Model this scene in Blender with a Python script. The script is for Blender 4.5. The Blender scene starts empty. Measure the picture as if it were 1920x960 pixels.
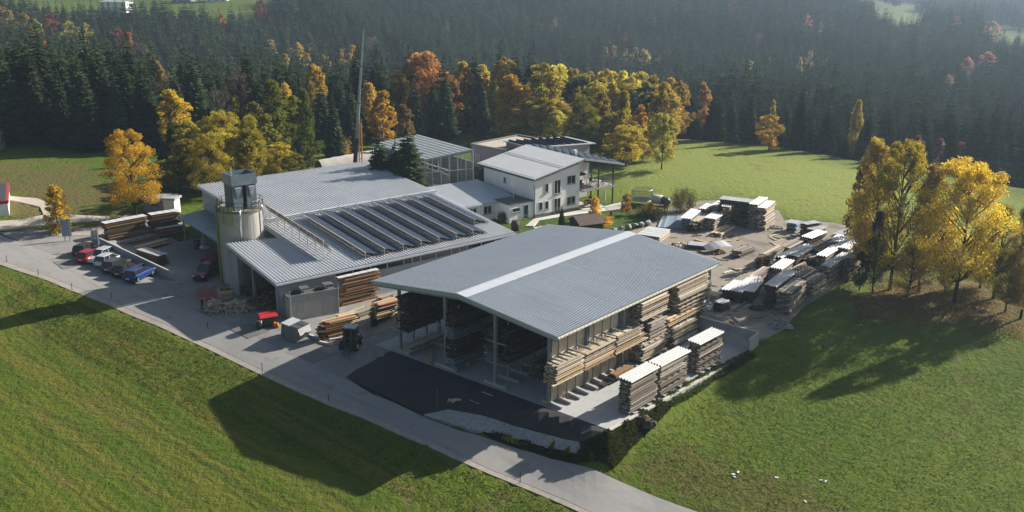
import bpy, math, random
import numpy as np
from mathutils import Matrix, Vector
R = math.radians
HAZE = 0.00024
rng = np.random.default_rng(7)
random.seed(7)
scn = bpy.context.scene
col = scn.collection

# ---------------------------------------------------------------- camera
F, PITCH, ROLL, CH = 1901.09, 0.297, 0.004, 40.09
cam_d = bpy.data.cameras.new('camera')
cam = bpy.data.objects.new('camera', cam_d)
col.objects.link(cam)
cam_d.sensor_width = 36.0
cam_d.lens = 36.0 * F / 1920.0
cam_d.clip_start = 1.0
cam_d.clip_end = 9000.0
cam.matrix_world = Matrix.Translation((0, 0, CH)) @ Matrix.Rotation(math.pi / 2 - PITCH, 4, 'X') @ Matrix.Rotation(ROLL, 4, 'Z')
scn.camera = cam

# ---------------------------------------------------------------- light
SUN_AZ, SUN_EL = 59.5, 28.0
w = bpy.data.worlds.new('World'); scn.world = w; w.use_nodes = True
nt = w.node_tree; bg = nt.nodes['Background']
sky = nt.nodes.new('ShaderNodeTexSky'); sky.sky_type = 'NISHITA'; sky.sun_disc = False
sky.sun_elevation = R(SUN_EL); sky.sun_rotation = R(SUN_AZ)
sky.air_density = 1.2; sky.dust_density = 2.0; sky.ozone_density = 1.0
nt.links.new(sky.outputs[0], bg.inputs[0]); bg.inputs[1].default_value = 0.037
sd = bpy.data.lights.new('sun', 'SUN'); sun = bpy.data.objects.new('sun', sd); col.objects.link(sun)
sd.energy = 5.0; sd.angle = R(0.53); sd.color = (1.0, 0.915, 0.80)
sdir = Vector((math.sin(R(SUN_AZ)) * math.cos(R(SUN_EL)), math.cos(R(SUN_AZ)) * math.cos(R(SUN_EL)), math.sin(R(SUN_EL))))
sun.rotation_euler = sdir.to_track_quat('Z', 'Y').to_euler()
sun.location = (60, 40, 90)
scn.view_settings.view_transform = 'Standard'; scn.view_settings.look = 'None'
scn.view_settings.exposure = 1.22; scn.view_settings.gamma = 1.0
scn.render.engine = 'CYCLES'
cy = scn.cycles
cy.use_denoising = True
cy.max_bounces = 5; cy.diffuse_bounces = 2; cy.glossy_bounces = 2; cy.transmission_bounces = 3
cy.transparent_max_bounces = 6; cy.volume_bounces = 0
cy.caustics_reflective = False; cy.caustics_refractive = False
cy.use_adaptive_sampling = True; cy.adaptive_threshold = 0.02

# ---------------------------------------------------------------- photograph point -> place on a level plane
def U(u, v, z=0.0):
    cr, sr = math.cos(ROLL), math.sin(ROLL)
    a, b = u - 960.0, v - 480.0
    x = cr * a + sr * b; y = -sr * a + cr * b
    cp, sp = math.cos(PITCH), math.sin(PITCH)
    dy = F * cp - y * sp; dz = -F * sp - y * cp
    t = (z - CH) / dz
    return np.array([x * t, dy * t])

def P3(x, y, z):
    cr, sr = math.cos(ROLL), math.sin(ROLL); cp, sp = math.cos(PITCH), math.sin(PITCH)
    Z = z - CH; d = y * cp - Z * sp; up = y * sp + Z * cp
    X = x / d * F; Y = -up / d * F
    return np.array([960 + cr * X - sr * Y, 480 + sr * X + cr * Y])

def height_over(b, v):            # height at which the vertical over b meets image row v
    lo, hi = -10.0, 60.0
    for _ in range(50):
        m = (lo + hi) / 2
        if P3(b[0], b[1], m)[1] > v: lo = m
        else: hi = m
    return lo

# ---------------------------------------------------------------- terrain
SH_O = np.array([4.0237, 83.4501]); SH_A = 49.9046
F_O = np.array([-26.108, 106.2406]); F_A = 38.82
H_O = np.array([3.24, 143.74]); H_A = 37.3
def frame(o, a):
    c, s = math.cos(R(a)), math.sin(R(a))
    def toW(x, y): return np.array([o[0] + c * x - s * y, o[1] + s * x + c * y])
    def toL(X, Y): return c * (X - o[0]) + s * (Y - o[1]), -s * (X - o[0]) + c * (Y - o[1])
    return toW, toL
shW, shL = frame(SH_O, SH_A)
faW, faL = frame(F_O, F_A)
hoW, hoL = frame(H_O, H_A)

CTRL = [(1028,761,0),(750,662,0),(1163,777,0),(700,640,-.3),(620,655,-.55),(563,673,-.8),(500,600,-.2),(430,550,0),(640,600,0),(900,650,0),
 (1125,812,-.1),(380,582,-.1),(240,525,.8),(165,490,1.4),(300,600,-.1),(100,520,1.4),(0,482,2.0),(130,450,2.0),(0,430,2.6),(60,400,3),(0,320,3.6),
 (200,340,3.4),(300,390,2.6),(300,440,1.6),(400,500,.3),(0,250,3.6),(1001,408,2),(1091,391,2),(1180,400,2),(1250,420,2),(850,390,1.5),(700,350,2),(1300,500,1.8),(1400,430,2),
 (1500,440,2.1),(1320,597,1.8),(1440,590,1.8),(1200,330,2.6),(1400,350,3),(1300,275,1.4),(1500,290,2),(1600,320,1.5),(1700,350,1.2),(1430,668,.2),
 (1500,620,1.3),(1640,543,1.8),(1785,565,1.5),(1900,600,1),(1900,420,.5),(1900,700,-1),(1600,700,-.6),(1310,722,-.7),(1250,770,-1.3),(1150,850,-2.4),
 (1180,890,-2.9),(1300,900,-2.9),(1600,900,-2.6),(1900,930,-2.8),(960,893,-2.9),(833,842,-2.2),(750,803,-1.9),(640,750,-1.6),(510,700,-1.3),(430,660,-.9),
 (1100,955,-3.4),(1350,990,-3.6),(365,767,-2.5),(480,837,-2.8),(693,919,-3.0),(0,640,-1.2),(0,800,-3),(0,960,-4),(400,960,-3.8),(200,620,-.9),(0,520,1.3),(720,960,-3.3),
 (975,815,-1.9),(820,772,-1.3),(1060,845,-2.3),(760,740,-.7),(900,780,-.9),(0,1300,-5),(1000,1300,-5.5),(1920,1300,-5)]
C = np.array([list(U(u, v, z)) + [z] for u, v, z in CTRL])
extra = np.array([[-140,120,4],[-140,170,5],[130,170,-3],[120,110,-3],[130,60,-6],[-120,60,-3],[0,-100,-9],[-150,-60,-8],[150,-60,-9],[-50,215,1],[10,226,0]])
C = np.vstack([C, extra])
def tps_fit(C, lam=0.5):
    n = len(C); d = np.linalg.norm(C[:, None, :2] - C[None, :, :2], axis=2)
    K = np.where(d > 0, d * d * np.log(d + 1e-9), 0) / 1000.0 + lam * 0.02 * np.eye(n)
    P = np.c_[np.ones(n), C[:, :2] / 100.0]
    A = np.zeros((n + 3, n + 3)); A[:n, :n] = K; A[:n, n:] = P; A[n:, :n] = P.T
    return np.linalg.solve(A, np.r_[C[:, 2], 0, 0, 0])
TPS = tps_fit(C)
def sstep(a, b, x):
    t = np.clip((x - a) / (b - a), 0, 1); return t * t * (3 - 2 * t)
BX = [-400, -150, -98, -73, -40, -7, 35, 50, 65, 90, 120, 250]
BY = [190, 190, 189, 183, 190, 222, 214, 203, 188, 172, 160, 140]
TT = [-.5, -.25, 0, .25, .38, .5]
TY = [170, 200, 230, 260, 300, 400, 475, 560, 700, 900, 1300, 2600, 5000]
TZ = np.array([
 [3, 3, -2, -8, -11, -16, -10, 1, 4, 12, 30, 110, 300],
 [3, 3, -2, -8, -12, -18, -18, -6, 4, 20, 40, 110, 300],
 [2, 1, -1, -10, -20, -28, -28, -22, -8, 15, 40, 110, 300],
 [1, -3, -6, -12, -17, -22, -20, -17, -6, 15, 40, 110, 300],
 [-3, -6, -10, -14, -18, -21, -20, -18, -17, -17, -26, 70, 250],
 [-4, -7, -11, -15, -18, -22, -20, -18, -17, -19, -32, 70, 250]], float)
def terrain(x, y):
    x = np.atleast_1d(np.asarray(x, float)); y = np.atleast_1d(np.asarray(y, float))
    out = np.zeros_like(x)
    for i in range(0, len(x), 4000):
        X, Y = x[i:i + 4000], y[i:i + 4000]
        xc, yc = np.clip(X, -160, 160), np.clip(Y, -110, 240)
        d = np.sqrt((xc[:, None] - C[None, :, 0]) ** 2 + (yc[:, None] - C[None, :, 1]) ** 2)
        K = d * d * np.log(d + 1e-9) / 1000.0
        z = K @ TPS[:len(C)] + TPS[-3] + TPS[-2] * xc / 100 + TPS[-1] * yc / 100
        # the far land
        t = np.clip(X / np.maximum(Y, 1), -.5, .5)
        rows = np.array([np.interp(Y, TY, r) for r in TZ])
        ti = np.interp(t, TT, np.arange(len(TT))); i0 = np.clip(ti.astype(int), 0, len(TT) - 2); f = ti - i0
        zf = rows[i0, np.arange(len(X))] * (1 - f) + rows[i0 + 1, np.arange(len(X))] * f
        zf = zf + np.where(Y > 240, 1.2 * np.sin(X / 31 + Y / 53) + 1.0 * np.sin(Y / 37 - X / 71), 0)
        b = np.interp(X, BX, BY)
        wt = sstep(0, 22, Y - b)
        z = z * (1 - wt) + zf * wt
        # level floor under the shed, a step up behind its retaining wall
        sx, sy = shL(X, Y)
        ins = sstep(-3.0, -1.0, sx) * (1 - sstep(24.4, 25.2, sx)) * sstep(-7.6, -6.2, sy) * (1 - sstep(25, 27, sy))
        ins = np.maximum(ins, sstep(20, 24, sx) * (1 - sstep(30, 33, sx)) * sstep(1.0, 2.0, sy) * (1 - sstep(25, 27, sy)))
        z = z * (1 - ins) + (-0.06) * ins
        fx, fy = faL(X, Y)
        ins = sstep(-8, -1, fx) * (1 - sstep(34, 36, fx)) * sstep(-8, -1, fy) * (1 - sstep(37, 40, fy))
        z = z * (1 - ins) + (0.0) * ins
        out[i:i + 4000] = z
    return out
def hz(x, y): return float(terrain([x], [y])[0])
def G(u, v, up=0.0):               # photograph point -> the first ground point its ray meets
    zs = np.concatenate([np.linspace(12, -12, 60), np.linspace(-12.5, -60, 60)])
    q = np.array([U(u, v, z) for z in zs]); d = terrain(q[:, 0], q[:, 1]) + up - zs
    k = np.where(d > 0)[0]; i = k[0] if len(k) else len(zs) - 1
    if i == 0: return np.array([*q[0], zs[0] - up])
    lo, hi = zs[i - 1], zs[i]
    for _ in range(14):
        m = (lo + hi) / 2; p = U(u, v, m)
        if hz(p[0], p[1]) + up > m: hi = m
        else: lo = m
    p = U(u, v, hi); return np.array([p[0], p[1], hi - up])

# ---------------------------------------------------------------- materials
def mat(name, base=(.5, .5, .5), rough=.7, metal=0.0, spec=.3, noise=None, bump=None, attr=None, coord='Object', stripes=None):
    m = bpy.data.materials.new(name); m.use_nodes = True
    n = m.node_tree; p = n.nodes['Principled BSDF']
    p.inputs['Roughness'].default_value = rough; p.inputs['Metallic'].default_value = metal
    p.inputs['Specular IOR Level'].default_value = spec
    tc = n.nodes.new('ShaderNodeTexCoord')
    def rgb(c):
        q = n.nodes.new('ShaderNodeRGB'); q.outputs[0].default_value = (*c, 1); return q.outputs[0]
    cur = rgb(base)
    def mix(a, b, f):
        q = n.nodes.new('ShaderNodeMix'); q.data_type = 'RGBA'
        n.links.new(a, q.inputs[6]); n.links.new(b, q.inputs[7])
        if isinstance(f, float): q.inputs[0].default_value = f
        else: n.links.new(f, q.inputs[0])
        return q.outputs[2]
    def tex(scale, detail=4, lo=.35, hi=.65, stretch=None, dist=0.0):
        t = n.nodes.new('ShaderNodeTexNoise'); t.inputs['Scale'].default_value = scale
        t.inputs['Detail'].default_value = detail; t.inputs['Distortion'].default_value = dist
        src = tc.outputs[coord]
        if stretch:
            mp = n.nodes.new('ShaderNodeMapping'); mp.vector_type = 'TEXTURE'; mp.inputs['Scale'].default_value = [1.0 / q for q in stretch[:3]]
            if len(stretch) > 3: mp.inputs['Rotation'].default_value = (0, 0, stretch[3])
            n.links.new(src, mp.inputs[0]); src = mp.outputs[0]
        n.links.new(src, t.inputs['Vector'])
        r = n.nodes.new('ShaderNodeMapRange'); r.inputs[1].default_value = lo; r.inputs[2].default_value = hi
        n.links.new(t.outputs[0], r.inputs[0]); return r.outputs[0]
    for k in (noise or []):        # (scale, colour, amount, lo, hi, stretch)
        sc, c2, amt = k[:3]; lo, hi = (k[3], k[4]) if len(k) > 4 else (.35, .65)
        st = k[5] if len(k) > 5 else None
        f = tex(sc, 5, lo, hi, st)
        mm = n.nodes.new('ShaderNodeMath'); mm.operation = 'MULTIPLY'; mm.inputs[1].default_value = amt
        n.links.new(f, mm.inputs[0]); cur = mix(cur, rgb(c2), mm.outputs[0])
    if attr:                       # per face random value -> ramp of colours
        a = n.nodes.new('ShaderNodeAttribute'); a.attribute_name = 'rnd'
        rp = n.nodes.new('ShaderNodeValToRGB'); rp.color_ramp.interpolation = 'LINEAR'
        while len(rp.color_ramp.elements) < len(attr): rp.color_ramp.elements.new(.5)
        for i, cc in enumerate(attr):
            e = rp.color_ramp.elements[i]; e.position = cc[0]; e.color = (*cc[1], 1)
        n.links.new(a.outputs['Fac'], rp.inputs[0])
        cur = mix(cur, rp.outputs[0], .8)
    n.links.new(cur, p.inputs['Base Color'])
    if bump:
        f = tex(bump[0], 6, 0, 1, bump[2] if len(bump) > 2 else None)
        b = n.nodes.new('ShaderNodeBump'); b.inputs['Strength'].default_value = 1.0; b.inputs['Distance'].default_value = bump[1]
        n.links.new(f, b.inputs['Height']); n.links.new(b.outputs[0], p.inputs['Normal'])
    m['_'] = 1
    return m
def leaf_mat(name, trans=.45, use_color=True, base=(.1, .1, .02), vary=.5, gloss=False):
    m = bpy.data.materials.new(name); m.use_nodes = True
    n = m.node_tree; n.nodes.remove(n.nodes['Principled BSDF']); out = n.nodes['Material Output']
    oi = n.nodes.new('ShaderNodeObjectInfo'); a = n.nodes.new('ShaderNodeAttribute'); a.attribute_name = 'rnd'
    mr = n.nodes.new('ShaderNodeMapRange'); mr.inputs[3].default_value = 1 - vary; mr.inputs[4].default_value = 1 + vary * .8
    n.links.new(a.outputs['Fac'], mr.inputs[0])
    mr2 = n.nodes.new('ShaderNodeMapRange'); mr2.inputs[3].default_value = .62; mr2.inputs[4].default_value = 1.45
    n.links.new(oi.outputs['Random'], mr2.inputs[0])
    mu = n.nodes.new('ShaderNodeMath'); mu.operation = 'MULTIPLY'; n.links.new(mr.outputs[0], mu.inputs[0]); n.links.new(mr2.outputs[0], mu.inputs[1])
    hs = n.nodes.new('ShaderNodeHueSaturation'); n.links.new(mu.outputs[0], hs.inputs['Value'])
    hr = n.nodes.new('ShaderNodeMapRange'); hr.inputs[3].default_value = .485; hr.inputs[4].default_value = .515
    n.links.new(a.outputs['Fac'], hr.inputs[0]); n.links.new(hr.outputs[0], hs.inputs['Hue'])
    if use_color: n.links.new(oi.outputs['Color'], hs.inputs['Color'])
    else: hs.inputs['Color'].default_value = (*base, 1)
    d = n.nodes.new('ShaderNodeBsdfDiffuse'); t = n.nodes.new('ShaderNodeBsdfTranslucent'); mx = n.nodes.new('ShaderNodeMixShader')
    n.links.new(hs.outputs[0], d.inputs[0]); n.links.new(hs.outputs[0], t.inputs[0])
    mx.inputs[0].default_value = trans
    n.links.new(d.outputs[0], mx.inputs[1]); n.links.new(t.outputs[0], mx.inputs[2]); n.links.new(mx.outputs[0], out.inputs[0])
    return m

M = {}
def setup_mats():
    M['roof_factory'] = mat('painted_roof_metal', (.46, .485, .52), .38, 0, .5, noise=[(.25, (.39, .415, .45), .6), (1.3, (.33, .355, .38), .4, .52, .72, (1, .06, 1)), (3, (.52, .54, .57), .35, .4, .7, (1, .12, 1))])
    M['roof_shed'] = mat('grey_roof_metal', (.36, .395, .44), .40, 0, .5, noise=[(.2, (.31, .345, .39), .6), (2.5, (.41, .44, .48), .35), (1.6, (.27, .30, .33), .45, .5, .72, (1, .07, 1))])
    M['roof_light'] = mat('pale_roof_sheet', (.50, .52, .54), .5, 0, .4, noise=[(.35, (.42, .44, .46), .6), (4, (.56, .57, .58), .3)])
    M['flashing'] = mat('ridge_flashing', (.43, .46, .51), .4, 0, .5, noise=[(1.2, (.37, .40, .44), .6)])
    M['steel'] = mat('galvanised_steel', (.30, .34, .38), .45, .35, .5, noise=[(2, (.22, .25, .28), .6)])
    M['dark_steel'] = mat('dark_steel', (.06, .065, .07), .5, .3, .5, noise=[(3, (.09, .09, .09), .5)])
    M['white_steel'] = mat('white_painted_steel', (.72, .72, .70), .5, 0, .4)
    M['alu'] = mat('bright_aluminium', (.75, .76, .78), .25, .85, .5, noise=[(6, (.55, .57, .6), .6)])
    M['concrete'] = mat('concrete', (.36, .37, .38), .85, 0, .2, noise=[(.6, (.28, .29, .30), .7), (5, (.43, .43, .42), .4), (1.5, (.24, .24, .23), .35, .55, .75, (1, 1, .15))], bump=(8, .01))
    M['concrete_old'] = mat('weathered_concrete', (.47, .455, .42), .9, 0, .2, noise=[(.8, (.38, .365, .33), .6), (6, (.47, .45, .41), .4), (2.2, (.25, .23, .2), .5, .5, .8, (1, 1, .12))], bump=(6, .015))
    M['slab'] = mat('concrete_slab', (.36, .375, .385), .8, 0, .25, noise=[(.35, (.27, .285, .295), .8), (2.2, (.43, .43, .42), .5), (9, (.33, .33, .33), .25)], bump=(10, .006))
    M['wall_grey'] = mat('grey_wall_panel', (.30, .33, .37), .6, 0, .3, noise=[(.5, (.26, .29, .32), .6)])
    M['wall_white'] = mat('white_render', (.78, .785, .79), .85, 0, .2, noise=[(.7, (.71, .71, .71), .6), (14, (.80, .80, .80), .3)], bump=(30, .004))
    M['wall_plinth'] = mat('grey_plinth', (.25, .26, .27), .8)
    M['wall_mauve'] = mat('grey_mauve_render', (.27, .25, .28), .85, 0, .2, noise=[(.8, (.24, .225, .25), .6)])
    M['wall_maroon'] = mat('maroon_render', (.13, .035, .045), .85)
    M['gravel_roof'] = mat('roof_gravel', (.40, .36, .30), .95, 0, .1, noise=[(.5, (.33, .30, .26), .7), (18, (.50, .46, .40), .5)], bump=(25, .03))
    M['glass_dark'] = mat('dark_window_glass', (.02, .025, .03), .08, 0, .8)
    M['glass_roof'] = mat('glazed_roof', (.13, .19, .19), .3, 0, .6, noise=[(1, (.19, .25, .25), .6)])
    M['solar'] = mat('solar_panel', (.016, .026, .048), .5, 0, .25, noise=[(1.0, (.026, .04, .07), .6)])
    M['alu_frame'] = mat('panel_frame', (.60, .55, .46), .45, .1, .5)
    M['frame_white'] = mat('window_frame', (.6, .6, .6), .5)
    M['frame_dark'] = mat('dark_frame', (.06, .055, .05), .5)
    M['wood_dark'] = mat('dark_stained_wood', (.045, .03, .022), .7)
    M['wood_panel'] = mat('pale_formwork_board', (.40, .33, .25), .8, 0, .2, noise=[(1.2, (.33, .27, .2), .7), (3, (.46, .40, .32), .5, .4, .6, (.3, .3, 8))], bump=(6, .01, (.2, .2, 6)), attr=[(0, (.47, .38, .28)), (1, (.60, .51, .39))])
    def timber(nm, cols, base): M[nm] = mat(nm, base, .85, 0, .15, noise=[(2.5, tuple(c * .6 for c in base), .6), (1.0, tuple(min(1, c * 1.35) for c in base), .4, .45, .7)], attr=cols)
    timber('timber_fresh', [(0, (.20, .13, .075)), (.35, (.42, .31, .19)), (.7, (.56, .44, .29)), (1, (.66, .55, .39))], (.42, .31, .20))
    timber('timber_grey', [(0, (.10, .085, .07)), (.4, (.24, .21, .18)), (.75, (.36, .32, .27)), (1, (.48, .44, .38))], (.27, .24, .20))
    timber('timber_pale', [(0, (.17, .13, .09)), (.35, (.40, .33, .25)), (.7, (.54, .47, .38)), (1, (.62, .56, .47))], (.42, .36, .28))
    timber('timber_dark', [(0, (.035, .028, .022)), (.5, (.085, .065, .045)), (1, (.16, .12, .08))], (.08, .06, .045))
    timber('timber_brown', [(0, (.06, .035, .022)), (.4, (.17, .10, .05)), (.8, (.28, .18, .09)), (1, (.36, .26, .14))], (.17, .11, .06))
    timber('timber_coloured', [(0, (.08, .05, .035)), (.3, (.26, .17, .10)), (.55, (.42, .31, .19)), (.66, (.42, .07, .06)), (.75, (.40, .36, .08)), (.9, (.55, .44, .30)), (1, (.16, .15, .17))], (.30, .2, .12))
    timber('timber_blue', [(0, (.10, .13, .16)), (.5, (.22, .30, .36)), (1, (.36, .46, .52))], (.2, .27, .32))
    M['sticker'] = mat('stacking_sticks', (.06, .045, .035), .9)
    M['tin'] = mat('wavy_tin_sheet', (.50, .51, .52), .4, .1, .6, noise=[(1.4, (.5, .5, .49), .5), (6, (.35, .27, .2), .25, .62, .75)])
    M['tin_bright'] = mat('bright_tin_sheet', (.54, .55, .56), .4, .05, .5, noise=[(1.4, (.46, .46, .45), .5), (7, (.40, .36, .3), .35, .6, .75)])
    M['tin_dull'] = mat('dull_tin_sheet', (.38, .40, .42), .45, .1, .5, noise=[(1.4, (.3, .31, .32), .6)])
    M['road'] = mat('road_asphalt', (.245, .24, .235), .9, 0, .2, noise=[(.12, (.20, .20, .198), .7), (1.0, (.28, .275, .265), .5), (.8, (.16, .16, .16), .6, .52, .7, (.05, 1, 1, R(-41))), (.5, (.12, .12, .12), .5, .64, .68), (25, (.29, .29, .28), .4)], bump=(30, .006), coord='Object')
    M['yard'] = mat('yard_asphalt', (.20, .198, .195), .9, 0, .2, noise=[(.15, (.16, .158, .155), .8), (.9, (.245, .24, .23), .55), (.4, (.29, .275, .25), .6, .55, .72), (.7, (.11, .11, .112), .6, .6, .66), (1.6, (.27, .23, .18), .5, .6, .7), (22, (.25, .25, .25), .35)], bump=(25, .01))
    M['fresh_asphalt'] = mat('fresh_black_asphalt', (.030, .031, .035), .85, 0, .25, noise=[(.3, (.045, .045, .048), .7), (1.6, (.022, .022, .026), .5), (30, (.06, .06, .06), .35)], bump=(35, .006))
    M['dirt'] = mat('yard_dirt', (.225, .195, .165), .95, 0, .1, noise=[(.15, (.20, .175, .15), .8), (.8, (.29, .255, .21), .6), (.35, (.10, .092, .088), .8, .54, .68), (12, (.32, .29, .25), .4)], bump=(6, .05))
    M['gravel'] = mat('crushed_stone', (.44, .44, .44), .95, 0, .15, noise=[(10, (.12, .125, .13), .9, .42, .6), (2, (.42, .42, .42), .5)], bump=(9, .12))
    M['paving'] = mat('pale_paving', (.52, .50, .46), .85, 0, .2, noise=[(.8, (.44, .42, .38), .6)])
    M['track'] = mat('gravel_track', (.42, .38, .32), .95, 0, .1, noise=[(.4, (.33, .30, .24), .8), (4, (.48, .45, .4), .5)], bump=(6, .03))
    M['kerb'] = mat('kerb_strip', (.34, .31, .28), .9, 0, .1, noise=[(2, (.25, .22, .18), .7)])
    M['bark'] = mat('bark', (.07, .055, .042), .95, 0, .1, noise=[(5, (.03, .025, .02), .7)], bump=(9, .04))
    M['birch_bark'] = mat('birch_bark', (.22, .20, .17), .9, 0, .1, noise=[(3, (.05, .04, .035), .8, .45, .6, (1, 1, .3))])
    M['leaf'] = leaf_mat('autumn_leaf', .5, vary=.38)
    M['needle'] = leaf_mat('spruce_needle', .2, use_color=False, base=(.040, .058, .027), vary=.55)
    M['stone'] = mat('earth_clods', (.10, .075, .055), .95, 0, .1, noise=[(3, (.16, .12, .09), .7)], bump=(6, .1))
    M['rubble'] = mat('pale_rubble', (.33, .33, .33), .95, 0, .1, noise=[(5, (.18, .18, .18), .8)], bump=(8, .08))
    M['white_plastic'] = mat('white_plastic', (.7, .7, .68), .4)
    M['rubber'] = mat('black_rubber', (.018, .018, .018), .8)
    M['pole_yellow'] = mat('yellow_green_pipe', (.22, .24, .04), .5)
    M['panel_yellow'] = mat('yellow_green_panel', (.36, .36, .16), .7, noise=[(2, (.28, .28, .12), .6)])
    M['crane_orange'] = mat('orange_paint', (.80, .30, .02), .4)
    M['red'] = mat('red_paint', (.45, .02, .025), .35, 0, .5)
    M['green'] = mat('dark_green_paint', (.015, .05, .03), .4, 0, .5)
    M['orange'] = mat('orange_plastic', (.65, .18, .02), .5)
    M['blueish'] = mat('blue_grey_panel', (.28, .34, .42), .5)
    M['cloth_dark'] = mat('dark_work_clothes', (.02, .022, .03), .9)
    M['skin'] = mat('skin', (.45, .27, .19), .6)
    M['roof_tile'] = mat('dark_roof_tile', (.07, .045, .04), .7, noise=[(3, (.11, .075, .065), .6)])
    M['net'] = mat('trampoline_net', (.05, .08, .08), .8)
setup_mats()
def paint(name, c, metal=.0): return mat(name, c, .28, metal, .5)

# ---------------------------------------------------------------- mesh building
class MB:
    def __init__(s): s.v = []; s.f = []; s.m = []; s.r = []; s.sm = False
    def add(s, vs, fs, mi=0, r=None):
        o = len(s.v); s.v.extend([tuple(map(float, q)) for q in vs])
        rr = random.random() if r is None else r
        for f in fs: s.f.append(tuple(o + i for i in f)); s.m.append(mi); s.r.append(rr)
        return s
    def hexa(s, b, t, mi=0, r=None):       # 4 bottom points, 4 top points
        return s.add(list(b) + list(t), [(3, 2, 1, 0), (4, 5, 6, 7), (0, 1, 5, 4), (1, 2, 6, 5), (2, 3, 7, 6), (3, 0, 4, 7)], mi, r)
    def box(s, x0, y0, z0, x1, y1, z1, mi=0, r=None):
        if x1 < x0: x0, x1 = x1, x0
        if y1 < y0: y0, y1 = y1, y0
        if z1 < z0: z0, z1 = z1, z0
        return s.hexa([(x0, y0, z0), (x1, y0, z0), (x1, y1, z0), (x0, y1, z0)], [(x0, y0, z1), (x1, y0, z1), (x1, y1, z1), (x0, y1, z1)], mi, r)
    def rbox(s, cx, cy, cz, lx, ly, lz, ang=0, mi=0, r=None, tilt=(0, 0)):
        m = Matrix.Translation((cx, cy, cz)) @ Matrix.Rotation(ang, 4, 'Z') @ Matrix.Rotation(tilt[0], 4, 'X') @ Matrix.Rotation(tilt[1], 4, 'Y')
        p = [m @ Vector((a * lx / 2, b * ly / 2, c * lz / 2)) for c in (-1, 1) for a, b in ((-1, -1), (1, -1), (1, 1), (-1, 1))]
        return s.hexa(p[:4], p[4:], mi, r)
    def bar(s, a, b, w_, h_=None, mi=0, r=None):
        a, b = Vector(a), Vector(b); h_ = h_ or w_
        d = (b - a); L = d.length
        if L < 1e-6: return s
        d /= L; up = Vector((0, 0, 1)) if abs(d.z) < .95 else Vector((1, 0, 0))
        x = d.cross(up).normalized() * w_ / 2; y = x.normalized().cross(d).normalized() * h_ / 2
        q = [-x - y, x - y, x + y, -x + y]
        return s.add([a + k for k in q] + [b + k for k in q], [(0, 1, 2, 3), (7, 6, 5, 4), (0, 4, 5, 1), (1, 5, 6, 2), (2, 6, 7, 3), (3, 7, 4, 0)], mi, r)
    def tube(s, pts, rad, n=8, mi=0, cap=True, r=None):
        pts = [Vector(p) for p in pts]; k = len(pts)
        rad = [rad] * k if isinstance(rad, (int, float)) else list(rad)
        vs = []; fs = []
        prev = None
        for i, p in enumerate(pts):
            d = (pts[min(i + 1, k - 1)] - pts[max(i - 1, 0)]).normalized()
            if prev is None:
                ref = Vector((0, 0, 1)) if abs(d.z) < .9 else Vector((1, 0, 0)); x = d.cross(ref).normalized()
            else: x = (prev - d * prev.dot(d)).normalized()
            prev = x; y = d.cross(x)
            for j in range(n):
                a = 2 * math.pi * j / n; vs.append(p + (x * math.cos(a) + y * math.sin(a)) * rad[i])
        for i in range(k - 1):
            for j in range(n):
                j2 = (j + 1) % n; fs.append((i * n + j, i * n + j2, (i + 1) * n + j2, (i + 1) * n + j))
        if cap: fs.append(tuple(range(n))[::-1]); fs.append(tuple((k - 1) * n + j for j in range(n)))
        return s.add(vs, fs, mi, r)
    def cyl(s, cx, cy, z0, z1, rad, n=24, mi=0, r=None): return s.tube([(cx, cy, z0), (cx, cy, z1)], rad, n, mi, True, r)
    def prism(s, poly, z0, z1, mi=0, r=None):
        n = len(poly)
        return s.add([(x, y, z0) for x, y in poly] + [(x, y, z1) for x, y in poly],
                     [tuple(range(n))[::-1], tuple(range(n, 2 * n))] + [(i, (i + 1) % n, n + (i + 1) % n, n + i) for i in range(n)], mi, r)
    def profile(s, poly, axis, a, b, mi=0, r=None):   # polygon in a vertical plane pushed along x or y
        n = len(poly); f = (lambda p, t: (t, p[0], p[1])) if axis == 'x' else (lambda p, t: (p[0], t, p[1]))
        return s.add([f(p, a) for p in poly] + [f(p, b) for p in poly],
                     [tuple(range(n))[::-1], tuple(range(n, 2 * n))] + [(i, (i + 1) % n, n + (i + 1) % n, n + i) for i in range(n)], mi, r)
    def build(s, name, mats, parent=None, smooth=False):
        me = bpy.data.meshes.new(name); me.from_pydata(s.v, [], s.f)
        if not isinstance(mats, (list, tuple)): mats = [mats]
        for m in mats: me.materials.append(M[m] if isinstance(m, str) else m)
        if len(mats) > 1: me.polygons.foreach_set('material_index', s.m)
        a = me.attributes.new('rnd', 'FLOAT', 'FACE'); a.data.foreach_set('value', s.r)
        if smooth: me.polygons.foreach_set('use_smooth', [True] * len(s.f))
        me.validate(); me.update()
        o = bpy.data.objects.new(name, me); col.objects.link(o)
        if parent is not None: o.parent = parent
        return o
def tag(o, label=None, cat=None, group=None, kind=None):
    if label: o['label'] = label
    if cat: o['category'] = cat
    if group: o['group'] = group
    if kind: o['kind'] = kind
    return o
def thing(name, label, cat, loc=(0, 0, 0), rz=0, group=None):
    o = bpy.data.objects.new(name, None); col.objects.link(o); o.empty_display_size = .5
    o.location = tuple(map(float, loc)); o.rotation_euler = (0, 0, rz)
    return tag(o, label, cat, group)
def place(o, loc, rz=0):
    o.location = tuple(map(float, loc)); o.rotation_euler = (0, 0, rz); return o
kids = {}
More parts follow.
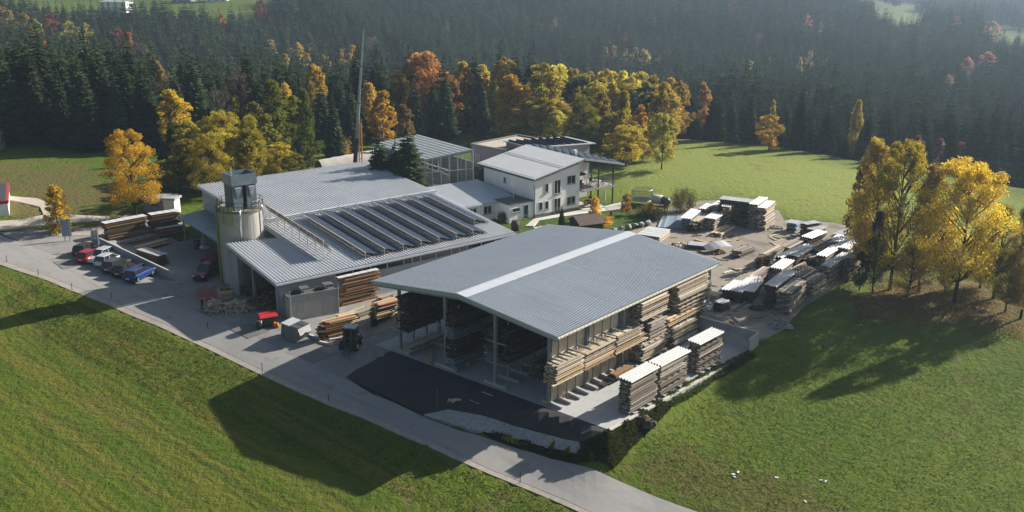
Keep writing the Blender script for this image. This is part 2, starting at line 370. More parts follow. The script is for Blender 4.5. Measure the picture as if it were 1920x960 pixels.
def copy_thing(o, loc, rz=0, label=None, group=None, scale=None, color=None):
    r = o.copy(); col.objects.link(r); r.location = tuple(map(float, loc)); r.rotation_euler = (0, 0, rz)
    if scale: r.scale = scale
    if label: r['label'] = label
    if group: r['group'] = group
    for ch in list(o.children):
        c = ch.copy(); col.objects.link(c); c.parent = r
        if color and c.name.startswith('crown'): c.color = (*color, 1)
        for g in list(ch.children):
            d = g.copy(); col.objects.link(d); d.parent = c
    return r
def mesh_np(name, v, f, mi, rnd, mats, smooth=False):
    me = bpy.data.meshes.new(name); me.vertices.add(len(v)); me.vertices.foreach_set('co', np.asarray(v, np.float32).ravel())
    f = np.asarray(f, np.int32); nf, k = f.shape
    me.loops.add(nf * k); me.loops.foreach_set('vertex_index', f.ravel())
    me.polygons.add(nf); me.polygons.foreach_set('loop_start', np.arange(0, nf * k, k, dtype=np.int32)); me.polygons.foreach_set('loop_total', np.full(nf, k, np.int32))
    for m in mats: me.materials.append(M[m] if isinstance(m, str) else m)
    if mi is not None: me.polygons.foreach_set('material_index', np.asarray(mi, np.int32))
    a = me.attributes.new('rnd', 'FLOAT', 'FACE'); a.data.foreach_set('value', np.asarray(rnd, np.float32))
    if smooth: me.polygons.foreach_set('use_smooth', [True] * nf)
    me.update(calc_edges=True); return me
# ---------------------------------------------------------------- the ground: one sheet to the horizon
def inpoly(x, y, poly):
    x = np.asarray(x); y = np.asarray(y); c = np.zeros(x.shape, bool); n = len(poly)
    for i in range(n):
        x1, y1 = poly[i][:2]; x2, y2 = poly[(i + 1) % n][:2]
        k = ((y1 > y) != (y2 > y)) & (x < (x2 - x1) * (y - y1) / (y2 - y1 + 1e-12) + x1); c ^= k
    return c
def edge_dist(x, y, poly):
    d = np.full(np.shape(x), 1e9); n = len(poly)
    for i in range(n):
        ax, ay = poly[i][:2]; bx, by = poly[(i + 1) % n][:2]
        t = np.clip(((x - ax) * (bx - ax) + (y - ay) * (by - ay)) / ((bx - ax) ** 2 + (by - ay) ** 2 + 1e-9), 0, 1)
        d = np.minimum(d, np.hypot(x - ax - t * (bx - ax), y - ay - t * (by - ay)))
    return np.where(inpoly(x, y, poly), -d, d)
def PX(pts): return [tuple(G(u, v)[:2]) for u, v in pts]
def grow(lo, hi, step, far, k=1.16):
    a = list(np.arange(lo, hi + .01, step)); s = step; x = hi
    while x < far[1]: s *= k; x += s; a.append(x)
    s = step; x = lo; b = []
    while x > far[0]: s *= k; x -= s; b.append(x)
    return np.array(b[::-1] + a)
gx = grow(-112, 112, 1.15, (-3200, 3200)); gy = grow(44, 238, 1.15, (-400, 5200))
GXm, GYm = np.meshgrid(gx, gy); X = GXm.ravel(); Y = GYm.ravel()
Z = terrain(X, Y)
bump = 0.05 * np.sin(X * 1.7 + np.sin(Y * 1.3) * 2) * np.sin(Y * 1.1 + X * .4)
Z = Z + np.where((Y < 240), bump, 0)
TREE_ZONE = PX([(1560,600),(1600,560),(1640,500),(1720,500),(1800,500),(1919,480)]) + [(110, 125), (110, 90), (75, 80)] + PX([(1919,650),(1800,610),(1700,600),(1620,600)])
SHADE_DIRT = PX([(1640,640),(1780,660),(1919,640),(1919,560),(1640,540)])
LITTER = PX([(1590,575),(1640,525),(1750,520),(1919,530),(1919,625),(1850,610),(1780,600),(1700,585),(1640,590)])
BROWN = PX([(1180,880),(1235,835),(1330,850),(1450,900),(1560,945),(1600,975),(1400,975),(1290,935)])
LAWN = PX([(975,425),(1080,395),(1160,385),(1230,385),(1225,410),(1180,430),(1050,430),(990,440)])
DRYL = PX([(0,300),(200,330),(215,440),(140,440),(0,420)])
UPPER = PX([(1130,330),(1270,262),(1600,312),(1800,345),(1919,380),(1919,480),(1600,430),(1560,415),(1470,410),(1350,372),(1240,385),(1160,370)])
def mask(poly, soft=3.0): return np.clip(.5 - edge_dist(X, Y, poly) / (2 * soft), 0, 1)
near = Y < 260
masks = {}
for nm, pl, so in (('litter', LITTER, 4), ('brown', BROWN, 2.5), ('lawn', LAWN, 1.0), ('dry', DRYL, 10), ('upper', UPPER, 6)):
    a = np.zeros(len(X)); a[near] = np.clip(.5 - edge_dist(X[near], Y[near], pl) / (2 * so), 0, 1); masks[nm] = a
# the mown field across the road shows drill rows
dist_right = np.where(X > 0, 1.0, 0.0)
bound = np.interp(X, BX, BY)
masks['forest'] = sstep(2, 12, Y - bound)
SHEETS = []
M['patch'] = mat('asphalt_patch', (.15, .148, .146), .9, 0, .2, noise=[(1.2, (.20, .195, .19), .6), (14, (.11, .11, .11), .5)])
def Gz(u, v, z): return tuple(U(u, v, z))
# road: near edge points with their heights, far edge likewise
ROAD_N = [(-260,398),(-120,440),(0,487),(125,532),(210,565),(300,604),(400,650),(510,703),(620,752),(750,806),(850,850),(960,897),(1100,957),(1240,1015),(1400,1080)]
ROAD_F = [(1700,1090),(1500,1030),(1292,955),(1190,915),(1080,872),(1000,850),(930,828),(860,808),(800,785),(700,741),(640,708),(560,672),(480,632),(380,590),(290,550),(190,515),(100,478),(40,455),(-60,420),(-200,370)]
SHEETS.append(('road', PX(ROAD_N + ROAD_F), 'road', .045))
SHEETS.append(('yard', PX([(700,741),(640,708),(560,672),(480,632),(380,590),(290,550),(190,515),(100,478),(40,455),(0,437),(60,432),(140,428),(200,425),(240,400)]) + [tuple(faW(3, 37)), tuple(faW(33, 37)), tuple(faW(33.6, 1)), tuple(faW(36, -3)), tuple(shW(24, 24)), tuple(shW(0.2, 24)), tuple(shW(-.6, 21))] + PX([(720,668),(690,690),(648,708)]), 'yard', .05))
SHEETS.append(('asphalt_apron', PX([(648,709),(668,694),(700,678),(722,664)]) + [tuple(shW(-.05, 21.5)), tuple(shW(-.05, 10)), tuple(shW(-.05, -5.6))] + PX([(1120,822),(1108,828),(1085,829),(1040,819),(980,803),(930,787),(880,775),(840,768),(800,776),(760,762)]), 'fresh_asphalt', .075))
SHEETS.append(('gravel_bank', PX([(795,778),(815,764),(850,765),(900,777),(960,795),(1030,815),(1085,828),(1090,845),(1075,856),(1030,846),(985,835),(930,815),(880,805)]), 'gravel', .03))
SHEETS.append(('concrete_slab', [tuple(shW(-.1, -5.85)), tuple(shW(25.0, -6.9)), tuple(shW(25.0, -.2)), tuple(shW(29, .9)), tuple(shW(29, 24)), tuple(shW(-.02, 24))], 'slab', .10, 3.0))
SHEETS.append(('dirt_yard', [tuple(shW(25.3, -6.8)), tuple(shW(25.3, 0))] + [tuple(shW(29.3, .8)), tuple(shW(29.3, 24)), tuple(shW(34, 27))] + PX([(1215,425),(1235,398),(1290,378),(1350,376),(1460,395),(1470,413),(1560,418),(1600,425),(1640,430),(1640,470),(1592,520),(1556,545),(1512,571),(1484,598),(1472,615),(1440,633)]), 'dirt', .06))
SHEETS.append(('gravel_track', PX([(-60,425),(0,432),(60,425),(130,418),(200,413),(205,406),(130,403),(95,400),(100,385),(70,372),(18,368),(0,372),(35,378),(75,388),(82,403),(40,412),(-60,418)]), 'track', .04))
SHEETS.append(('sawdust_ground', PX([(602,641),(640,650),(668,640),(720,622),(748,612),(748,560),(712,546),(672,572),(640,596)]), 'dirt', .09))
SHEETS.append(('asphalt_patch', PX([(430,618),(470,606),(505,622),(465,636)]), 'patch', .085))
SHEETS.append(('asphalt_patch', PX([(560,668),(600,655),(625,668),(588,682)]), 'patch', .085))
SHEETS.append(('asphalt_patch', PX([(100,492),(150,484),(165,497),(118,506)]), 'patch', .085))
SHEETS.append(('track_verge', PX([(110,436),(205,433),(215,441),(110,444)]), 'kerb', .09))
SHEETS.append(('road_edge', PX([(u, v) for u, v in ROAD_N] + [(u - 6, v + 7) for u, v in ROAD_N[::-1]]), 'kerb', .03))
SHEETS.append(('garden_path', PX([(985,424),(1001,411),(1091,394),(1125,390),(1170,378),(1180,383),(1165,392),(1120,398),(1085,402),(1010,414),(1000,424)]), 'paving', .05))

# the ground dips a little under every laid surface so that nothing pokes through
nearv = np.where((Y < 260) & (Y > 30) & (np.abs(X) < 130))[0]
dip = np.zeros(len(nearv))
for sh_ in SHEETS:
    if sh_[0] in ('road_edge',): continue
    e_ = edge_dist(X[nearv], Y[nearv], [p[:2] for p in sh_[1]]); dip = np.maximum(dip, .38 * np.clip((.35 - e_) / .9, 0, 1))
Z[nearv] -= dip
nx, ny = len(gx), len(gy)
idx = np.arange(nx * ny).reshape(ny, nx)
fc = np.stack([idx[:-1, :-1], idx[:-1, 1:], idx[1:, 1:], idx[1:, :-1]], -1).reshape(-1, 4)
# far clearings stay grass
CLEAR = [(-330, 545, -135, 560, -150, 735, -360, 735), (-60, 1300, 500, 1250, 500, 1500, 0, 1500)]
CLEAR = [[(c[i], c[i + 1]) for i in range(0, 8, 2)] for c in CLEAR]
CLEAR += [PX([(1622,12),(1712,16),(1738,82),(1640,70)]), PX([(1818,50),(1980,58),(1980,135),(1850,125)])]
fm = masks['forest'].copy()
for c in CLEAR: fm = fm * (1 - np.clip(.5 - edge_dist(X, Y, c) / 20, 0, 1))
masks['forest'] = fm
gmat = bpy.data.materials.new('meadow_grass'); gmat.use_nodes = True
def grass_nodes():
    n = gmat.node_tree; p = n.nodes['Principled BSDF']; p.inputs['Roughness'].default_value = .95; p.inputs['Specular IOR Level'].default_value = .1
    tc = n.nodes.new('ShaderNodeTexCoord')
    def noise(scale, lo, hi, stretch=None, rot=0, det=5):
        t = n.nodes.new('ShaderNodeTexNoise'); t.inputs['Scale'].default_value = scale; t.inputs['Detail'].default_value = det
        mp = n.nodes.new('ShaderNodeMapping'); mp.vector_type = 'TEXTURE'; mp.inputs['Rotation'].default_value = (0, 0, rot); mp.inputs['Scale'].default_value = [1.0 / q for q in (stretch or (1, 1, 1))]
        n.links.new(tc.outputs['Object'], mp.inputs[0]); n.links.new(mp.outputs[0], t.inputs['Vector'])
        r = n.nodes.new('ShaderNodeMapRange'); r.inputs[1].default_value = lo; r.inputs[2].default_value = hi; n.links.new(t.outputs[0], r.inputs[0]); return r.outputs[0]
    def mix(a, b, f, k=1.0):
        q = n.nodes.new('ShaderNodeMix'); q.data_type = 'RGBA'
        for s_, i in ((a, 6), (b, 7)):
            if isinstance(s_, tuple): q.inputs[i].default_value = (*s_, 1)
            else: n.links.new(s_, q.inputs[i])
        mu = n.nodes.new('ShaderNodeMath'); mu.operation = 'MULTIPLY'; mu.inputs[1].default_value = k; mu.use_clamp = True
        n.links.new(f, mu.inputs[0]); n.links.new(mu.outputs[0], q.inputs[0]); return q.outputs[2]
    def at(nm):
        a = n.nodes.new('ShaderNodeAttribute'); a.attribute_name = nm; return a.outputs['Fac']
    def thr(a, ns):      # attribute broken up by noise
        m_ = n.nodes.new('ShaderNodeMath'); m_.operation = 'ADD'; n.links.new(a, m_.inputs[0]); n.links.new(ns, m_.inputs[1])
        r = n.nodes.new('ShaderNodeMapRange'); r.inputs[1].default_value = .75; r.inputs[2].default_value = 1.15; n.links.new(m_.outputs[0], r.inputs[0]); return r.outputs[0]
    c = mix((.060, .104, .009), (.084, .118, .013), noise(.06, .35, .65))
    c = mix(c, (.052, .088, .008), noise(.35, .45, .7), .6)
    c = mix(c, (.115, .125, .024), noise(1.1, .5, .75), .4)
    c = mix(c, (.045, .078, .010), noise(2.6, .55, .75), .6)
    c = mix(c, (.125, .135, .03), noise(7, .5, .8), .35)
    c = mix(c, (.028, .060, .010), noise(.32, .66, .74), .8)
    rows = noise(.55, .42, .62, (.045, 1, 1), R(-42.0)); rows2 = noise(1.7, .45, .65, (.03, 1, 1), R(-42.0))
    side = at('rows')
    mm = n.nodes.new('ShaderNodeMath'); mm.operation = 'MULTIPLY'; n.links.new(rows, mm.inputs[0]); n.links.new(side, mm.inputs[1])
    c = mix(c, (.125, .118, .022), mm.outputs[0], .75)
    m2 = n.nodes.new('ShaderNodeMath'); m2.operation = 'MULTIPLY'; n.links.new(rows2, m2.inputs[0]); n.links.new(side, m2.inputs[1])
    c = mix(c, (.045, .070, .010), m2.outputs[0], .75)
    c = mix(c, (.190, .225, .050), at('upper'), .8)  # haze and grazing light on the far meadow, put into paler grass
    c = mix(c, (.045, .095, .014), at('lawn'), .9)
    c = mix(c, (.115, .085, .040), thr(at('dry'), noise(.25, .3, .7)), .75)
    c = mix(c, (.095, .068, .028), thr(at('brown'), noise(.7, .3, .7)), .5)
    c = mix(c, (.15, .105, .055), thr(at('litter'), noise(.5, .3, .75)), .7)
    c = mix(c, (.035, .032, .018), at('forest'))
    n.links.new(c, p.inputs['Base Color'])
    t1 = noise(1.6, 0, 1, det=8); t2 = noise(5.5, 0, 1, det=6)
    ad = n.nodes.new('ShaderNodeMath'); ad.operation = 'MULTIPLY_ADD'; n.links.new(t2, ad.inputs[0]); ad.inputs[1].default_value = .45; n.links.new(t1, ad.inputs[2])
    b = n.nodes.new('ShaderNodeBump'); b.inputs['Distance'].default_value = .26; b.inputs['Strength'].default_value = .9
    n.links.new(ad.outputs[0], b.inputs['Height']); n.links.new(b.outputs[0], p.inputs['Normal'])
grass_nodes()
road_line = np.array([U(0, 482, 2.0), U(300, 600, -.1), U(510, 700, -1.3), U(750, 803, -1.9), U(960, 893, -2.9), U(1100, 955, -3.4)])
o_ = np.argsort(road_line[:, 0]); ry = np.interp(X, road_line[o_, 0], road_line[o_, 1])
masks['rows'] = sstep(0, 2, ry - Y) * (Y > 20)
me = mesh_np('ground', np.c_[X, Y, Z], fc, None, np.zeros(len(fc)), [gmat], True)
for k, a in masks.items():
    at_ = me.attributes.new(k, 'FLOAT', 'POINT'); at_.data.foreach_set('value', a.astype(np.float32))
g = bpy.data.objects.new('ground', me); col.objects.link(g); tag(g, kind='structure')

# sheets laid over the ground
def sheet(name, poly, m, up=.05, step=.9, kind='structure', edge=.5):
    poly = np.array([p[:2] for p in poly]); x0, y0 = poly.min(0) - step; x1, y1 = poly.max(0) + step
    # clip a grid to the outline
    import bmesh
    bm = bmesh.new(); vs = [bm.verts.new((p[0], p[1], 0)) for p in poly]
    try: f = bm.faces.new(vs)
    except ValueError: return None
    for ax, lo, hi in ((0, x0, x1), (1, y0, y1)):
        t = lo
        while t < hi:
            nrm = (1, 0, 0) if ax == 0 else (0, 1, 0); cpt = (t, 0, 0) if ax == 0 else (0, t, 0)
            bmesh.ops.bisect_plane(bm, geom=bm.verts[:] + bm.edges[:] + bm.faces[:], plane_co=cpt, plane_no=nrm)
            t += step
    bm.verts.ensure_lookup_table()
    zz = terrain([v.co.x for v in bm.verts], [v.co.y for v in bm.verts])
    for v, z in zip(bm.verts, zz): v.co.z = z + up
    bmesh.ops.recalc_face_normals(bm, faces=bm.faces[:])
    for fce in bm.faces:
        if fce.normal.z < 0: fce.normal_flip()
    be = [e for e in bm.edges if len(e.link_faces) == 1]
    r = bmesh.ops.extrude_edge_only(bm, edges=be)
    for v in r['geom']:
        if isinstance(v, bmesh.types.BMVert): v.co.z -= up + edge
    me = bpy.data.meshes.new(name); bm.to_mesh(me); bm.free()
    me.materials.append(M[m]); o = bpy.data.objects.new(name, me); col.objects.link(o)
    if kind: o['kind'] = kind
    return o

for s_ in SHEETS: sheet(*s_)
# ---------------------------------------------------------------- roofs of trapezoid sheet
def wavy_roof(mb, p00, p10, p11, p01, period, hgt, mi=0, thick=.06, under=1):
    """p00->p10 along the eave, p01/p11 up the slope; ribs run up the slope."""
    p00, p10, p11, p01 = map(Vector, (p00, p10, p11, p01))
    L = (p10 - p00).length; n = max(2, int(round(L / period)))
    nrm = (p10 - p00).cross(p01 - p00).normalized()
    if nrm.z < 0: nrm = -nrm
    prof = []
    for i in range(n):
        for s_, h in ((0, 0), (.42, 0), (.55, 1), (.87, 1)): prof.append(((i + s_) / n, h))
    prof.append((1, 0))
    vs = []
    for t, h in prof:
        vs.append(p00.lerp(p10, t) + nrm * h * hgt); vs.append(p01.lerp(p11, t) + nrm * h * hgt)
    fs = [(2 * i, 2 * i + 2, 2 * i + 3, 2 * i + 1) for i in range(len(prof) - 1)]
    mb.add(vs, fs, mi, .5)
    t = nrm * thick
    mb.hexa([p00 - t - nrm * .005, p10 - t - nrm * .005, p11 - t - nrm * .005, p01 - t - nrm * .005], [p00 - nrm * .005, p10 - nrm * .005, p11 - nrm * .005, p01 - nrm * .005], under, .5)

# ================================================================ the open timber shed
SHL, SHW = 29.09, 24.0
EH, RH = 7.05, 8.35
sh = thing('timber_shed', 'large open-sided timber storage shed with grey ribbed gable roof beside the road', 'shed', (*SH_O, 0), R(SH_A))
mb = MB(); wavy_roof(mb, (0, 0, EH), (SHL, 0, EH), (SHL, 12, RH), (0, 12, RH), .30, .085); rf = mb.build('roof', ['roof_shed', 'steel'], sh)
mb = MB(); wavy_roof(mb, (0, 24, EH), (SHL, 24, EH), (SHL, 12, RH), (0, 12, RH), .30, .085); mb.build('roof', ['roof_shed', 'steel'], sh)
sl = (RH - EH) / 12
mb = MB()
for s_, w_ in ((-1, 1.15), (1, .3)):
    a, b = (-.03, 12, RH + .075), (SHL + .03, 12, RH + .075); c_, d_ = (SHL + .03, 12 + s_ * w_, RH + .075 - w_ * sl), (-.03, 12 + s_ * w_, RH + .075 - w_ * sl)
    mb.hexa([a, b, c_, d_], [tuple(np.add(q, (0, 0, .02))) for q in (a, b, c_, d_)])
mb.build('ridge_cap', 'flashing', rf)
mb = MB()
for x0 in (-.04, SHL + .0):
    for y0, y1, z0, z1 in ((-.05, 12, EH, RH), (12, 24.05, RH, EH)):
        mb = MB(); mb.hexa([(x0, y0, z0 - .34), (x0 + .04, y0, z0 - .34), (x0 + .04, y1, z1 - .34), (x0, y1, z1 - .34)], [(x0, y0, z0 + .07), (x0 + .04, y0, z0 + .07), (x0 + .04, y1, z1 + .07), (x0, y1, z1 + .07)]); mb.build('verge_trim', 'flashing', rf)
mb = MB()   # gutters
for y0 in (-.16, 24.02):
    mb.box(0, y0, EH - .17, SHL, y0 + .14, EH - .02)
for i in range(int(SHL / .6)): mb.box(.3 + i * .6, -.19, EH - .1, .36 + i * .6, -.165, EH + .02)
mb.build('gutter', mat('pale_gutter', (.62, .60, .50), .5), rf)
CY = [1.03, 7.49, 13.94, 20.4]
# rafters and purlins
for i in range(0, 6):
    x = .3 + i * 5.68
    mb = MB()
    mb.hexa([(x - .1, .3, EH - .55), (x + .1, .3, EH - .55), (x + .1, 12, RH - .62), (x - .1, 12, RH - .62)], [(x - .1, .3, EH - .16), (x + .1, .3, EH - .16), (x + .1, 12, RH - .16), (x - .1, 12, RH - .16)])
    mb.hexa([(x - .1, 12, RH - .62), (x + .1, 12, RH - .62), (x + .1, 23.7, EH - .55), (x - .1, 23.7, EH - .55)], [(x - .1, 12, RH - .16), (x + .1, 12, RH - .16), (x + .1, 23.7, EH - .16), (x - .1, 23.7, EH - .16)])
    mb.build('rafter', 'steel', sh)
    for y in CY:
        zt = EH + (y if y < 12 else 24 - y) * sl - .5
        mb = MB(); mb.box(x - .14, y - .02, .12, x + .14, y + .02, zt); mb.box(x - .14, y - .14, .12, x - .11, y + .14, zt); mb.box(x + .11, y - .14, .12, x + .14, y + .14, zt)
        mb.build('column', 'steel', sh)
# board wall on the right, steel uprights, rack arms and concrete feet
WY = 1.28
NP = 20; PW = (SHL - 1.2 - .45) / NP
for i in range(NP):
    x0 = .45 + i * PW
    mb = MB(); k = 8
    for j in range(k):
        z0 = .15 + j * (EH - .6) / k
        mb.box(x0 + .06, WY - .045, z0, x0 + PW - .06, WY + .045, z0 + (EH - .6) / k - .012, 0)
    mb.build('wall_panel', 'wood_panel', sh)
for i in range(NP + 1):
    x0 = .45 + i * PW
    mb = MB(); mb.box(x0 - .035, WY - .10, .3, x0 + .035, WY + .13, EH - .2); mb.build('upright', 'steel', sh)
    mb = MB(); y0 = -.35
    mb.profile([(WY + .6, .1), (WY + .6, .42), (WY - .25, .42), (y0, .28), (y0, .1)], 'x', x0 - .13, x0 + .13); mb.build('footing', 'concrete', sh)
    for z in (2.55, 4.75):
        mb = MB(); mb.profile([(WY - .13, z - .22), (WY - .13, z), (-.35, z), (-.35, z - .08)], 'x', x0 - .05, x0 + .05); mb.build('rack_arm', 'steel', sh)
# racks under the roof (the arms point both ways)
for ycol in (7.49, 13.94, 20.4):
    for i in range(0, 14, 1):
        x0 = .3 + 1.9 * i
        if i: 
            mb = MB(); mb.box(x0 - .09, ycol - .09, .3, x0 + .09, ycol + .09, 6.2); mb.build('rack_post', 'steel', sh)
        mb = MB(); mb.box(x0 - .17, ycol - 1.35, .1, x0 + .17, ycol + 1.35, .42); mb.build('footing', 'concrete', sh)
        if i < 3:
            for z in (2.5, 4.6):
                mb = MB(); mb.profile([(ycol - 1.35, z - .06), (ycol - 1.35, z), (ycol + 1.35, z), (ycol + 1.35, z - .06), (ycol + .1, z - .2), (ycol - .1, z - .2)], 'x', x0 - .045, x0 + .045); mb.build('rack_arm', 'steel', sh)

# ================================================================ the sawmill hall
fa = thing('sawmill_hall', 'wide grey sawmill hall with stepped ribbed metal roof, silo at its corner', 'factory building', (*F_O, 0), R(F_A))
FL = 34.0
e0, e1, r1 = 4.2, 6.02, 7.53
mb = MB(); wavy_roof(mb, (0, 0, e0), (6.7, 0, e0), (6.7, 12.8, e0 + (e1 - e0) * 12.8 / 18.72), (0, 12.8, 5.88), .43, .12, 0, .14)
wavy_roof(mb, (6.7, 0, e0), (FL, 0, e0), (FL, 18.75, e1), (6.7, 18.75, e1), .43, .12, 0, .14)
low = mb.build('lower_roof', ['roof_factory', 'steel'], fa)
mb = MB(); wavy_roof(mb, (6.6, 18.4, e1 + .32), (FL, 18.4, e1 + .32), (FL, 37.3, r1 + .05), (6.6, 37.5, r1 + .05), .43, .12, 0, .14)
up = mb.build('upper_roof', ['roof_factory', 'steel'], fa)
for k in range(3):
    y = 23.2 + k * 4.7; z = e1 + .32 + (r1 - .27 - e1) * (y - 18.4) / 19 + .10
    mb = MB(); mb.hexa([(6.6, y, z), (FL, y, z), (FL, y + .09, z + .005), (6.6, y + .09, z + .005)], [(6.6, y, z + .05), (FL, y, z + .05), (FL, y + .09, z + .055), (6.6, y + .09, z + .055)]); mb.build('sheet_lap', 'wall_grey', up)
mb = MB(); mb.box(6.5, 18.28, e1 + .14, FL + .3, 18.42, e1 + .40); mb.box(6.5, 18.25, e1 + .405, FL + .3, 18.9, e1 + .44); mb.build('eave_flashing', 'flashing', up)
mb = MB(); mb.box(-.02, -.17, e0 - .22, FL + .05, -.03, e0 + .0); mb.build('gutter', 'roof_factory', low)
mb = MB(); mb.hexa([(-.05, -.05, e0 - .34), (0, -.05, e0 - .34), (0, 12.8, 5.88 - .34), (-.05, 12.8, 5.88 - .34)], [(-.05, -.05, e0 + .1), (0, -.05, e0 + .1), (0, 12.8, 5.88 + .1), (-.05, 12.8, 5.88 + .1)]); mb.build('verge_trim', 'flashing', low)
mb = MB(); mb.hexa([(6.55, 18.4, e1 - .1), (6.6, 18.4, e1 - .1), (6.6, 37.4, r1 - .3), (6.55, 37.4, r1 - .3)], [(6.55, 18.4, e1 + .42), (6.6, 18.4, e1 + .42), (6.6, 37.4, r1 + .14), (6.55, 37.4, r1 + .14)])
mb.build('verge_trim', 'flashing', up)
def topz(y): return e0 + (e1 - e0) * y / 18.75 - .16
# walls: the long one with a band of windows, the rear, the gables
mb = MB()
mb.box(.35, .35, -.1, 7.6, .6, 4.02)
mb.box(7.6, .35, -.1, FL - .5, .6, 3.12); mb.box(7.6, .35, 3.72, FL - .5, .6, 4.04)
wl = mb.build('wall', 'wall_grey', fa)
x = 7.6; k = 0
while x < FL - 1.2:
    wd = [2.35, 1.2, 1.2, 2.3][k % 4]; wd = min(wd, FL - .5 - x)
    w1 = MB(); w1.box(x + .06, .42, 3.14, x + wd - .06, .50, 3.70); wn = w1.build('window', 'glass_dark', fa)
    w2 = MB(); w2.box(x - .05, .33, 3.12, x + .055, .55, 3.72); w2.build('frame', 'frame_white', wn)
    x += wd; k += 1
mb = MB(); mb.box(FL - .5, .35, -.1, FL - .25, 18.5, 4.0); mb.profile([(.6, 4.01), (18.5, 4.01), (18.5, e1 - .2), (.6, topz(.6))], 'x', FL - .5, FL - .25)
mb.profile([(18.5, -.1), (37.0, -.1), (37.0, r1 - .2), (18.5, e1 + .1)], 'x', FL - .5, FL - .25); mb.build('wall', 'wall_grey', fa)
mb = MB(); mb.box(7.1, 36.8, -.1, FL - .5, 37.05, r1 - .15); mb.build('wall', 'wall_grey', fa)
mb = MB(); mb.profile([(18.4, 1.5), (36.8, 1.5), (36.8, r1 - .2), (18.4, e1 + .1)], 'x', 7.1, 7.35)
mb.box(7.1, 13.4, -.1, 7.35, 22.5, 1.5); mb.box(7.1, 26.5, -.1, 7.35, 36.8, 1.5); mb.profile([(13.4, 1.5), (18.4, 1.5), (18.4, e1 - .2), (13.4, topz(13.4))], 'x', 7.1, 7.35)
gw = mb.build('wall', 'wall_grey', fa)
mb = MB(); mb.box(7.02, 24.4, 5.3, 7.09, 25.0, 6.5); wn = mb.build('window', 'glass_dark', fa)
mb = MB(); mb.box(7.0, 24.3, 5.2, 7.08, 24.39, 6.6); mb.box(7.0, 25.01, 5.2, 7.08, 25.1, 6.6); mb.build('frame', 'frame_white', wn)
mb = MB(); mb.box(7.02, 22.6, 0, 7.08, 26.4, 1.49); mb.build('gate', 'dark_steel', fa)
# posts and beams of the open bay under the lower roof
for (x0, y0) in ((.35, .5), (.35, 6.5), (.35, 12.4), (7.0, 6.5), (7.0, 12.6)):
    mb = MB(); mb.box(x0 - .15, y0 - .15, 0, x0 + .15, y0 + .15, topz(y0) - .02); mb.build('post', 'steel', fa)
mb = MB(); mb.hexa([(.25, .5, topz(.5) - .35), (.45, .5, topz(.5) - .35), (.45, 12.6, topz(12.6) - .35), (.25, 12.6, topz(12.6) - .35)], [(.25, .5, topz(.5) - .02), (.45, .5, topz(.5) - .02), (.45, 12.6, topz(12.6) - .02), (.25, 12.6, topz(12.6) - .02)]); mb.build('beam', 'steel', fa)
mb = MB(); mb.box(11.5, .6, 0, 11.7, 18.0, 4.1); mb.build('inner_wall', 'wall_grey', fa)
mb = MB()
for k in range(4): mb.box(.08, 10.25 + k * .64, .02, .22, 11.07 + k * .64, 5.1)
mb.build('bay_door_panel', 'concrete', fa)
# low canopy on the far side of the silo
mb = MB()
cp = [faL(*U(*q)) for q in ((332, 406, 3.9), (414, 457, 3.9))]
(cx0, cy0), (cx1, cy1) = cp
mb.hexa([(cx0, cy0, 3.75), (cx1, cy1, 3.75), (7.0, 16.5, 4.05), (7.0, 36.6, 4.05)], [(cx0, cy0, 3.92), (cx1, cy1, 3.92), (7.0, 16.5, 4.22), (7.0, 36.6, 4.22)])
mb.build('canopy', mat('dark_canopy_sheet', (.12, .15, .19), .35, 0, .5, noise=[(1.5, (.16, .19, .22), .6)]), fa)
for y in (20.5, 27, 34.5):
    mb = MB(); x_ = cx1 + (cx0 - cx1) * (y - cy1) / (cy0 - cy1) + .25; mb.box(x_ - .09, y - .09, 0, x_ + .09, y + .09, 3.74); mb.build('post', 'steel', fa)
    mb = MB(); mb.bar((x_, y, 4.0), (7.05, y, 5.6), .06); mb.build('stay', 'steel', fa)

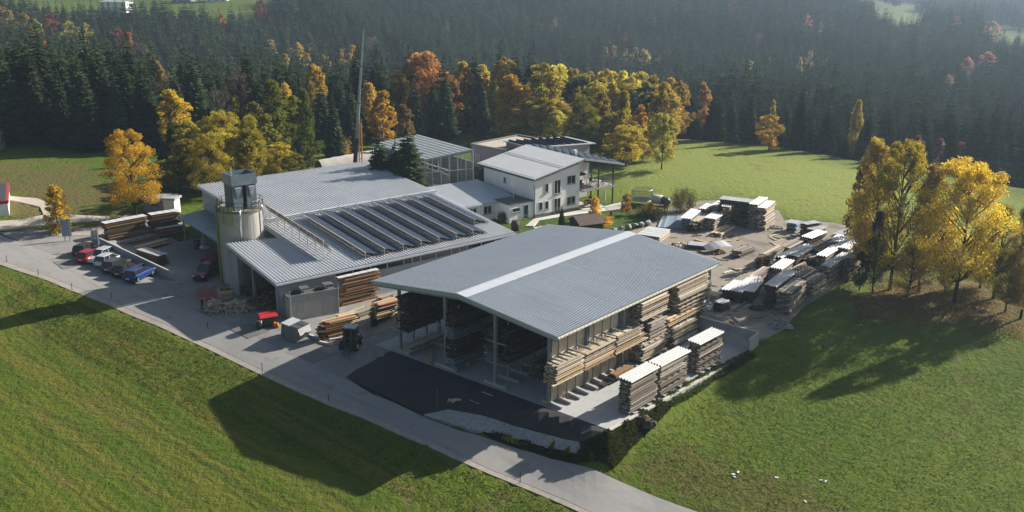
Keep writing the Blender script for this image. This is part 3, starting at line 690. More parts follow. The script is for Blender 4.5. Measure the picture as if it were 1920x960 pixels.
# solar rows on frames, running up the roof
A1 = np.array(faL(*U(560, 410, 5.6))); 
def roof_z(y): return e0 + (e1 - e0) * y / 18.75 + .1
tops = [(627,413),(697,402),(764,390),(829,378),(892,367),(958,356),(1020,344),(1085,333)]
for i in range(8):
    s0 = (560 + 67 * i * .93, 415 - 11.2 * i)
    pass
NR = 8
gs = 'rows of tilted panels on the sawmill roof'
ROWS = []
for i in range(NR):
    t = i / (NR - 1)
    ROWS.append((12.35 + t * (30.9 - 12.35), 17.4, 1.3 if i < 7 else 4.5))
for i, (x0, yt, yb) in enumerate(ROWS):
    rk = thing('solar_panel_row', f'{["first","second","third","fourth","fifth","sixth","seventh","last"][i]} row of tilted solar panels counted from the silo across the sawmill roof', 'solar panels', (*faW(x0, yb), roof_z(yb)), R(F_A), gs)
    Lr = yt - yb; sl2 = (e1 - e0) / 18.75
    def zz(y, h): return y * sl2 + h
    wdt, hi_, lo_ = 2.25, .80, .12
    nseg = int(Lr / 1.0)
    for j in range(nseg):
        a, b = Lr * j / nseg + .02, Lr * (j + 1) / nseg - .02
        mb = MB()
        mb.hexa([(0, a, zz(a, hi_)), (wdt, a, zz(a, lo_)), (wdt, b, zz(b, lo_)), (0, b, zz(b, hi_))][::-1], [(0.02, a, zz(a, hi_ + .05)), (wdt + .02, a, zz(a, lo_ + .05)), (wdt + .02, b, zz(b, lo_ + .05)), (.02, b, zz(b, hi_ + .05))][::-1])
        mb.build('panel', 'solar', rk)
    mb = MB()
    for q in range(int(Lr / 1.5) + 1):
        y = min(q * 1.5 + .1, Lr - .1)
        mb.bar((-.02, y, zz(y, -.02)), (-.02, y, zz(y, hi_ - .02)), .05); mb.bar((-.02, y, zz(y, .02)), (wdt, y, zz(y, .1)), .05); mb.bar((-.02, y, zz(y, .5)), (.9, y, zz(y, .1)), .04)
        mb.bar((wdt * .5, y, zz(y, -.02)), (wdt * .5, y, zz(y, .55)), .04)
    mb.build('stand', 'alu_frame', rk)
    mb = MB(); mb.bar((-.03, 0, zz(0, hi_)), (-.03, Lr, zz(Lr, hi_)), .06, .08); mb.bar((-.34, 0, zz(0, .55)), (-.34, Lr, zz(Lr, .55)), .06)
    for q in range(int(Lr / .5) + 1): mb.bar((-.34, q * .5, zz(q * .5, .55)), (-.02, q * .5, zz(q * .5, hi_)), .05)
    mb.bar((-.34, 0, zz(0, .1)), (-.34, Lr, zz(Lr, .1)), .06); mb.build('rail', 'alu_frame', rk)
# the separate steep panel frame by the silo
x0, y0, y1 = 8.0, 3.4, 19.2
tf = thing('tilted_panel_frame', 'long steep collector frame standing on the sawmill roof next to the silo', 'solar frame', (*faW(x0, y0), roof_z(y0)), R(F_A))
mb = MB(); Lr = y1 - y0; sl2 = (e1 - e0) / 18.75
for j in range(12):
    a, b = Lr * j / 12 + .03, Lr * (j + 1) / 12 - .03
    mb = MB(); mb.hexa([(0, a, a * sl2 + 2.3), (.85, a, a * sl2 + 1.0), (.85, b, b * sl2 + 1.0), (0, b, b * sl2 + 2.3)], [(.05, a, a * sl2 + 2.34), (.9, a, a * sl2 + 1.04), (.9, b, b * sl2 + 1.04), (.05, b, b * sl2 + 2.34)]); mb.build('panel', 'solar', tf)
mb = MB()
mb.bar((.88, -.2, .93), (.88, Lr + .2, Lr * sl2 + .93), .08, .10); mb.bar((-.06, -.2, 2.36), (-.06, Lr + .2, Lr * sl2 + 2.36), .06)
for q in range(9):
    y = Lr * q / 8; mb.bar((.88, y, y * sl2 - .02), (.88, y, y * sl2 + 1.0), .07); mb.bar((-.1, y, y * sl2 - .02), (-.1, y, y * sl2 + 2.3), .06); mb.bar((-.1, y, y * sl2 + .2), (.8, y, y * sl2 + 1.0), .05)
for q in range(13):
    y = Lr * q / 12; mb.bar((.8, y, y * sl2 + 1.0), (-.06, y, y * sl2 + 2.28), .04)
mb.build('stand', 'alu_frame', tf)

# ================================================================ silo with filter tower
sc_ = U(461, 523, 0); SR = 2.74; ST = height_over(sc_, 387) - .28
si = thing('wood_chip_silo', 'round pale concrete silo with a blue-grey filter tower on top at the hall corner', 'silo', (*sc_, 0), 0)
mb = MB(); mb.cyl(0, 0, -.1, ST, SR, 56); mb.build('shaft', 'concrete_old', si, False)
mb = MB()
for z in (1.9, 3.7, 5.5, 7.3, 9.1): mb.tube([(0, 0, z), (0, 0, z + .03)], SR + .012, 56)
for k in range(14):
    a = 2 * math.pi * (k + .3) / 14; mb.bar((math.cos(a) * (SR + .005), math.sin(a) * (SR + .005), 0), (math.cos(a) * (SR + .005), math.sin(a) * (SR + .005), ST - .3), .012)
mb.build('formwork_joint', 'concrete', si)
mb = MB(); mb.cyl(0, 0, ST, ST + .28, SR + .10, 56); dk = mb.build('deck', mat('stained_deck', (.16, .13, .105), .9, noise=[(1.2, (.28, .25, .2), .6)]), si)
def polar(a, r, z): return (r * math.cos(R(a)), r * math.sin(R(a)), z)
for k, a in enumerate((233, 247, 261)):
    mb = MB(); mb.add([polar(a - 5, SR + .02, 7.6), polar(a + 5, SR + .02, 7.6), polar(a + 5, SR + .02, 9.9), polar(a - 5, SR + .02, 9.9), polar(a - 5, SR + .07, 7.6), polar(a + 5, SR + .07, 7.6), polar(a + 5, SR + .07, 9.9), polar(a - 5, SR + .07, 9.9)], [(3, 2, 1, 0), (4, 5, 6, 7), (0, 1, 5, 4), (1, 2, 6, 5), (2, 3, 7, 6), (3, 0, 4, 7)]); mb.build('relief_panel', 'panel_yellow', si)
for k in range(16):
    a = k * 22.5
    mb = MB(); mb.bar(polar(a, SR - .0, ST + .28), polar(a, SR - .0, ST + 1.35), .08); mb.build('railing_post', 'dark_steel', dk)
mb = MB()
for z in (ST + .8, ST + 1.32): mb.tube([polar(a, SR, z) for a in range(0, 361, 15)], .035, 5)
mb.build('handrail', 'dark_steel', dk)
mb = MB(); q = polar(213, SR + .3, 0); mb.tube([(q[0], q[1], -.05), (q[0], q[1], ST + .9)], .16, 10); mb.build('riser_pipe', 'pole_yellow', si)
mb = MB(); a = 283
mb.tube([polar(a, SR + .35, 5.55), polar(a, SR + .35, 9.0), polar(a, SR + .30, 9.35), polar(a, SR + .0, 9.5), polar(a, SR - .2, 9.5)], .15, 12); mb.build('duct', 'alu', si, True)
mb = MB(); a = 345
mb.tube([polar(a, SR + .3, 5.7), polar(a, SR + .3, 9.4), polar(a, SR + .15, 9.8), polar(a, SR - .3, 9.95)], .09, 10); mb.build('duct', 'alu', si, True)
mb = MB()
for s_ in (-.25, .25): mb.bar((*polar(352 + s_ * 10, SR + .15, 0)[:2], 5.6), (*polar(352 + s_ * 10, SR + .15, 0)[:2], ST + 1.3), .04)
for k in range(16): mb.bar((*polar(349.5, SR + .15, 0)[:2], 5.8 + k * .35), (*polar(354.5, SR + .15, 0)[:2], 5.8 + k * .35), .03)
mb.build('ladder', 'dark_steel', si)
# filter tower
ft = MB(); T0 = ST + .28
M['filter'] = mat('filter_housing', (.20, .25, .285), .4, .2, .5, noise=[(1.2, (.12, .17, .21), .6), (3, (.24, .31, .36), .3)])
M['filter_grey'] = mat('filter_side', (.13, .14, .15), .6)
tw = Matrix.Rotation(R(38), 4, 'Z')
def tb(x0, y0, z0, x1, y1, z1):
    b = MB(); p = [tw @ Vector(q) for q in ((x0, y0, z0), (x1, y0, z0), (x1, y1, z0), (x0, y1, z0), (x0, y0, z1), (x1, y0, z1), (x1, y1, z1), (x0, y1, z1))]
    b.hexa(p[:4], p[4:]); return b
fx0, fx1, fy0, fy1 = -1.55, 1.45, -1.75, .75
tb(fx0, fy0, T0, fx0 + 1.25, fy1, T0 + 3.1).build('filter_column', 'filter', si)
tb(fx1 - 1.25, fy0, T0, fx1, fy1, T0 + 3.1).build('filter_column', 'filter', si)
tb(fx0 - .05, fy0 + .2, T0 + .02, fx0 - .005, fy1 - .1, T0 + 3.0).build('side_cover', 'filter_grey', si)
tb(fx0 + 1.26, fy0 + .35, T0, fx1 - 1.26, fy1, T0 + 3.0).build('gap_shade', 'rubber', si)  # black box paints the shade in the gap between the columns
hp = None
for a_ in ((fx0 - .12, fy0 - .12, fx1 + .12, fy0 - .06), (fx0 - .12, fy1 + .06, fx1 + .12, fy1 + .12), (fx0 - .12, fy0 - .06, fx0 - .06, fy1 + .06), (fx1 + .06, fy0 - .06, fx1 + .12, fy1 + .06)):
    tb(a_[0], a_[1], T0 + 3.12, a_[2], a_[3], T0 + 4.35).build('hood_side', 'filter', si)
tb(fx0 - .16, fy0 - .16, T0 + 3.05, fx1 + .16, fy1 + .16, T0 + 3.12).build('hood_floor', 'filter', si)
for x0 in (fx0 + .62, fx1 - .62):
    b = MB(); vs = [tw @ Vector(q) for q in ((x0 - .42, fy0 - .02, T0 + 2.95), (x0 + .42, fy0 - .02, T0 + 2.95), (x0 + .12, fy0 - .02, T0 + 1.5), (x0 - .12, fy0 - .02, T0 + 1.5), (x0 - .42, fy0 - .3, T0 + 2.75), (x0 + .42, fy0 - .3, T0 + 2.75))]
    b.add(vs, [(0, 1, 5, 4), (4, 5, 2, 3), (0, 4, 3), (1, 2, 5)]); b.build('spout', 'alu', si)
b = MB(); b.tube([tw @ Vector((fx1 + .3, -.2, T0)), tw @ Vector((fx1 + .3, -.2, T0 + 2.2))], .12, 10); b.cyl(*(tw @ Vector((fx1 + .3, -.2, 0)))[:2], T0 + 1.9, T0 + 2.6, .2, 12); b.build('vent_pipe', 'alu', si, True)
for x0, y0 in ((fx0, fy0),):
    p = tw @ Vector((x0, y0, 0)); b = MB(); b.tube([(p.x, p.y, T0 + 4.3), (p.x, p.y, T0 + 5.4)], .02, 5); b.build('antenna', 'white_steel', si)

# ================================================================ concrete box bunker in front of the hall
bx0 = U(545, 608, -.3); bx1 = U(636, 590, -.2)
ang = math.atan2(*(bx1 - bx0)[::-1]); BL = np.linalg.norm(bx1 - bx0)
bk = thing('concrete_bunker', 'concrete box bunker with flat dark roof standing before the hall wall', 'bunker', (*bx0, -.35), ang)
mb = MB(); mb.box(0, 0, 0, BL, .22, 2.5); mb.box(0, .22, 0, .22, 2.9, 2.9); mb.box(BL - .22, .22, 0, BL, 2.9, 2.9); mb.box(0, 2.9, 0, BL, 3.1, 3.3); mb.build('wall', 'concrete_old', bk)
mb = MB(); mb.box(0, -.05, 2.5, BL, -.003, 3.35); mb.build('parapet', 'concrete', bk)
mb = MB(); mb.box(-.02, 0.003, 2.95, BL + .02, 3.2, 3.08); mb.build('roof', mat('bitumen_roof', (.07, .068, .065), .9, noise=[(1, (.12, .11, .10), .6)]), bk)
for x in (1.5, 4.3):
    mb = MB(); mb.box(x - .5, 1.1, 3.08, x + .6, 2.0, 3.22, 0); h = mb.build('roof_hatch', 'dark_steel', bk)
    mb = MB(); mb.box(x + .3, .9, 3.2, x + .4, 1.0, 3.65); mb.box(x + .8, 1.5, 3.2, x + .9, 1.6, 3.65); mb.box(x + .1, .7, 3.65, x + 1.15, 1.75, 3.72); mb.build('cowl', 'alu', h)
for x in (0.05, BL - .05):
    mb = MB(); mb.tube([(x, -.12, 0), (x, -.12, 3.9)], .05, 6); mb.build('pipe', 'steel', bk)
# ================================================================ white house
hz0 = 2.0
ho = thing('white_house', 'two-storey white rendered house with pale metal gable roof and covered balcony', 'house', (*H_O, hz0), R(H_A))
def window(parent, x, z, w_, h_, y=0.0, axis='x', name='window', mull=1, flip=-1):
    """window in a wall whose outer face is the plane y (axis x) or x (axis y)"""
    def bx_(m, a0, d0, z0, a1, d1, z1):
        if axis == 'x': m.box(a0, y + flip * d0, z0, a1, y + flip * d1, z1)
        else: m.box(y + flip * d0, a0, z0, y + flip * d1, a1, z1)
    m = MB(); bx_(m, x, -.06, z, x + w_, .012, z + h_); g_ = m.build(name, 'glass_dark', parent)
    m = MB(); t = .07
    bx_(m, x - t, -.05, z - t, x, .05, z + h_ + t); bx_(m, x + w_, -.05, z - t, x + w_ + t, .05, z + h_ + t)
    bx_(m, x, -.05, z + h_, x + w_, .05, z + h_ + t); bx_(m, x, -.05, z - t, x + w_, .05, z)
    for k in range(1, mull + 1): bx_(m, x + w_ * k / (mull + 1) - .03, -.04, z, x + w_ * k / (mull + 1) + .03, .04, z + h_)
    m.build('frame', 'frame_white', g_)
    m = MB(); bx_(m, x - .12, -.02, z - t - .06, x + w_ + .12, .14, z - t - .003); m.build('sill', 'frame_dark', g_)
    return g_
zl, zr, HWd, HDp = 5.35, 7.05, 8.65, 12.6
mb = MB()
mb.profile([(0, .35), (HWd, .35), (HWd, zr), (0, zl)], 'y', 0, HDp); mb.build('wall', 'wall_white', ho)
mb = MB(); mb.box(.02, .02, -.3, HWd - .02, HDp - .02, .349); mb.build('plinth', 'wall_plinth', ho)
mb = MB(); mb.profile([(HWd, 0), (14.6, 0), (14.6, 6.2), (HWd, zr + .05)], 'y', 5.0, HDp - .1); mb.build('wall', 'wall_white', ho)
for (x, z, w_, h_, mu) in ((1.95, 3.55, .62, 1.15, 0), (3.75, 3.05, 1.1, 1.95, 1), (6.2, 4.2, 1.55, 1.15, 1), (.85, .95, .62, 1.15, 0), (2.0, .95, .62, 1.15, 0), (6.2, 1.0, 1.6, 1.15, 1)): window(ho, x, z, w_, h_, 0, 'x', 'window', mu)
window(ho, 3.75, .06, 1.15, 2.2, 0, 'x', 'glass_door', 1)
window(ho, 6.9, 4.0, .55, .75, 0, 'y')
mb = MB(); mb.tube([(-.55, -.5, 5.05), (-.2, -.12, 4.6), (-.02, -.10, 4.3), (-.02, -.10, 0)], .05, 7); mb.build('downpipe', 'dark_steel', ho)
# roof
Z0, ZR, Z1 = 7.91 - hz0, 9.76 - hz0, 8.1 - hz0
M['house_roof'] = mat('pale_house_roof', (.50, .515, .53), .45, .0, .5, noise=[(.3, (.44, .455, .47), .7), (2, (.55, .56, .57), .4)])
def roofslab(parent, q, th, m, name='roof'):
    b = MB(); b.hexa([(x, y, z - th) for x, y, z in q], [(x, y, z) for x, y, z in q]); return b.build(name, m, parent)
yb = 13.6
r1_ = roofslab(ho, [(-.62, -.6, Z0), (9.0, -.6, ZR), (9.0, yb, ZR), (-.62, yb, Z0)], .16, 'house_roof')
mb = MB()
for k in range(22):
    y = -.3 + k * .63; mb.hexa([(-.62, y, Z0 + .002), (9.0, y, ZR + .002), (9.0, y + .04, ZR + .002), (-.62, y + .04, Z0 + .002)], [(-.62, y, Z0 + .03), (9.0, y, ZR + .03), (9.0, y + .04, ZR + .03), (-.62, y + .04, Z0 + .03)])
mb.build('standing_seam', 'house_roof', r1_)
mb = MB(); t = .57; xm = -.62 + 9.62 * t; zm = Z0 + (ZR - Z0) * t
for q in range(27): mb.box(xm - .03, -.4 + q * .52, zm, xm + .03, -.34 + q * .52, zm + .16)
mb.bar((xm, -.5, zm + .14), (xm, yb - .1, zm + .14), .05); mb.bar((-.45, -.5, Z0 + .17), (-.45, yb - .1, Z0 + .17), .05)
for q in range(27): mb.box(-.48, -.4 + q * .52, Z0 + .03, -.42, -.34 + q * .52, Z0 + .2)
mb.build('snow_guard', 'steel', r1_)
mb = MB(); mb.box(-.76, -.6, Z0 - .15, -.63, yb, Z0 - .02); mb.build('gutter', 'dark_steel', r1_)
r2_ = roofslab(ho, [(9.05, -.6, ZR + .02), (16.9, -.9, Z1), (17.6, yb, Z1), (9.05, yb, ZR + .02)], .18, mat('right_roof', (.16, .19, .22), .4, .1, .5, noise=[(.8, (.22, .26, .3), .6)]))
mb = MB(); mb.hexa([(9.0, -.65, ZR - .2), (16.95, -.95, Z1 - .24), (16.95, -.91, Z1 - .24), (9.0, -.61, ZR - .2)], [(9.0, -.65, ZR + .08), (16.95, -.95, Z1 + .03), (16.95, -.91, Z1 + .03), (9.0, -.61, ZR + .08)]); mb.build('verge_trim', 'flashing', r2_)
for k in range(7):
    for j in range(5):
        x, y = 9.6 + j * 1.5, .2 + k * 1.85; z = ZR - (x - 9.05) * (ZR - Z1) / 7.9 + .03
        mb = MB(); mb.hexa([(x, y, z), (x + 1.15, y, z - .24), (x + 1.15, y + 1.5, z - .24), (x, y + 1.5, z)], [(x, y, z + .04), (x + 1.15, y, z - .20), (x + 1.15, y + 1.5, z + .02), (x, y + 1.5, z + .26)]); mb.build('roof_collector', 'solar', r2_)
mb = MB(); mb.box(10.3, 3.1, ZR - .3, 10.75, 3.55, ZR + .55); mb.build('chimney', 'wall_white', r2_)
# balcony and posts
mb = MB(); mb.box(HWd + .01, -.9, 2.75, 15.2, 4.98, 2.98); bal = mb.build('balcony', mat('balcony_deck', (.34, .31, .28), .8), ho)
mb = MB()
for (a, b) in (((HWd + .1, -.85), (15.1, -.85)), ((15.1, -.85), (15.1, 4.9))):
    n_ = int(math.dist(a, b) / 1.3) + 1
    for k in range(n_ + 1):
        p = (a[0] + (b[0] - a[0]) * k / n_, a[1] + (b[1] - a[1]) * k / n_); mb.bar((*p, 2.98), (*p, 3.95), .045)
    for z in (3.3, 3.6, 3.93): mb.bar((*a, z), (*b, z), .03)
mb.build('railing', 'steel', bal)
for x, y, zt in ((11.9, -.6, ZR - .85), (14.9, -.6, Z1 + .2), (14.9, 4.4, Z1 + .2)):
    mb = MB(); mb.box(x - .09, y - .09, -.1, x + .09, y + .09, zt); mb.build('post', 'wood_dark', ho)
mb = MB(); mb.bar((9.0, -.55, 7.35), (16.5, -.55, 5.85), .12, .2); mb.build('rafter', 'wood_dark', ho)
mb = MB(); mb.prism([(8.7, -1.6), (15.5, -1.4), (17.6, .5), (17.9, 3), (15.5, 5.2), (8.7, 4.9)], -.25, .06); t_ = mb.build('terrace_paving', 'paving'); place(t_, (*H_O, hz0), R(H_A)); tag(t_, kind='structure')
def garden_table(lab, x, y, z, mt):
    t = thing('patio_table', lab, 'table', (*hoW(x, y), z), R(H_A + 8))
    m = MB(); m.box(-.9, -.45, .7, .9, .45, .75); m.build('tabletop', mt, t)
    for a, b in ((-.8, -.35), (.8, -.35), (.8, .35), (-.8, .35)): m = MB(); m.box(a - .03, b - .03, 0, a + .03, b + .03, .7); m.build('leg', mt, t)
def garden_chair(lab, x, y, z, rz, mt):
    t = thing('garden_chair', lab, 'chair', (*hoW(x, y), z), rz, 'chairs around the house')
    m = MB(); m.box(-.24, -.24, .42, .24, .24, .47); m.build('seat', mt, t); m = MB(); m.box(-.24, .2, .5, .24, .25, .98); m.build('backrest', mt, t)
    for a, b in ((-.2, -.2), (.2, -.2), (.2, .2), (-.2, .2)): m = MB(); m.box(a - .025, b - .025, 0, a + .025, b + .025, .42); m.build('leg', mt, t)
M['red_wood'] = mat('reddish_wood', (.16, .055, .035), .6)
garden_table('reddish wooden table under the balcony', 11.6, .9, hz0 + .06, 'red_wood')
garden_table('white garden table on the balcony', 12.4, .6, hz0 + 2.98, 'white_plastic')
for k, (x, y, r_) in enumerate(((10.6, -.1, 3.1), (11.6, -.2, 3.2), (12.6, 1.9, 0))): garden_chair(f'reddish wooden chair under the balcony, {["nearest the house corner","beside the table front","behind the table"][k]}', x, y, hz0 + .06, r_, 'red_wood')
for k, (x, y, r_) in enumerate(((11.0, .7, 1.6), (12.3, 1.6, 0), (13.8, .6, -1.6))): garden_chair(f'dark chair on the balcony, {["left of","behind","right of"][k]} the white table', x, y, hz0 + 2.98, r_, 'frame_dark')
sw = thing('garden_swing', 'canopied swing seat with dark roof standing on the balcony', 'swing', (*hoW(9.6, 1.2), hz0 + 2.98), R(H_A))
m = MB(); m.hexa([(-.95, -.7, 1.95), (.95, -.7, 1.95), (.95, .7, 2.05), (-.95, .7, 2.05)], [(-.85, -.3, 2.2), (.85, -.3, 2.2), (.85, .3, 2.22), (-.85, .3, 2.22)]); m.build('canopy', 'wood_dark', sw)
m = MB(); m.box(-.75, -.35, .5, .75, .2, .58); m.box(-.75, .2, .5, .75, .28, 1.05); m.build('seat', 'dark_steel', sw)
m = MB()
for s_ in (-.9, .9): m.bar((s_, -.6, 0), (s_, 0, 1.97), .05); m.bar((s_, .6, 0), (s_, 0, 1.97), .05)
m.build('frame', 'white_steel', sw)
pq = G(1133, 389); um = thing('closed_parasol', 'folded pale parasol standing on the terrace edge', 'parasol', pq, 0)
m = MB(); m.tube([(0, 0, 0), (0, 0, 2.9)], .03, 6); m.build('pole', 'steel', um); m = MB(); m.tube([(0, 0, .9), (0, 0, 1.2), (0, 0, 2.5), (0, 0, 2.85)], [.10, .17, .10, .02], 9); m.build('canopy', mat('parasol_cloth', (.42, .46, .48), .8), um, True)
m = MB(); m.cyl(0, 0, 0, .1, .3, 12); m.build('base', 'concrete', um)

# ---------------- the low annex between hall and house
an = thing('low_annex', 'single-storey white annex with ribbed metal pitched roof between hall and house', 'annex', (*hoW(-10.7, 3.0), hz0), R(H_A))
AL, AW = 9.9, 10.6; az0, az1 = 4.5 - hz0, 5.35 - hz0
mb = MB(); wavy_roof(mb, (-.3, 0, az0), (AL + .2, 0, az0), (AL + .2, AW, az1), (-.3, AW, az1), .33, .04, 0, .12); ar = mb.build('roof', ['roof_factory', 'steel'], an)
mb = MB(); mb.box(-.35, -.16, az0 - .16, AL + .25, -.03, az0 - .02); mb.build('gutter', 'flashing', ar)
for k in range(13):
    x = .1 + k * .8; mb = MB(); mb.box(x, .05, az0 - .3, x + .1, .75, az0 - .14); mb.build('rafter_end', 'wood_dark', an)
mb = MB(); mb.box(0, .75, -.4, AL, 1.0, az0 - .17); mb.profile([(1.0, -.4), (AW - .5, -.4), (AW - .5, az1 - .2), (1.0, az0 - .18)], 'x', AL - .25, AL); mb.box(0, AW - .5, -.4, AL, AW - .3, az1 - .2); mb.profile([(1.0, -.4), (AW - .5, -.4), (AW - .5, az1 - .2), (1.0, az0 - .18)], 'x', 0, .25); mb.build('wall', 'wall_white', an)
for x in (1.6, 4.3, 7.0): window(an, x, .75, 1.35, 1.05, .75, 'x')
lk = thing('flat_link_building', 'narrow flat-roofed white link with dark door joining annex and house', 'annex', (*hoW(-4.4, .2), hz0), R(H_A))
mb = MB(); mb.box(.0, .0, -.4, 4.38, 8.2, 2.45); mb.build('wall', 'wall_white', lk)
mb = MB(); mb.box(-.1, -.1, 2.455, 4.37, 8.3, 2.6); mb.build('roof', mat('dark_flat_roof', (.07, .075, .08), .6, noise=[(1.2, (.12, .125, .13), .6)]), lk)
window(lk, .5, 1.35, 1.35, .5, 0, 'x', 'window', 0); window(lk, 2.6, .05, .75, 2.0, 0, 'x', 'door', 0)
di = thing('satellite_dish', 'white satellite dish on a pole above the annex roof edge', 'satellite dish', (*hoW(-1.9, 2.6), hz0 + 2.6), 0)
m = MB(); m.tube([(0, 0, 0), (0, 0, 2.1)], .05, 7); m.build('pole', 'white_steel', di)
m = MB(); ring = []
vs = []; fs = []
dr = Vector((-.2, -.9, .35)).normalized(); uq = dr.to_track_quat('Z', 'Y')
for j in range(4):
    rr = .45 * j / 3
    for k in range(14): a = 2 * math.pi * k / 14; vs.append(Vector((0, -.1, 2.25)) + uq @ Vector((rr * math.cos(a), rr * math.sin(a) * 1.05, .55 * rr * rr)))
for j in range(3):
    for k in range(14): k2 = (k + 1) % 14; fs.append((j * 14 + k, j * 14 + k2, (j + 1) * 14 + k2, (j + 1) * 14 + k))
m.add(vs, fs); m.build('dish', 'white_plastic', di, True)
m = MB(); m.bar((0, -.1, 1.95), (-.1, -.65, 2.35), .03); m.build('feed_arm', 'steel', di)

# ---------------- grey flat-roofed building behind the house
gb = [U(*q) for q in ((883.6, 268.6, 8), (945.5, 280, 8), (1033, 262.4, 8), (971.4, 252, 8))]
def slabpoly(mb_, pts, z0, z1): mb_.prism([tuple(p) for p in pts], z0, z1)
gc = (gb[0] + gb[2]) / 2
gy_ = thing('grey_flat_building', 'grey and maroon flat-roofed building with gravel roof behind the house', 'building', (*gc, 1.0), 0)
loc_ = [p - gc for p in gb]
mb = MB(); slabpoly(mb, loc_, -1, 6.55); wq = mb.build('wall', 'wall_mauve', gy_)
d1 = (loc_[2] - loc_[1]); n1 = np.array([d1[1], -d1[0]]) / np.linalg.norm(d1)
mb = MB(); a, b = loc_[1] + n1 * .02 + d1 * .01, loc_[2] + n1 * .02
mb.hexa([(*a, 3.0), (*(a + n1 * .05), 3.0), (*(b + n1 * .05), 3.0), (*b, 3.0)], [(*a, 6.5), (*(a + n1 * .05), 6.5), (*(b + n1 * .05), 6.5), (*b, 6.5)]); mb.build('cladding', 'wall_maroon', gy_)
mb = MB(); inn = [p * .97 for p in loc_]; slabpoly(mb, inn, 6.56, 6.75); mb.build('gravel_cover', 'gravel_roof', gy_)
mb = MB()
for i in range(4):
    a, b = loc_[i], loc_[(i + 1) % 4]; mb.bar((*a, 6.78), (*b, 6.78), .32, .42)
mb.build('parapet', mat('parapet_metal', (.2, .19, .18), .5), gy_)
d0 = loc_[1] - loc_[0]; n0 = np.array([d0[1], -d0[0]]) / np.linalg.norm(d0); u0 = d0 / np.linalg.norm(d0)
for s_, z0, z1 in ((.16, 3.2, 5.6),):
    c0 = loc_[0] + d0 * s_
    mb = MB(); a, b = c0 + n0 * .02, c0 + u0 * .8 + n0 * .02
    mb.hexa([(*a, z0), (*(a + n0 * .05), z0), (*(b + n0 * .05), z0), (*b, z0)], [(*a, z1), (*(a + n0 * .05), z1), (*(b + n0 * .05), z1), (*b, z1)]); wn = mb.build('window', 'glass_dark', gy_)
    mb = MB(); mb.bar((*(a + n0 * .06 - u0 * .05), z0 - .05), (*(a + n0 * .06 - u0 * .05), z1 + .05), .08); mb.bar((*(b + n0 * .06 + u0 * .05), z0 - .05), (*(b + n0 * .06 + u0 * .05), z1 + .05), .08); mb.bar((*(a + n0 * .06), z1 - .5), (*(b + n0 * .06), z1 - .5), .08); mb.build('frame', 'frame_white', wn)
# dark collector roof beyond
ob = thing('collector_roof_building', 'low building with dark sloping collector roof beyond the house', 'building', (*hoW(11.5, 15.2), 2.0), R(H_A))
mb = MB(); mb.profile([(0, -1), (12.5, -1), (12.5, 5.9), (0, 6.6)], 'y', 0, 7.0); mb.build('wall', 'wall_mauve', ob)
mb = MB(); mb.hexa([(-.4, -.4, 6.65), (13.6, -.4, 5.86), (13.6, 7.4, 5.86), (-.4, 7.4, 6.65)], [(-.4, -.4, 6.8), (13.6, -.4, 6.0), (13.6, 7.4, 6.0), (-.4, 7.4, 6.8)]); rr_ = mb.build('roof', 'roof_shed', ob)
for k in range(8):
    mb = MB(); x = .2 + k * 1.6; z = 6.8 - (x + .4) * .8 / 14 + .02; mb.hexa([(x, .2, z), (x + .9, .2, z - .06), (x + .9, 6.6, z - .06), (x, 6.6, z)], [(x, .2, z + .3), (x + .9, .2, z + .02), (x + .9, 6.6, z + .02), (x, 6.6, z + .3)]); mb.build('roof_collector', 'solar', rr_)

# ---------------- steel frame hall with glazed roof (under construction)
gq = [U(*q) for q in ((784, 263, 8.2), (887, 292, 8.2), (796.6, 299.7, 8.2), (682, 271, 8.2))]
v1 = gq[1] - gq[0]; gq[3] = gq[2] - (gq[1] - gq[0]); 
gz = hz(*gq[1])
gh = thing('glazed_frame_hall', 'unfinished white steel frame hall with striped glazed roof behind the sawmill', 'hall', (*gq[1], gz), 0)
L4 = [p - gq[1] for p in gq]; H4 = 8.2 - gz
def lerp(a, b, t): return a + (b - a) * t
def quadp(s_, t): return lerp(lerp(L4[0], L4[1], s_), lerp(L4[3], L4[2], s_), t)
def zroof(t): return H4 + 1.0 - 1.0 * t
mb = MB(); 
mb.hexa([(*quadp(0, 0), zroof(0) - .1), (*quadp(1, 0), zroof(0) - .1), (*quadp(1, 1), zroof(1) - .1), (*quadp(0, 1), zroof(1) - .1)], [(*quadp(0, 0), zroof(0)), (*quadp(1, 0), zroof(0)), (*quadp(1, 1), zroof(1)), (*quadp(0, 1), zroof(1))])
gr = mb.build('glazing', 'glass_roof', gh)
for k in range(9):
    t = (k + .25) / 9
    mb = MB(); a, b = quadp(0, t), quadp(1, t); a2, b2 = quadp(0, t + .05), quadp(1, t + .05)
    mb.hexa([(*a, zroof(t) + .01), (*b, zroof(t) + .01), (*b2, zroof(t + .05) + .01), (*a2, zroof(t + .05) + .01)], [(*a, zroof(t) + .05), (*b, zroof(t) + .05), (*b2, zroof(t + .05) + .05), (*a2, zroof(t + .05) + .05)]); mb.build('glazing_bar', 'tin_dull', gr)
for (a, b) in (((0, 0), (1, 0)), ((1, 0), (1, 1)), ((0, 1), (1, 1)), ((0, 0), (0, 1))):
    pa, pb = quadp(*a), quadp(*b); mb = MB(); mb.bar((*pa, zroof(a[1]) - .2), (*pb, zroof(b[1]) - .2), .15, .3); mb.build('edge_beam', 'steel', gh)
for s_ in np.linspace(0, 1, 6):
    for t in (0, .5, 1):
        p = quadp(s_, t); mb = MB(); mb.box(p[0] - .09, p[1] - .09, -1, p[0] + .09, p[1] + .09, zroof(t) - .1); mb.build('post', 'white_steel', gh)
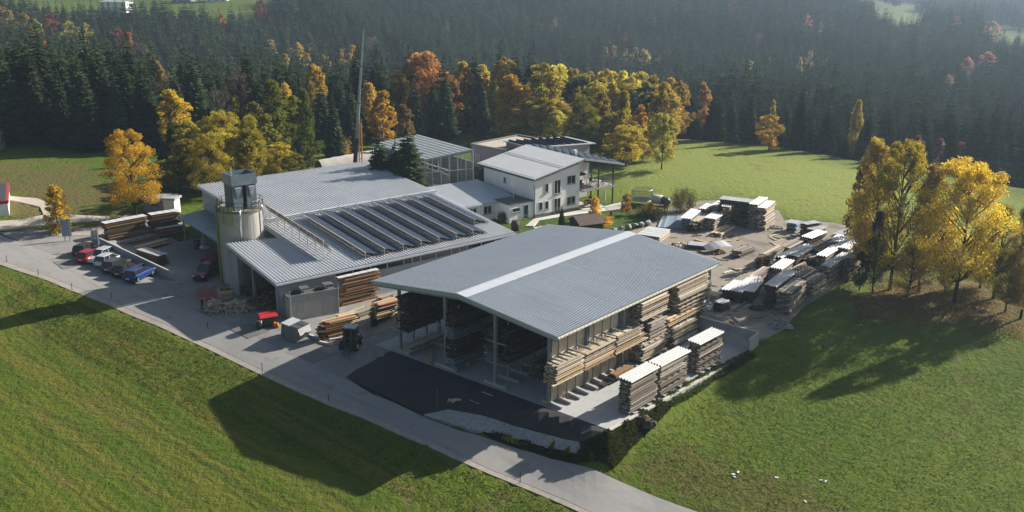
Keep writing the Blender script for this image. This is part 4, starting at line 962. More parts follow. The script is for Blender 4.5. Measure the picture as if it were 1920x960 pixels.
for t in np.linspace(.15, .85, 5):
    p = quadp(1, t); mb = MB(); mb.box(p[0] - .08, p[1] - .08, -1, p[0] + .08, p[1] + .08, zroof(t) - .1); mb.build('post', 'white_steel', gh)
for z in (H4 * .35, H4 * .68):
    for (a, b) in (((0, 1), (1, 1)), ((1, 0), (1, 1)), ((0, .5), (1, .5))):
        mb = MB(); mb.bar((*quadp(*a), z), (*quadp(*b), z), .12); mb.build('beam', 'white_steel', gh)
mb = MB(); mb.bar((*quadp(.2, 1), 0), (*quadp(.45, 1), H4 * .68), .07); mb.bar((*quadp(.8, 1), 0), (*quadp(.6, 1), H4 * .68), .07); mb.build('brace', 'white_steel', gh)

for (a, b_) in (((0, 0), (1, 0)), ((0, 0), (0, 1))):
    pa, pb = quadp(*a), quadp(*b_); mb = MB(); mb.bar((*(pa * .985), H4 * .42), (*(pb * .985), H4 * .42), .1, H4 * .86); mb.build('wall_cladding', 'wall_grey', gh)
pa, pb = quadp(.02, .5), quadp(.98, .5); mb = MB(); mb.bar((*pa, H4 * .3), (*pb, H4 * .3), .1, H4 * .55); mb.build('inner_wall', 'roof_light', gh)
mb = MB(); mb.prism([tuple(quadp(*q)) for q in ((0, 0), (0, 1), (1, 1), (1, 0))], -.3, .12); mb.build('floor', 'concrete', gh)
# ---------------- mobile crane
cb = G(665, 307); cb[2] = hz(cb[0], cb[1])
q = U(663, 305, 5.0); cb = np.array([q[0], q[1], hz(*q)])
cr = thing('mobile_crane', 'mobile crane behind the hall with tall dark telescopic mast and orange boom foot', 'crane', cb, 0)
top_z = height_over(cb[:2], 52) - cb[2]
tx = (U(682, 52, top_z + cb[2]) - cb[:2])
tdir = Vector((tx[0] * .98, 0, top_z)); 
segs = [(.0, .28, .66), (.28, .52, .46), (.52, .76, .35), (.76, 1.0, .25)]
for a, b, w_ in segs:
    mb = MB(); mb.bar(tdir * a, tdir * b, w_, w_); mb.build('mast_section', 'steel' if a > .2 else 'dark_steel', cr)
    mb = MB(); mb.bar(tdir * (b - .008), tdir * b, w_ + .12, w_ + .12); mb.build('collar', 'dark_steel', cr)
mb = MB(); mb.tube([tdir * 1.0, tdir * 1.0 + Vector((-.2, 0, .1))], .08, 6); mb.bar(Vector((.45, -.1, 2)), tdir * .999 + Vector((.14, 0, 0)), .04); mb.build('cable', 'alu', cr)
mb = MB()
for k in range(2): mb.bar((.9 + k * .5, 0, 0), (1.15 + k * .35, 0, 9.6), .18)
for k in range(9): mb.bar((.95 + .02 * k, 0, .6 + k * .9), (1.45, 0, 1.2 + k * .9), .08)
mb.build('boom_foot', 'crane_orange', cr)
mb = MB(); mb.bar((1.3, 0, 4.6), (6.0, 1.5, 4.2), .3, .3); mb.build('outrigger', 'white_steel', cr)
mb = MB(); mb.box(-1.5, -1.3, .7, 4.5, 1.3, 1.5); mb.box(-3.3, -1.2, .7, -1.6, 1.2, 2.0); mb.build('carrier', 'dark_steel', cr)
for x in (-2.6, -.6, 1.2, 3.4):
    for y in (-1.25, 1.25): mb = MB(); mb.tube([(x, y - .2, .55), (x, y + .2, .55)], .55, 14); mb.build('wheel', 'rubber', cr)
# long pale film tunnel beside the crane
pt = U(640, 303, 4.6)
tn = thing('pale_film_tunnel', 'pale ribbed film tunnel lying behind the far end of the hall', 'tunnel', (*pt, hz(*pt)), R(28))
mb = MB(); vs = []; fs = []; n_ = 12; Lt = 12
for i in range(13):
    for k in range(n_ + 1): a = math.pi * k / n_; rr2 = 2.6 + (.06 if i % 2 else 0); vs.append((-4 + i * Lt / 12, -rr2 * math.cos(a), rr2 * math.sin(a) * 1.15 * (1 + .03 * i)))
for i in range(12):
    for k in range(n_): fs.append((i * (n_ + 1) + k, i * (n_ + 1) + k + 1, (i + 1) * (n_ + 1) + k + 1, (i + 1) * (n_ + 1) + k))
mb.add(vs, fs); mb.build('cover', mat('pale_film', (.55, .53, .48), .5, noise=[(1, (.42, .4, .36), .6)]), tn, True)

# ---------------- buildings at the left and far away
def simple_house(name, lab, px, L, W, H, ang, roofm, wallm, flat=False, z=None, wins=3, storeys=2, cat='house'):
    g_ = G(*px) if z is None else np.array([*U(px[0], px[1], z), z])
    t = thing(name, lab, cat, (g_[0], g_[1], g_[2]), R(ang))
    m = MB()
    if flat: m.box(0, 0, -1.5, L, W, H)
    else: m.profile([(0, -1.5), (W, -1.5), (W, H), (W / 2, H + W * .22), (0, H)], 'x', 0, L)
    m.build('wall', wallm, t)
    m = MB()
    if flat: m.box(-.25, -.25, H + .002, L + .25, W + .25, H + .3)
    else:
        for s_ in (0, 1):
            a, b = ((-.5, H - .1), (W / 2, H + W * .22 + .1)) if s_ == 0 else ((W + .5, H - .1), (W / 2, H + W * .22 + .1))
            m.hexa([(-.5, a[0], a[1]), (L + .5, a[0], a[1]), (L + .5, b[0], b[1]), (-.5, b[0], b[1])], [(-.5, a[0], a[1] + .2), (L + .5, a[0], a[1] + .2), (L + .5, b[0], b[1] + .2), (-.5, b[0], b[1] + .2)])
    m.build('roof', roofm, t)
    for st in range(storeys):
        for k in range(wins):
            x = L * (k + .5) / wins - .5; m = MB(); m.box(x, -.03, .9 + 2.8 * st, x + 1.0, .05, 2.2 + 2.8 * st); m.build('window', 'glass_dark', t)
        for k in range(2):
            y = W * (k + .5) / 2 - .5; m = MB(); m.box(L - .05, y, .9 + 2.8 * st, L + .03, y + 1.0, 2.2 + 2.8 * st); m.build('window', 'glass_dark', t)
    return t
M['red_roof'] = mat('red_roof', (.30, .05, .06), .6)
M['far_roof'] = mat('brown_roof', (.16, .10, .08), .7)
lb = U(19, 370, 3.0)
wb = thing('white_red_building', 'corner of a white building with red roof edge at the gravel track', 'building', (*lb, 3.0), R(205))
m = MB(); m.box(0, 0, -1, 14, 12, 1.8); m.build('wall', 'wall_white', wb); m = MB(); m.box(-.15, -.15, 1.8, 14.15, 12.15, 2.25); m.build('fascia', 'red_roof', wb); m = MB(); m.box(.2, .2, 2.2, 13.8, 11.8, 2.3); m.build('roof', 'dark_steel', wb)
simple_house('small_hut', 'small grey-brown hut half hidden at the forest edge on the left', (-68, 283), 6.0, 4, 1.9, 8, 'far_roof', 'wall_mauve', wins=2, storeys=1, cat='hut')
simple_house('hillside_house', 'large white house on the bright clearing above the forest', (186, 22), 17, 10, 5.8, -6, 'house_roof', 'wall_white', flat=True, wins=4)
simple_house('hillside_house', 'pale house with brown roof behind the clearing, left of two', (322, 6), 13, 9, 5.0, -6, 'far_roof', 'wall_mauve', wins=3)
simple_house('hillside_house', 'pale house with brown roof behind the clearing, right of two', (385, 4), 14, 9, 5.0, 4, 'far_roof', 'wall_white', wins=3)
q = G(283, 392); 
simple_house('garden_shed', 'low pale shed behind the orange birch and timber stacks', (270, 396), 3.6, 3.0, 1.7, -8, 'tin_dull', 'wall_mauve', flat=True, wins=1, storeys=1, cat='shed')
simple_house('white_hut', 'narrow white hut with red door post behind the timber stacks', (308, 402), 1.7, 1.8, 2.2, -8, 'tin_dull', 'wall_white', flat=True, wins=0, storeys=0, cat='hut')
# ================================================================ trees
def rand_quads(cent, size, flat=0.0):
    n = len(cent); a = rng.normal(size=(n, 3)); a /= np.linalg.norm(a, axis=1)[:, None]
    b = rng.normal(size=(n, 3)); b[:, 2] *= (1 - flat); b -= a * (a * b).sum(1)[:, None]; b /= np.linalg.norm(b, axis=1)[:, None] + 1e-9
    s = (size * (.6 + .8 * rng.random(n)))[:, None] / 2; a = a * s; b = b * s * .8
    v = np.stack([cent - a - b * .3, cent - b, cent + a + b * .2, cent + b], 1)
    return v.reshape(-1, 3), np.arange(4 * n).reshape(n, 4)
def decid(kind, n, leaf, seed, nclump=60, cb=.25, rr=.22, limbs=14):
    """crown and trunk meshes, total height 1"""
    r = np.random.default_rng(seed)
    t = r.random(nclump) ** .85
    if kind == 'round': prof = lambda t: rr * np.sqrt(np.clip(np.sin(np.pi * np.clip(t * .88 + .08, 0, 1)), 0, 1))
    elif kind == 'birch': prof = lambda t: rr * np.clip(np.sin(np.pi * np.clip(t * .9 + .06, 0, 1)), 0, 1) ** .55 * (1.05 - .45 * t)
    else: prof = lambda t: rr * (1.02 - t) ** .75 * (.35 + .65 * np.minimum(t / .2, 1))
    lob = r.random((5, 3)); ang = r.random(nclump) * 2 * np.pi
    rad = prof(t) * (.35 + .65 * np.sqrt(r.random(nclump))) * (1 + .22 * np.sin(2 * ang + lob[0, 0] * 6 + t * 5) + .14 * np.sin(5 * ang + lob[1, 1] * 6))
    cz = cb + t * (1 - cb - .035)
    cx, cy = rad * np.cos(ang), rad * np.sin(ang)
    c = np.c_[cx, cy, cz]
    cr = rr * (.17 + .17 * r.random(nclump)) * (1.15 - .45 * t)
    pick = r.integers(0, nclump, n)
    off = r.normal(size=(n, 3)); off /= np.linalg.norm(off, axis=1)[:, None]
    off *= (r.random(n) ** .45)[:, None]; off[:, 2] *= .85
    if kind == 'birch': off[:, 2] = off[:, 2] * 1.2 - .25
    p = c[pick] + off * cr[pick][:, None] * 1.15
    v, f = rand_quads(p, np.full(n, leaf))
    crnd = r.random(nclump)
    rnd = np.clip(.55 * crnd[pick] + .45 * r.random(n), 0, 1)
    crown = mesh_np('crown_mesh', v, f, None, rnd, ['leaf'])
    mb = MB(); lean = r.normal(size=2) * .02
    tk = [(0, 0, -.03), (lean[0] * .3, lean[1] * .3, .12), (lean[0], lean[1], .4), (lean[0] * .6, lean[1] * .6, .7), (0, 0, .93)]
    mb.tube(tk, [.016, .0125, .009, .0055, .0015], 7)
    order = np.argsort(t)
    for i in order[::max(1, nclump // limbs)]:
        z0 = max(.14, cz[i] - rad[i] * 1.0 - .05); k = np.interp(z0, [q[2] for q in tk], range(5)); k0 = int(k); s_ = Vector(tk[k0]).lerp(Vector(tk[min(k0 + 1, 4)]), k - k0)
        e = Vector(c[i]); m = s_.lerp(e, .5) + Vector((0, 0, -.015 + .02 * r.random()))
        mb.tube([s_, m, e], [.0055 * (1.2 - z0), .0035, .0012], 5)
        for q in range(2):
            e2 = e + Vector(r.normal(size=3) * cr[i] * .8); mb.tube([m.lerp(e, .3), e2], [.0022, .0008], 4)
    me = bpy.data.meshes.new('trunk_mesh'); me.from_pydata(mb.v, [], mb.f); me.polygons.foreach_set('use_smooth', [True] * len(mb.f))
    me.update(); return crown, me
def spruce(nw, nb, seg, seed, R0=.17, base=.08, ragged=.25):
    r = np.random.default_rng(seed); V = []; Fc = []; Rn = []
    for i in range(nw):
        t = base + (1 - base) * (i + r.random() * .6) / nw
        L0 = R0 * (1.0 - t) ** .82 * (1 + .25 * min(1, (t - base) * 6) - .25) + .006
        for j in range(nb if t < .8 else max(5, nb - 3)):
            a = 2 * math.pi * (j + r.random() * .8) / nb + i * 1.3; L = L0 * (1 - ragged / 2 + ragged * r.random())
            if r.random() < .05: L *= 1.25
            d = np.array([math.cos(a), math.sin(a), 0]); sd_ = np.array([-d[1], d[0], 0])
            z0 = t + L * .12; rn = r.random(); droop = .30 + .25 * r.random()
            sp = [np.array([0, 0, z0]) + d * L * s_ + np.array([0, 0, L * (.12 * s_ - droop * s_ ** 1.3 + (.10 * s_ ** 4))]) for s_ in np.linspace(.02, 1, seg + 1)]
            for k in range(seg):
                wd0 = L * .36 * math.sin(math.pi * min(1, (k / seg) * .8 + .2)) ; wd1 = L * .36 * math.sin(math.pi * min(.97, ((k + 1) / seg) * .8 + .2))
                for sg in (-1, 1):
                    w0 = wd0 * (.55 + .9 * r.random()); w1 = wd1 * (.3 + .6 * r.random())
                    q = [sp[k], sp[k + 1], sp[k + 1] + sd_ * sg * w1 + d * L * .10 - np.array([0, 0, w1 * .75]), sp[k] + sd_ * sg * w0 + d * L * .10 - np.array([0, 0, w0 * .75])]
                    o = len(V); V.extend(q); Fc.append((o, o + 1, o + 2, o + 3)); Rn.append(.6 * rn + .4 * r.random())
    # slender tip
    for a in (0, 2.1, 4.2):
        o = len(V); V.extend([np.array([0, 0, 1.0]), np.array([math.cos(a) * .008, math.sin(a) * .008, .95]), np.array([math.cos(a + 1) * .010, math.sin(a + 1) * .010, .92]), np.array([0, 0, .93])]); Fc.append((o, o + 1, o + 2, o + 3)); Rn.append(.7)
    return mesh_np('spruce_mesh', np.array(V), np.array(Fc), None, np.array(Rn), ['needle'])
def trunk_mesh(r0=.011):
    mb = MB(); mb.tube([(0, 0, -.03), (0, 0, .5), (0, 0, .96)], [r0, r0 * .6, .001], 7)
    me = bpy.data.meshes.new('stem_mesh'); me.from_pydata(mb.v, [], mb.f); me.update(); me.materials.append(M['bark']); return me
LEAF = {}
LEAF['near'] = [decid('birch', 26000, .0112, 11, 100, .16, .22, 34), decid('round', 34000, .0115, 12, 130, .18, .27, 44), decid('birch', 13000, .0105, 13, 80, .12, .20, 44), decid('round', 24000, .0115, 14, 105, .18, .24, 36)]
LEAF['mid'] = [decid('birch', 7600, .026, 21, 80, .10, .22, 12), decid('round', 8600, .026, 22, 90, .12, .27, 12), decid('birch', 6800, .025, 23, 72, .10, .19, 12), decid('slim', 5600, .026, 24, 62, .10, .2, 10), decid('round', 7600, .027, 25, 76, .12, .24, 12)]
LEAF['far'] = [decid('birch', 1500, .045, 31, 36, .12, .22, 6), decid('round', 1700, .046, 32, 40, .14, .28, 6), decid('birch', 1300, .044, 33, 30, .1, .19, 6)]
LEAF['bare'] = [decid('round', 1500, .016, 41, 90, .15, .27, 80), decid('birch', 1900, .016, 42, 80, .12, .22, 70)]
for k, L_ in LEAF.items():
    for j, (c, t) in enumerate(L_): t.materials.append(M['birch_bark'] if (k != 'near' and j % 2 == 0) else M['bark'])
SPR_N = [spruce(34, 10, 5, s, .19, .05) for s in (51, 52, 53)]
SPR_F = [spruce(22, 8, 3, 60 + s, .175 + .022 * (s % 3), .08, .35) for s in range(5)]
STEM = trunk_mesh()
LARCH = decid('slim', 8000, .018, 71, 90, .06, .19, 60)
LARCH[1].materials.append(M['bark'])
def put_tree(name, label, cat, pos, h, wf, crown, trunk, color, group=None, rz=None):
    t = thing(name, label, cat, pos, random.random() * 6.28 if rz is None else rz, group)
    t.scale = (h * wf, h * wf, h)
    c = bpy.data.objects.new('crown', crown); col.objects.link(c); c.parent = t; c.color = (*color, 1)
    if trunk is not None:
        s_ = bpy.data.objects.new('trunk', trunk); col.objects.link(s_); s_.parent = t
    return t
GOLD = (.58, .43, .045); ORNG = (.42, .29, .06); OLIV = (.30, .28, .05); REDO = (.38, .16, .05); YGRN = (.44, .37, .045); LGRN = (.13, .17, .035); BRWN = (.24, .16, .08); TAUP = (.15, .11, .085); LEMN = (.58, .46, .05); AMBR = (.44, .32, .06)
NEED = (.028, .047, .024); NEEDL = (.036, .055, .028)
RADF = {'birch': .22, 'round': .27}
occupied = []
def tree_px(name, label, u, vt, wpx, color, tier, idx, vb=None, depth=None, cat='tree', group=None, hmin=3):
    """tree whose trunk stands below column u, crown top at row vt"""
    if vb is not None: p = G(u, vb)
    else:
        y = depth; x = (u - 960) / F * math.sqrt(y * y + 35 ** 2) * 1.0
        # exact column for this depth
        for _ in range(3):
            z = hz(x, y); x += (u - P3(x, y, z + 8)[0]) / F * y
        p = np.array([x, y, hz(x, y)])
    h = max(hmin, height_over(p[:2], vt) - p[2])
    pxm = F / math.hypot(p[1], CH - p[2]); W_ = wpx / pxm / 2
    crown, trunk = (LARCH if tier == 'larch' else LEAF[tier][idx])
    ext = max(abs(v.co.x) for v in crown.vertices[::37]) if False else {'near': (.24, .29, .22, .27), 'mid': (.24, .29, .21, .20, .26), 'far': (.24, .3, .21), 'bare': (.29, .24), 'larch': (.2,)}[tier][idx if tier != 'larch' else 0]
    wf = W_ / (ext * h); wf = min(max(wf * (1.25 if tier == 'mid' and vb is None else 1.0), .5 if group and 'scattered' in group else (.8 if tier != 'near' else .72)), 1.9)
    occupied.append((p[0], p[1], max(W_ * .75, 1.6)))
    return put_tree(name, label, cat, p, h, wf, crown, trunk, color, group)
def spruce_px(label, u, vt, vb=None, depth=None, color=NEED, near=True, wf=1.0, i=0, group=None):
    if vb is not None: p = G(u, vb)
    else:
        y = depth; x = (u - 960) / F * y
        for _ in range(3): x += (u - P3(x, y, hz(x, y) + 8)[0]) / F * y
        p = np.array([x, y, hz(x, y)])
    h = max(2, height_over(p[:2], vt) - p[2]); occupied.append((p[0], p[1], 2.2))
    m = SPR_N[i % 3] if near else SPR_F[i % 5]
    return put_tree('spruce_tree', label, 'tree', p, h, wf, m, STEM, color, group)
# --- the group on the right
T = tree_px
T('maple_tree', 'broad glowing yellow tree with dark trunk, the largest on the right meadow edge', 1789, 296, 156, GOLD, 'near', 1, vb=566)
T('maple_tree', 'tall golden tree rising above the end of the long timber row', 1668, 262, 128, LEMN, 'near', 3, vb=543)
T('birch_tree', 'drooping orange-yellow birch leaning over the far end of the timber row', 1622, 254, 84, AMBR, 'near', 0, vb=520)
T('birch_tree', 'slender brownish birch between the two big yellow trees', 1722, 300, 70, ORNG, 'near', 2, vb=548)
T('birch_tree', 'thin half-bare birch at the right edge of the tree group', 1862, 380, 96, OLIV, 'near', 2, vb=560)
T('birch_tree', 'brown-orange birch cut by the right picture edge', 1912, 352, 90, ORNG, 'near', 0, vb=598)
T('birch_tree', 'low orange tree in front of the leaning trunk on the right', 1700, 455, 90, AMBR, 'near', 2, vb=556)
T('birch_tree', 'small yellow tree right of the broadest yellow tree', 1838, 430, 70, YGRN, 'near', 0, vb=540)
T('birch_tree', 'pale yellow tree behind the broad yellow tree on the meadow', 1752, 380, 90, YGRN, 'mid', 0, vb=480)
T('birch_tree', 'faded orange tree behind the golden tree group', 1610, 290, 46, AMBR, 'mid', 0, vb=470)
T('birch_tree', 'bushy olive tree low at the far right of the group', 1885, 470, 70, OLIV, 'near', 3, vb=585)
T('young_tree', 'thin young tree under the right group, standing between trunks', 1770, 470, 36, AMBR, 'mid', 2, vb=548)
T('ivy_tree', 'dark ivy-green tree at the end of the long timber row', 1636, 392, 50, (.03, .045, .016), 'near', 2, vb=548)
T('ivy_tree', 'low dark evergreen against the last timber stack', 1610, 470, 40, (.03, .045, .016), 'near', 0, vb=545)
# --- left of the hall
T('birch_tree', 'full orange-yellow birch behind the left timber stacks', 256, 242, 106, (.60, .38, .04), 'near', 3, vb=408)
T('young_birch', 'young yellow birch beside the blue notice board', 112, 344, 56, (.46,.32,.05), 'mid', 0, vb=437)
T('birch_tree', 'yellow birch behind the orange one with dark spruces around', 324, 165, 66, GOLD, 'mid', 0, depth=190)
T('birch_tree', 'large yellow-green tree with pale branches behind the silo', 418, 208, 92, YGRN, 'near', 3, depth=166)
T('birch_tree', 'yellow-green birch joined to the large tree behind the silo, on its right', 468, 214, 70, YGRN, 'near', 0, depth=163)
T('birch_tree', 'lower yellow-olive tree left of the silo tower', 388, 250, 84, (.34, .27, .035), 'near', 3, depth=152)
T('birch_tree', 'olive-brown tree standing behind the white hut', 330, 290, 70, OLIV, 'mid', 1, depth=155)
T('birch_tree', 'short yellow tree rising just behind the hall roof', 516, 268, 72, (.40, .32, .035), 'mid', 1, depth=168)
T('larch_tree', 'broad green larch behind the hall roof, left of a pair', 514, 146, 90, (.20, .22, .035), 'larch', 0, depth=178)
T('larch_tree', 'slender green larch behind the hall roof, right of a pair', 572, 162, 62, LGRN, 'larch', 0, depth=174)
T('bare_tree', 'grey-brown nearly leafless tree between yellow trees and dark forest', 402, 166, 80, TAUP, 'bare', 0, depth=205)
T('birch_tree', 'small yellow tree top beside the leafless grey tree', 441, 174, 22, YGRN, 'mid', 3, depth=200)
T('birch_tree', 'orange birch just right of the crane mast', 692, 153, 44, ORNG, 'mid', 0, depth=214)
T('birch_tree', 'amber birch a little right of the crane mast', 717, 168, 46, (.40, .24, .04), 'mid', 2, depth=200)
T('birch_tree', 'brownish birch behind the second dark garden spruce', 757, 194, 36, BRWN, 'mid', 2, depth=197)
T('birch_tree', 'small golden tree top among dark spruces left of the red-orange tree', 746, 132, 24, GOLD, 'mid', 4, depth=230)
T('beech_tree', 'red-orange beech crown above the dark forest edge', 798, 96, 70, (.38, .20, .06), 'mid', 1, depth=232)
T('beech_tree', 'dull red tree half hidden under the forest edge spruces', 838, 140, 50, (.22, .12, .04), 'mid', 4, depth=220)
T('birch_tree', 'golden birch in the forest edge right of the red-orange beech', 878, 122, 36, AMBR, 'mid', 0, depth=228)
T('birch_tree', 'orange-yellow birch with visible pale trunk behind the grey building', 962, 138, 76, (.47, .28, .045), 'mid', 0, depth=208)
T('birch_tree', 'bright orange crown peeping over the forest edge', 946, 106, 40, ORNG, 'mid', 4, depth=228)
T('poplar_tree', 'tall yellow-olive tree right of the orange birch behind the house', 1016, 116, 72, (.40, .32, .05), 'mid', 4, depth=212)
T('birch_tree', 'low yellow tree in the wood edge above the gravel roof', 1030, 182, 62, (.44, .35, .04), 'mid', 1, depth=206)
T('birch_tree', 'thin brown birch between the yellow tree and the olive clump', 1062, 192, 32, BRWN, 'mid', 2, depth=208)
T('alder_tree', 'broad olive-brown tree close behind the house balcony roof', 1096, 178, 76, OLIV, 'near', 3, depth=186)
T('birch_tree', 'orange birch behind the olive tree at the house', 1128, 170, 46, ORNG, 'mid', 0, depth=192)
T('birch_tree', 'bright lemon-yellow slim birch at the house', 1168, 162, 42, LEMN, 'mid', 3, depth=188)
T('maple_tree', 'bright yellow bushy tree right beside the balcony', 1176, 236, 60, LEMN, 'mid', 1, depth=179)
T('birch_tree', 'rusty tall birch right of the lemon-yellow birch', 1200, 196, 36, (.38, .2, .05), 'mid', 2, depth=186)
T('birch_tree', 'tall amber birch at the meadow corner of the wood', 1246, 152, 54, (.38, .27, .05), 'mid', 0, depth=196)
T('birch_tree', 'shaggy brown-yellow birch standing out in the meadow corner', 1240, 212, 56, OLIV, 'mid', 1, vb=318)
gtop = 'golden crowns along the crest of the wood edge'
for k, (u, vt, wd, c_, dp) in enumerate([(905,118,34,AMBR,236),(1045,120,38,YGRN,232),(1075,126,40,(.4,.3,.05),232),(1105,128,42,AMBR,230),(1140,128,40,(.42,.3,.05),230),(1165,130,36,YGRN,230),(1195,134,44,(.44,.34,.05),228),(1222,140,44,(.44,.32,.05),224),(1258,140,44,(.42,.26,.05),220),(1228,168,40,(.38,.3,.05),212),(868,112,26,ORNG,244)]):
    T('birch_tree', 'golden crown in the row along the crest of the wood behind the house', u, vt, wd * 1.15, tuple(min(.7, q_ * 1.2 * (1.08 if i_ == 1 else 1)) for i_, q_ in enumerate(c_)), 'mid', k % 5, depth=dp, group=gtop)
for k, (u, vt, wd, c_, dp) in enumerate([(1000,150,40,OLIV,216),(1040,170,44,(.34,.28,.05),214),(1082,158,44,(.34,.26,.05),220),(1116,150,44,(.36,.28,.05),218),(1150,152,40,AMBR,216),(1186,158,40,(.36,.28,.05),216),(1216,200,44,(.30,.24,.05),202),(1262,168,40,(.34,.22,.05),210),(1272,150,36,(.36,.22,.05),216),(925,150,34,(.3,.22,.05),224),(1140,210,50,(.24,.2,.045),190),(1076,220,44,(.26,.22,.05),196)]):
    T('birch_tree', 'yellow-brown tree packed in the wood edge behind the house', u, vt, wd * 1.15, tuple(min(.7, q_ * 1.3 * (1.08 if i_ == 1 else 1)) for i_, q_ in enumerate(c_)), 'mid', (k + 1) % 5, depth=dp, group='yellow-brown trees packed in the wood edge')
pines = [(1060,150,224),(1085,146,222),(1210,160,214),(1178,172,206),(1226,176,204)]
for k, (u, vt, dp) in enumerate(pines): T('pine_tree', f'dark green rounded pine among the golden trees, {["first","second","third","fourth","fifth"][k]} from the left', u, vt, 46, (.03, .055, .03), 'mid', 1 if k % 2 else 4, depth=dp)
for k, (u, vt, wd, c_, dp) in enumerate([(352,226,64,YGRN,172),(462,240,60,YGRN,159),(300,300,44,OLIV,157),(545,288,46,(.3,.27,.05),163),(476,186,56,(.24,.24,.05),186),(548,176,54,(.22,.24,.05),182),(496,212,50,(.26,.26,.05),174),(410,240,60,(.38,.32,.05),158),(345,262,50,(.34,.27,.05),160),(538,150,44,(.42,.31,.06),196)]):
    T('birch_tree', 'yellow-green tree in the joined clump between silo and dark forest', u, vt, wd, c_, 'mid', (k * 2) % 5, depth=dp, group='yellow-green trees clumped behind the silo')
for k, (u, vt, wd, c_, dp) in enumerate([(948,190,40,(.34,.26,.05),205),(1000,186,46,(.4,.34,.05),206),(1046,206,44,(.34,.28,.05),202),(1112,216,50,OLIV,188),(1150,214,44,(.42,.34,.05),188),(1186,222,44,(.36,.27,.05),184),(1208,236,40,(.34,.26,.05),184),(1254,236,34,(.3,.22,.06),196),(1030,140,44,(.42,.34,.06),226),(1092,136,44,(.42,.34,.06),226),(1128,140,44,(.4,.32,.06),226),(1180,142,44,(.4,.32,.06),222),(1208,150,40,(.42,.34,.06),220),(1240,156,40,(.42,.32,.06),216)]):
    T('birch_tree', 'yellow-brown tree packed in the wood edge behind the house', u, vt, wd * 1.15, tuple(min(.7, q_ * 1.3 * (1.08 if i_ == 1 else 1)) for i_, q_ in enumerate(c_)), 'mid', (k + 3) % 5, depth=dp, group='yellow-brown trees packed in the wood edge')
# --- trees along the meadow edge
for k, (u, vt, wd, vb, c_, lab) in enumerate([(1341,196,30,262,AMBR,'brown-yellow birch at the meadow edge before the wood, leftmost of four'),(1441,214,40,283,(.5,.32,.045),'golden birch standing clear at the meadow edge, second of four'),(1517,198,34,276,(.34,.25,.07),'dull yellow slim birch at the meadow edge, third of four'),(1645,224,46,300,(.38,.28,.07),'yellow tree top behind the golden right-hand group')]):
    T('birch_tree', lab, u, vt, wd * 1.2, c_, 'mid', [2, 4, 0, 4][k], vb=vb)
# --- deciduous crowns inside the far forest
FARD = [(20,18,44,(.30,.22,.06)),(48,24,40,(.34,.26,.05)),(72,32,36,OLIV),(95,26,44,(.22,.06,.035)),(132,40,44,OLIV),(60,62,34,REDO),(88,76,34,(.36,.13,.03)),(165,44,26,(.34,.3,.05)),(222,50,46,(.30,.10,.03)),(245,60,30,(.4,.17,.04)),(8,12,30,(.3,.22,.07)),(155,84,24,(.3,.22,.08)),(275,84,22,(.2,.2,.06)),(262,80,30,TAUP),(304,112,22,(.34,.24,.08)),
 (508,74,40,(.42,.30,.06)),(560,80,36,(.40,.28,.06)),(575,96,34,(.38,.27,.06)),(536,100,26,(.38,.27,.06)),(612,104,26,(.42,.30,.07)),(640,88,30,(.44,.32,.07)),(662,84,34,(.44,.3,.07)),(595,120,26,ORNG),(582,78,16,(.4,.3,.07)),
 (1136,88,18,(.42,.32,.1)),(1152,86,22,(.42,.32,.1)),(1172,88,24,(.40,.30,.1)),(1190,88,22,(.42,.32,.1)),(1208,92,28,(.40,.30,.1)),(1234,100,20,(.40,.30,.11)),
 (1374,2,26,(.40,.14,.06)),(1513,28,20,(.36,.2,.1)),(1538,38,16,(.36,.25,.1)),(418,26,22,REDO),(488,0,28,(.3,.08,.05)),(1228,28,10,(.4,.32,.1)),(1172,60,14,(.26,.12,.08)),(1406,114,14,(.38,.28,.1)),(1318,152,30,(.36,.2,.06)),(1603,184,18,(.5,.38,.05)),(1778,142,30,(.3,.2,.12)),(1722,252,26,(.24,.12,.1)),(1765,258,30,(.2,.11,.1)),(1800,266,26,(.22,.1,.09)),(1905,276,22,OLIV),(1850,96,50,(.34,.16,.12)),(1812,108,34,(.3,.17,.13)),(1735,14,30,(.3,.2,.16)),(1790,30,28,(.3,.17,.14)),(1860,40,34,(.3,.18,.14)),(1545,104,10,AMBR),(1498,106,10,(.4,.28,.12)),(1516,96,10,(.4,.28,.12)),(1450,186,14,(.36,.28,.08))]
def depth_for(u, v):      # distance at which the canopy roof (ground + 16 m) shows at this row
    ys = np.arange(205, 1300, 6.0); x = (u - 960) / F * ys; z = terrain(x, ys) + 16.5
    vv = np.array([P3(a, b, c)[1] for a, b, c in zip(x, ys, z)])
    run = np.minimum.accumulate(vv)
    k = np.where(vv <= v + 1)[0]
    return ys[k[0]] if len(k) else 900
for k, (u, v, wd, c_) in enumerate(FARD):
    dp = depth_for(u, v)
    if 1280 < u < 1430: dp = max(dp, 238)
    lab = 'autumn-coloured crown standing out of the dark distant spruce forest'
    T('autumn_tree', lab, u, v, wd, c_, 'far' if dp > 300 else 'mid', k % 3, depth=dp, group='autumn crowns scattered through the spruce forest')
for k, (u, v, wd) in enumerate([(96,150,30),(250,96,26),(312,132,28),(452,120,24),(700,66,20),(838,40,18),(930,70,20),(1040,30,18),(1420,60,14)]):
    T('bare_tree', 'greyish leafless tree standing among the forest spruces', u, v, wd, (.20, .16, .13), 'bare', k % 2, depth=depth_for(u, v), group='leafless trees in the spruce forest')
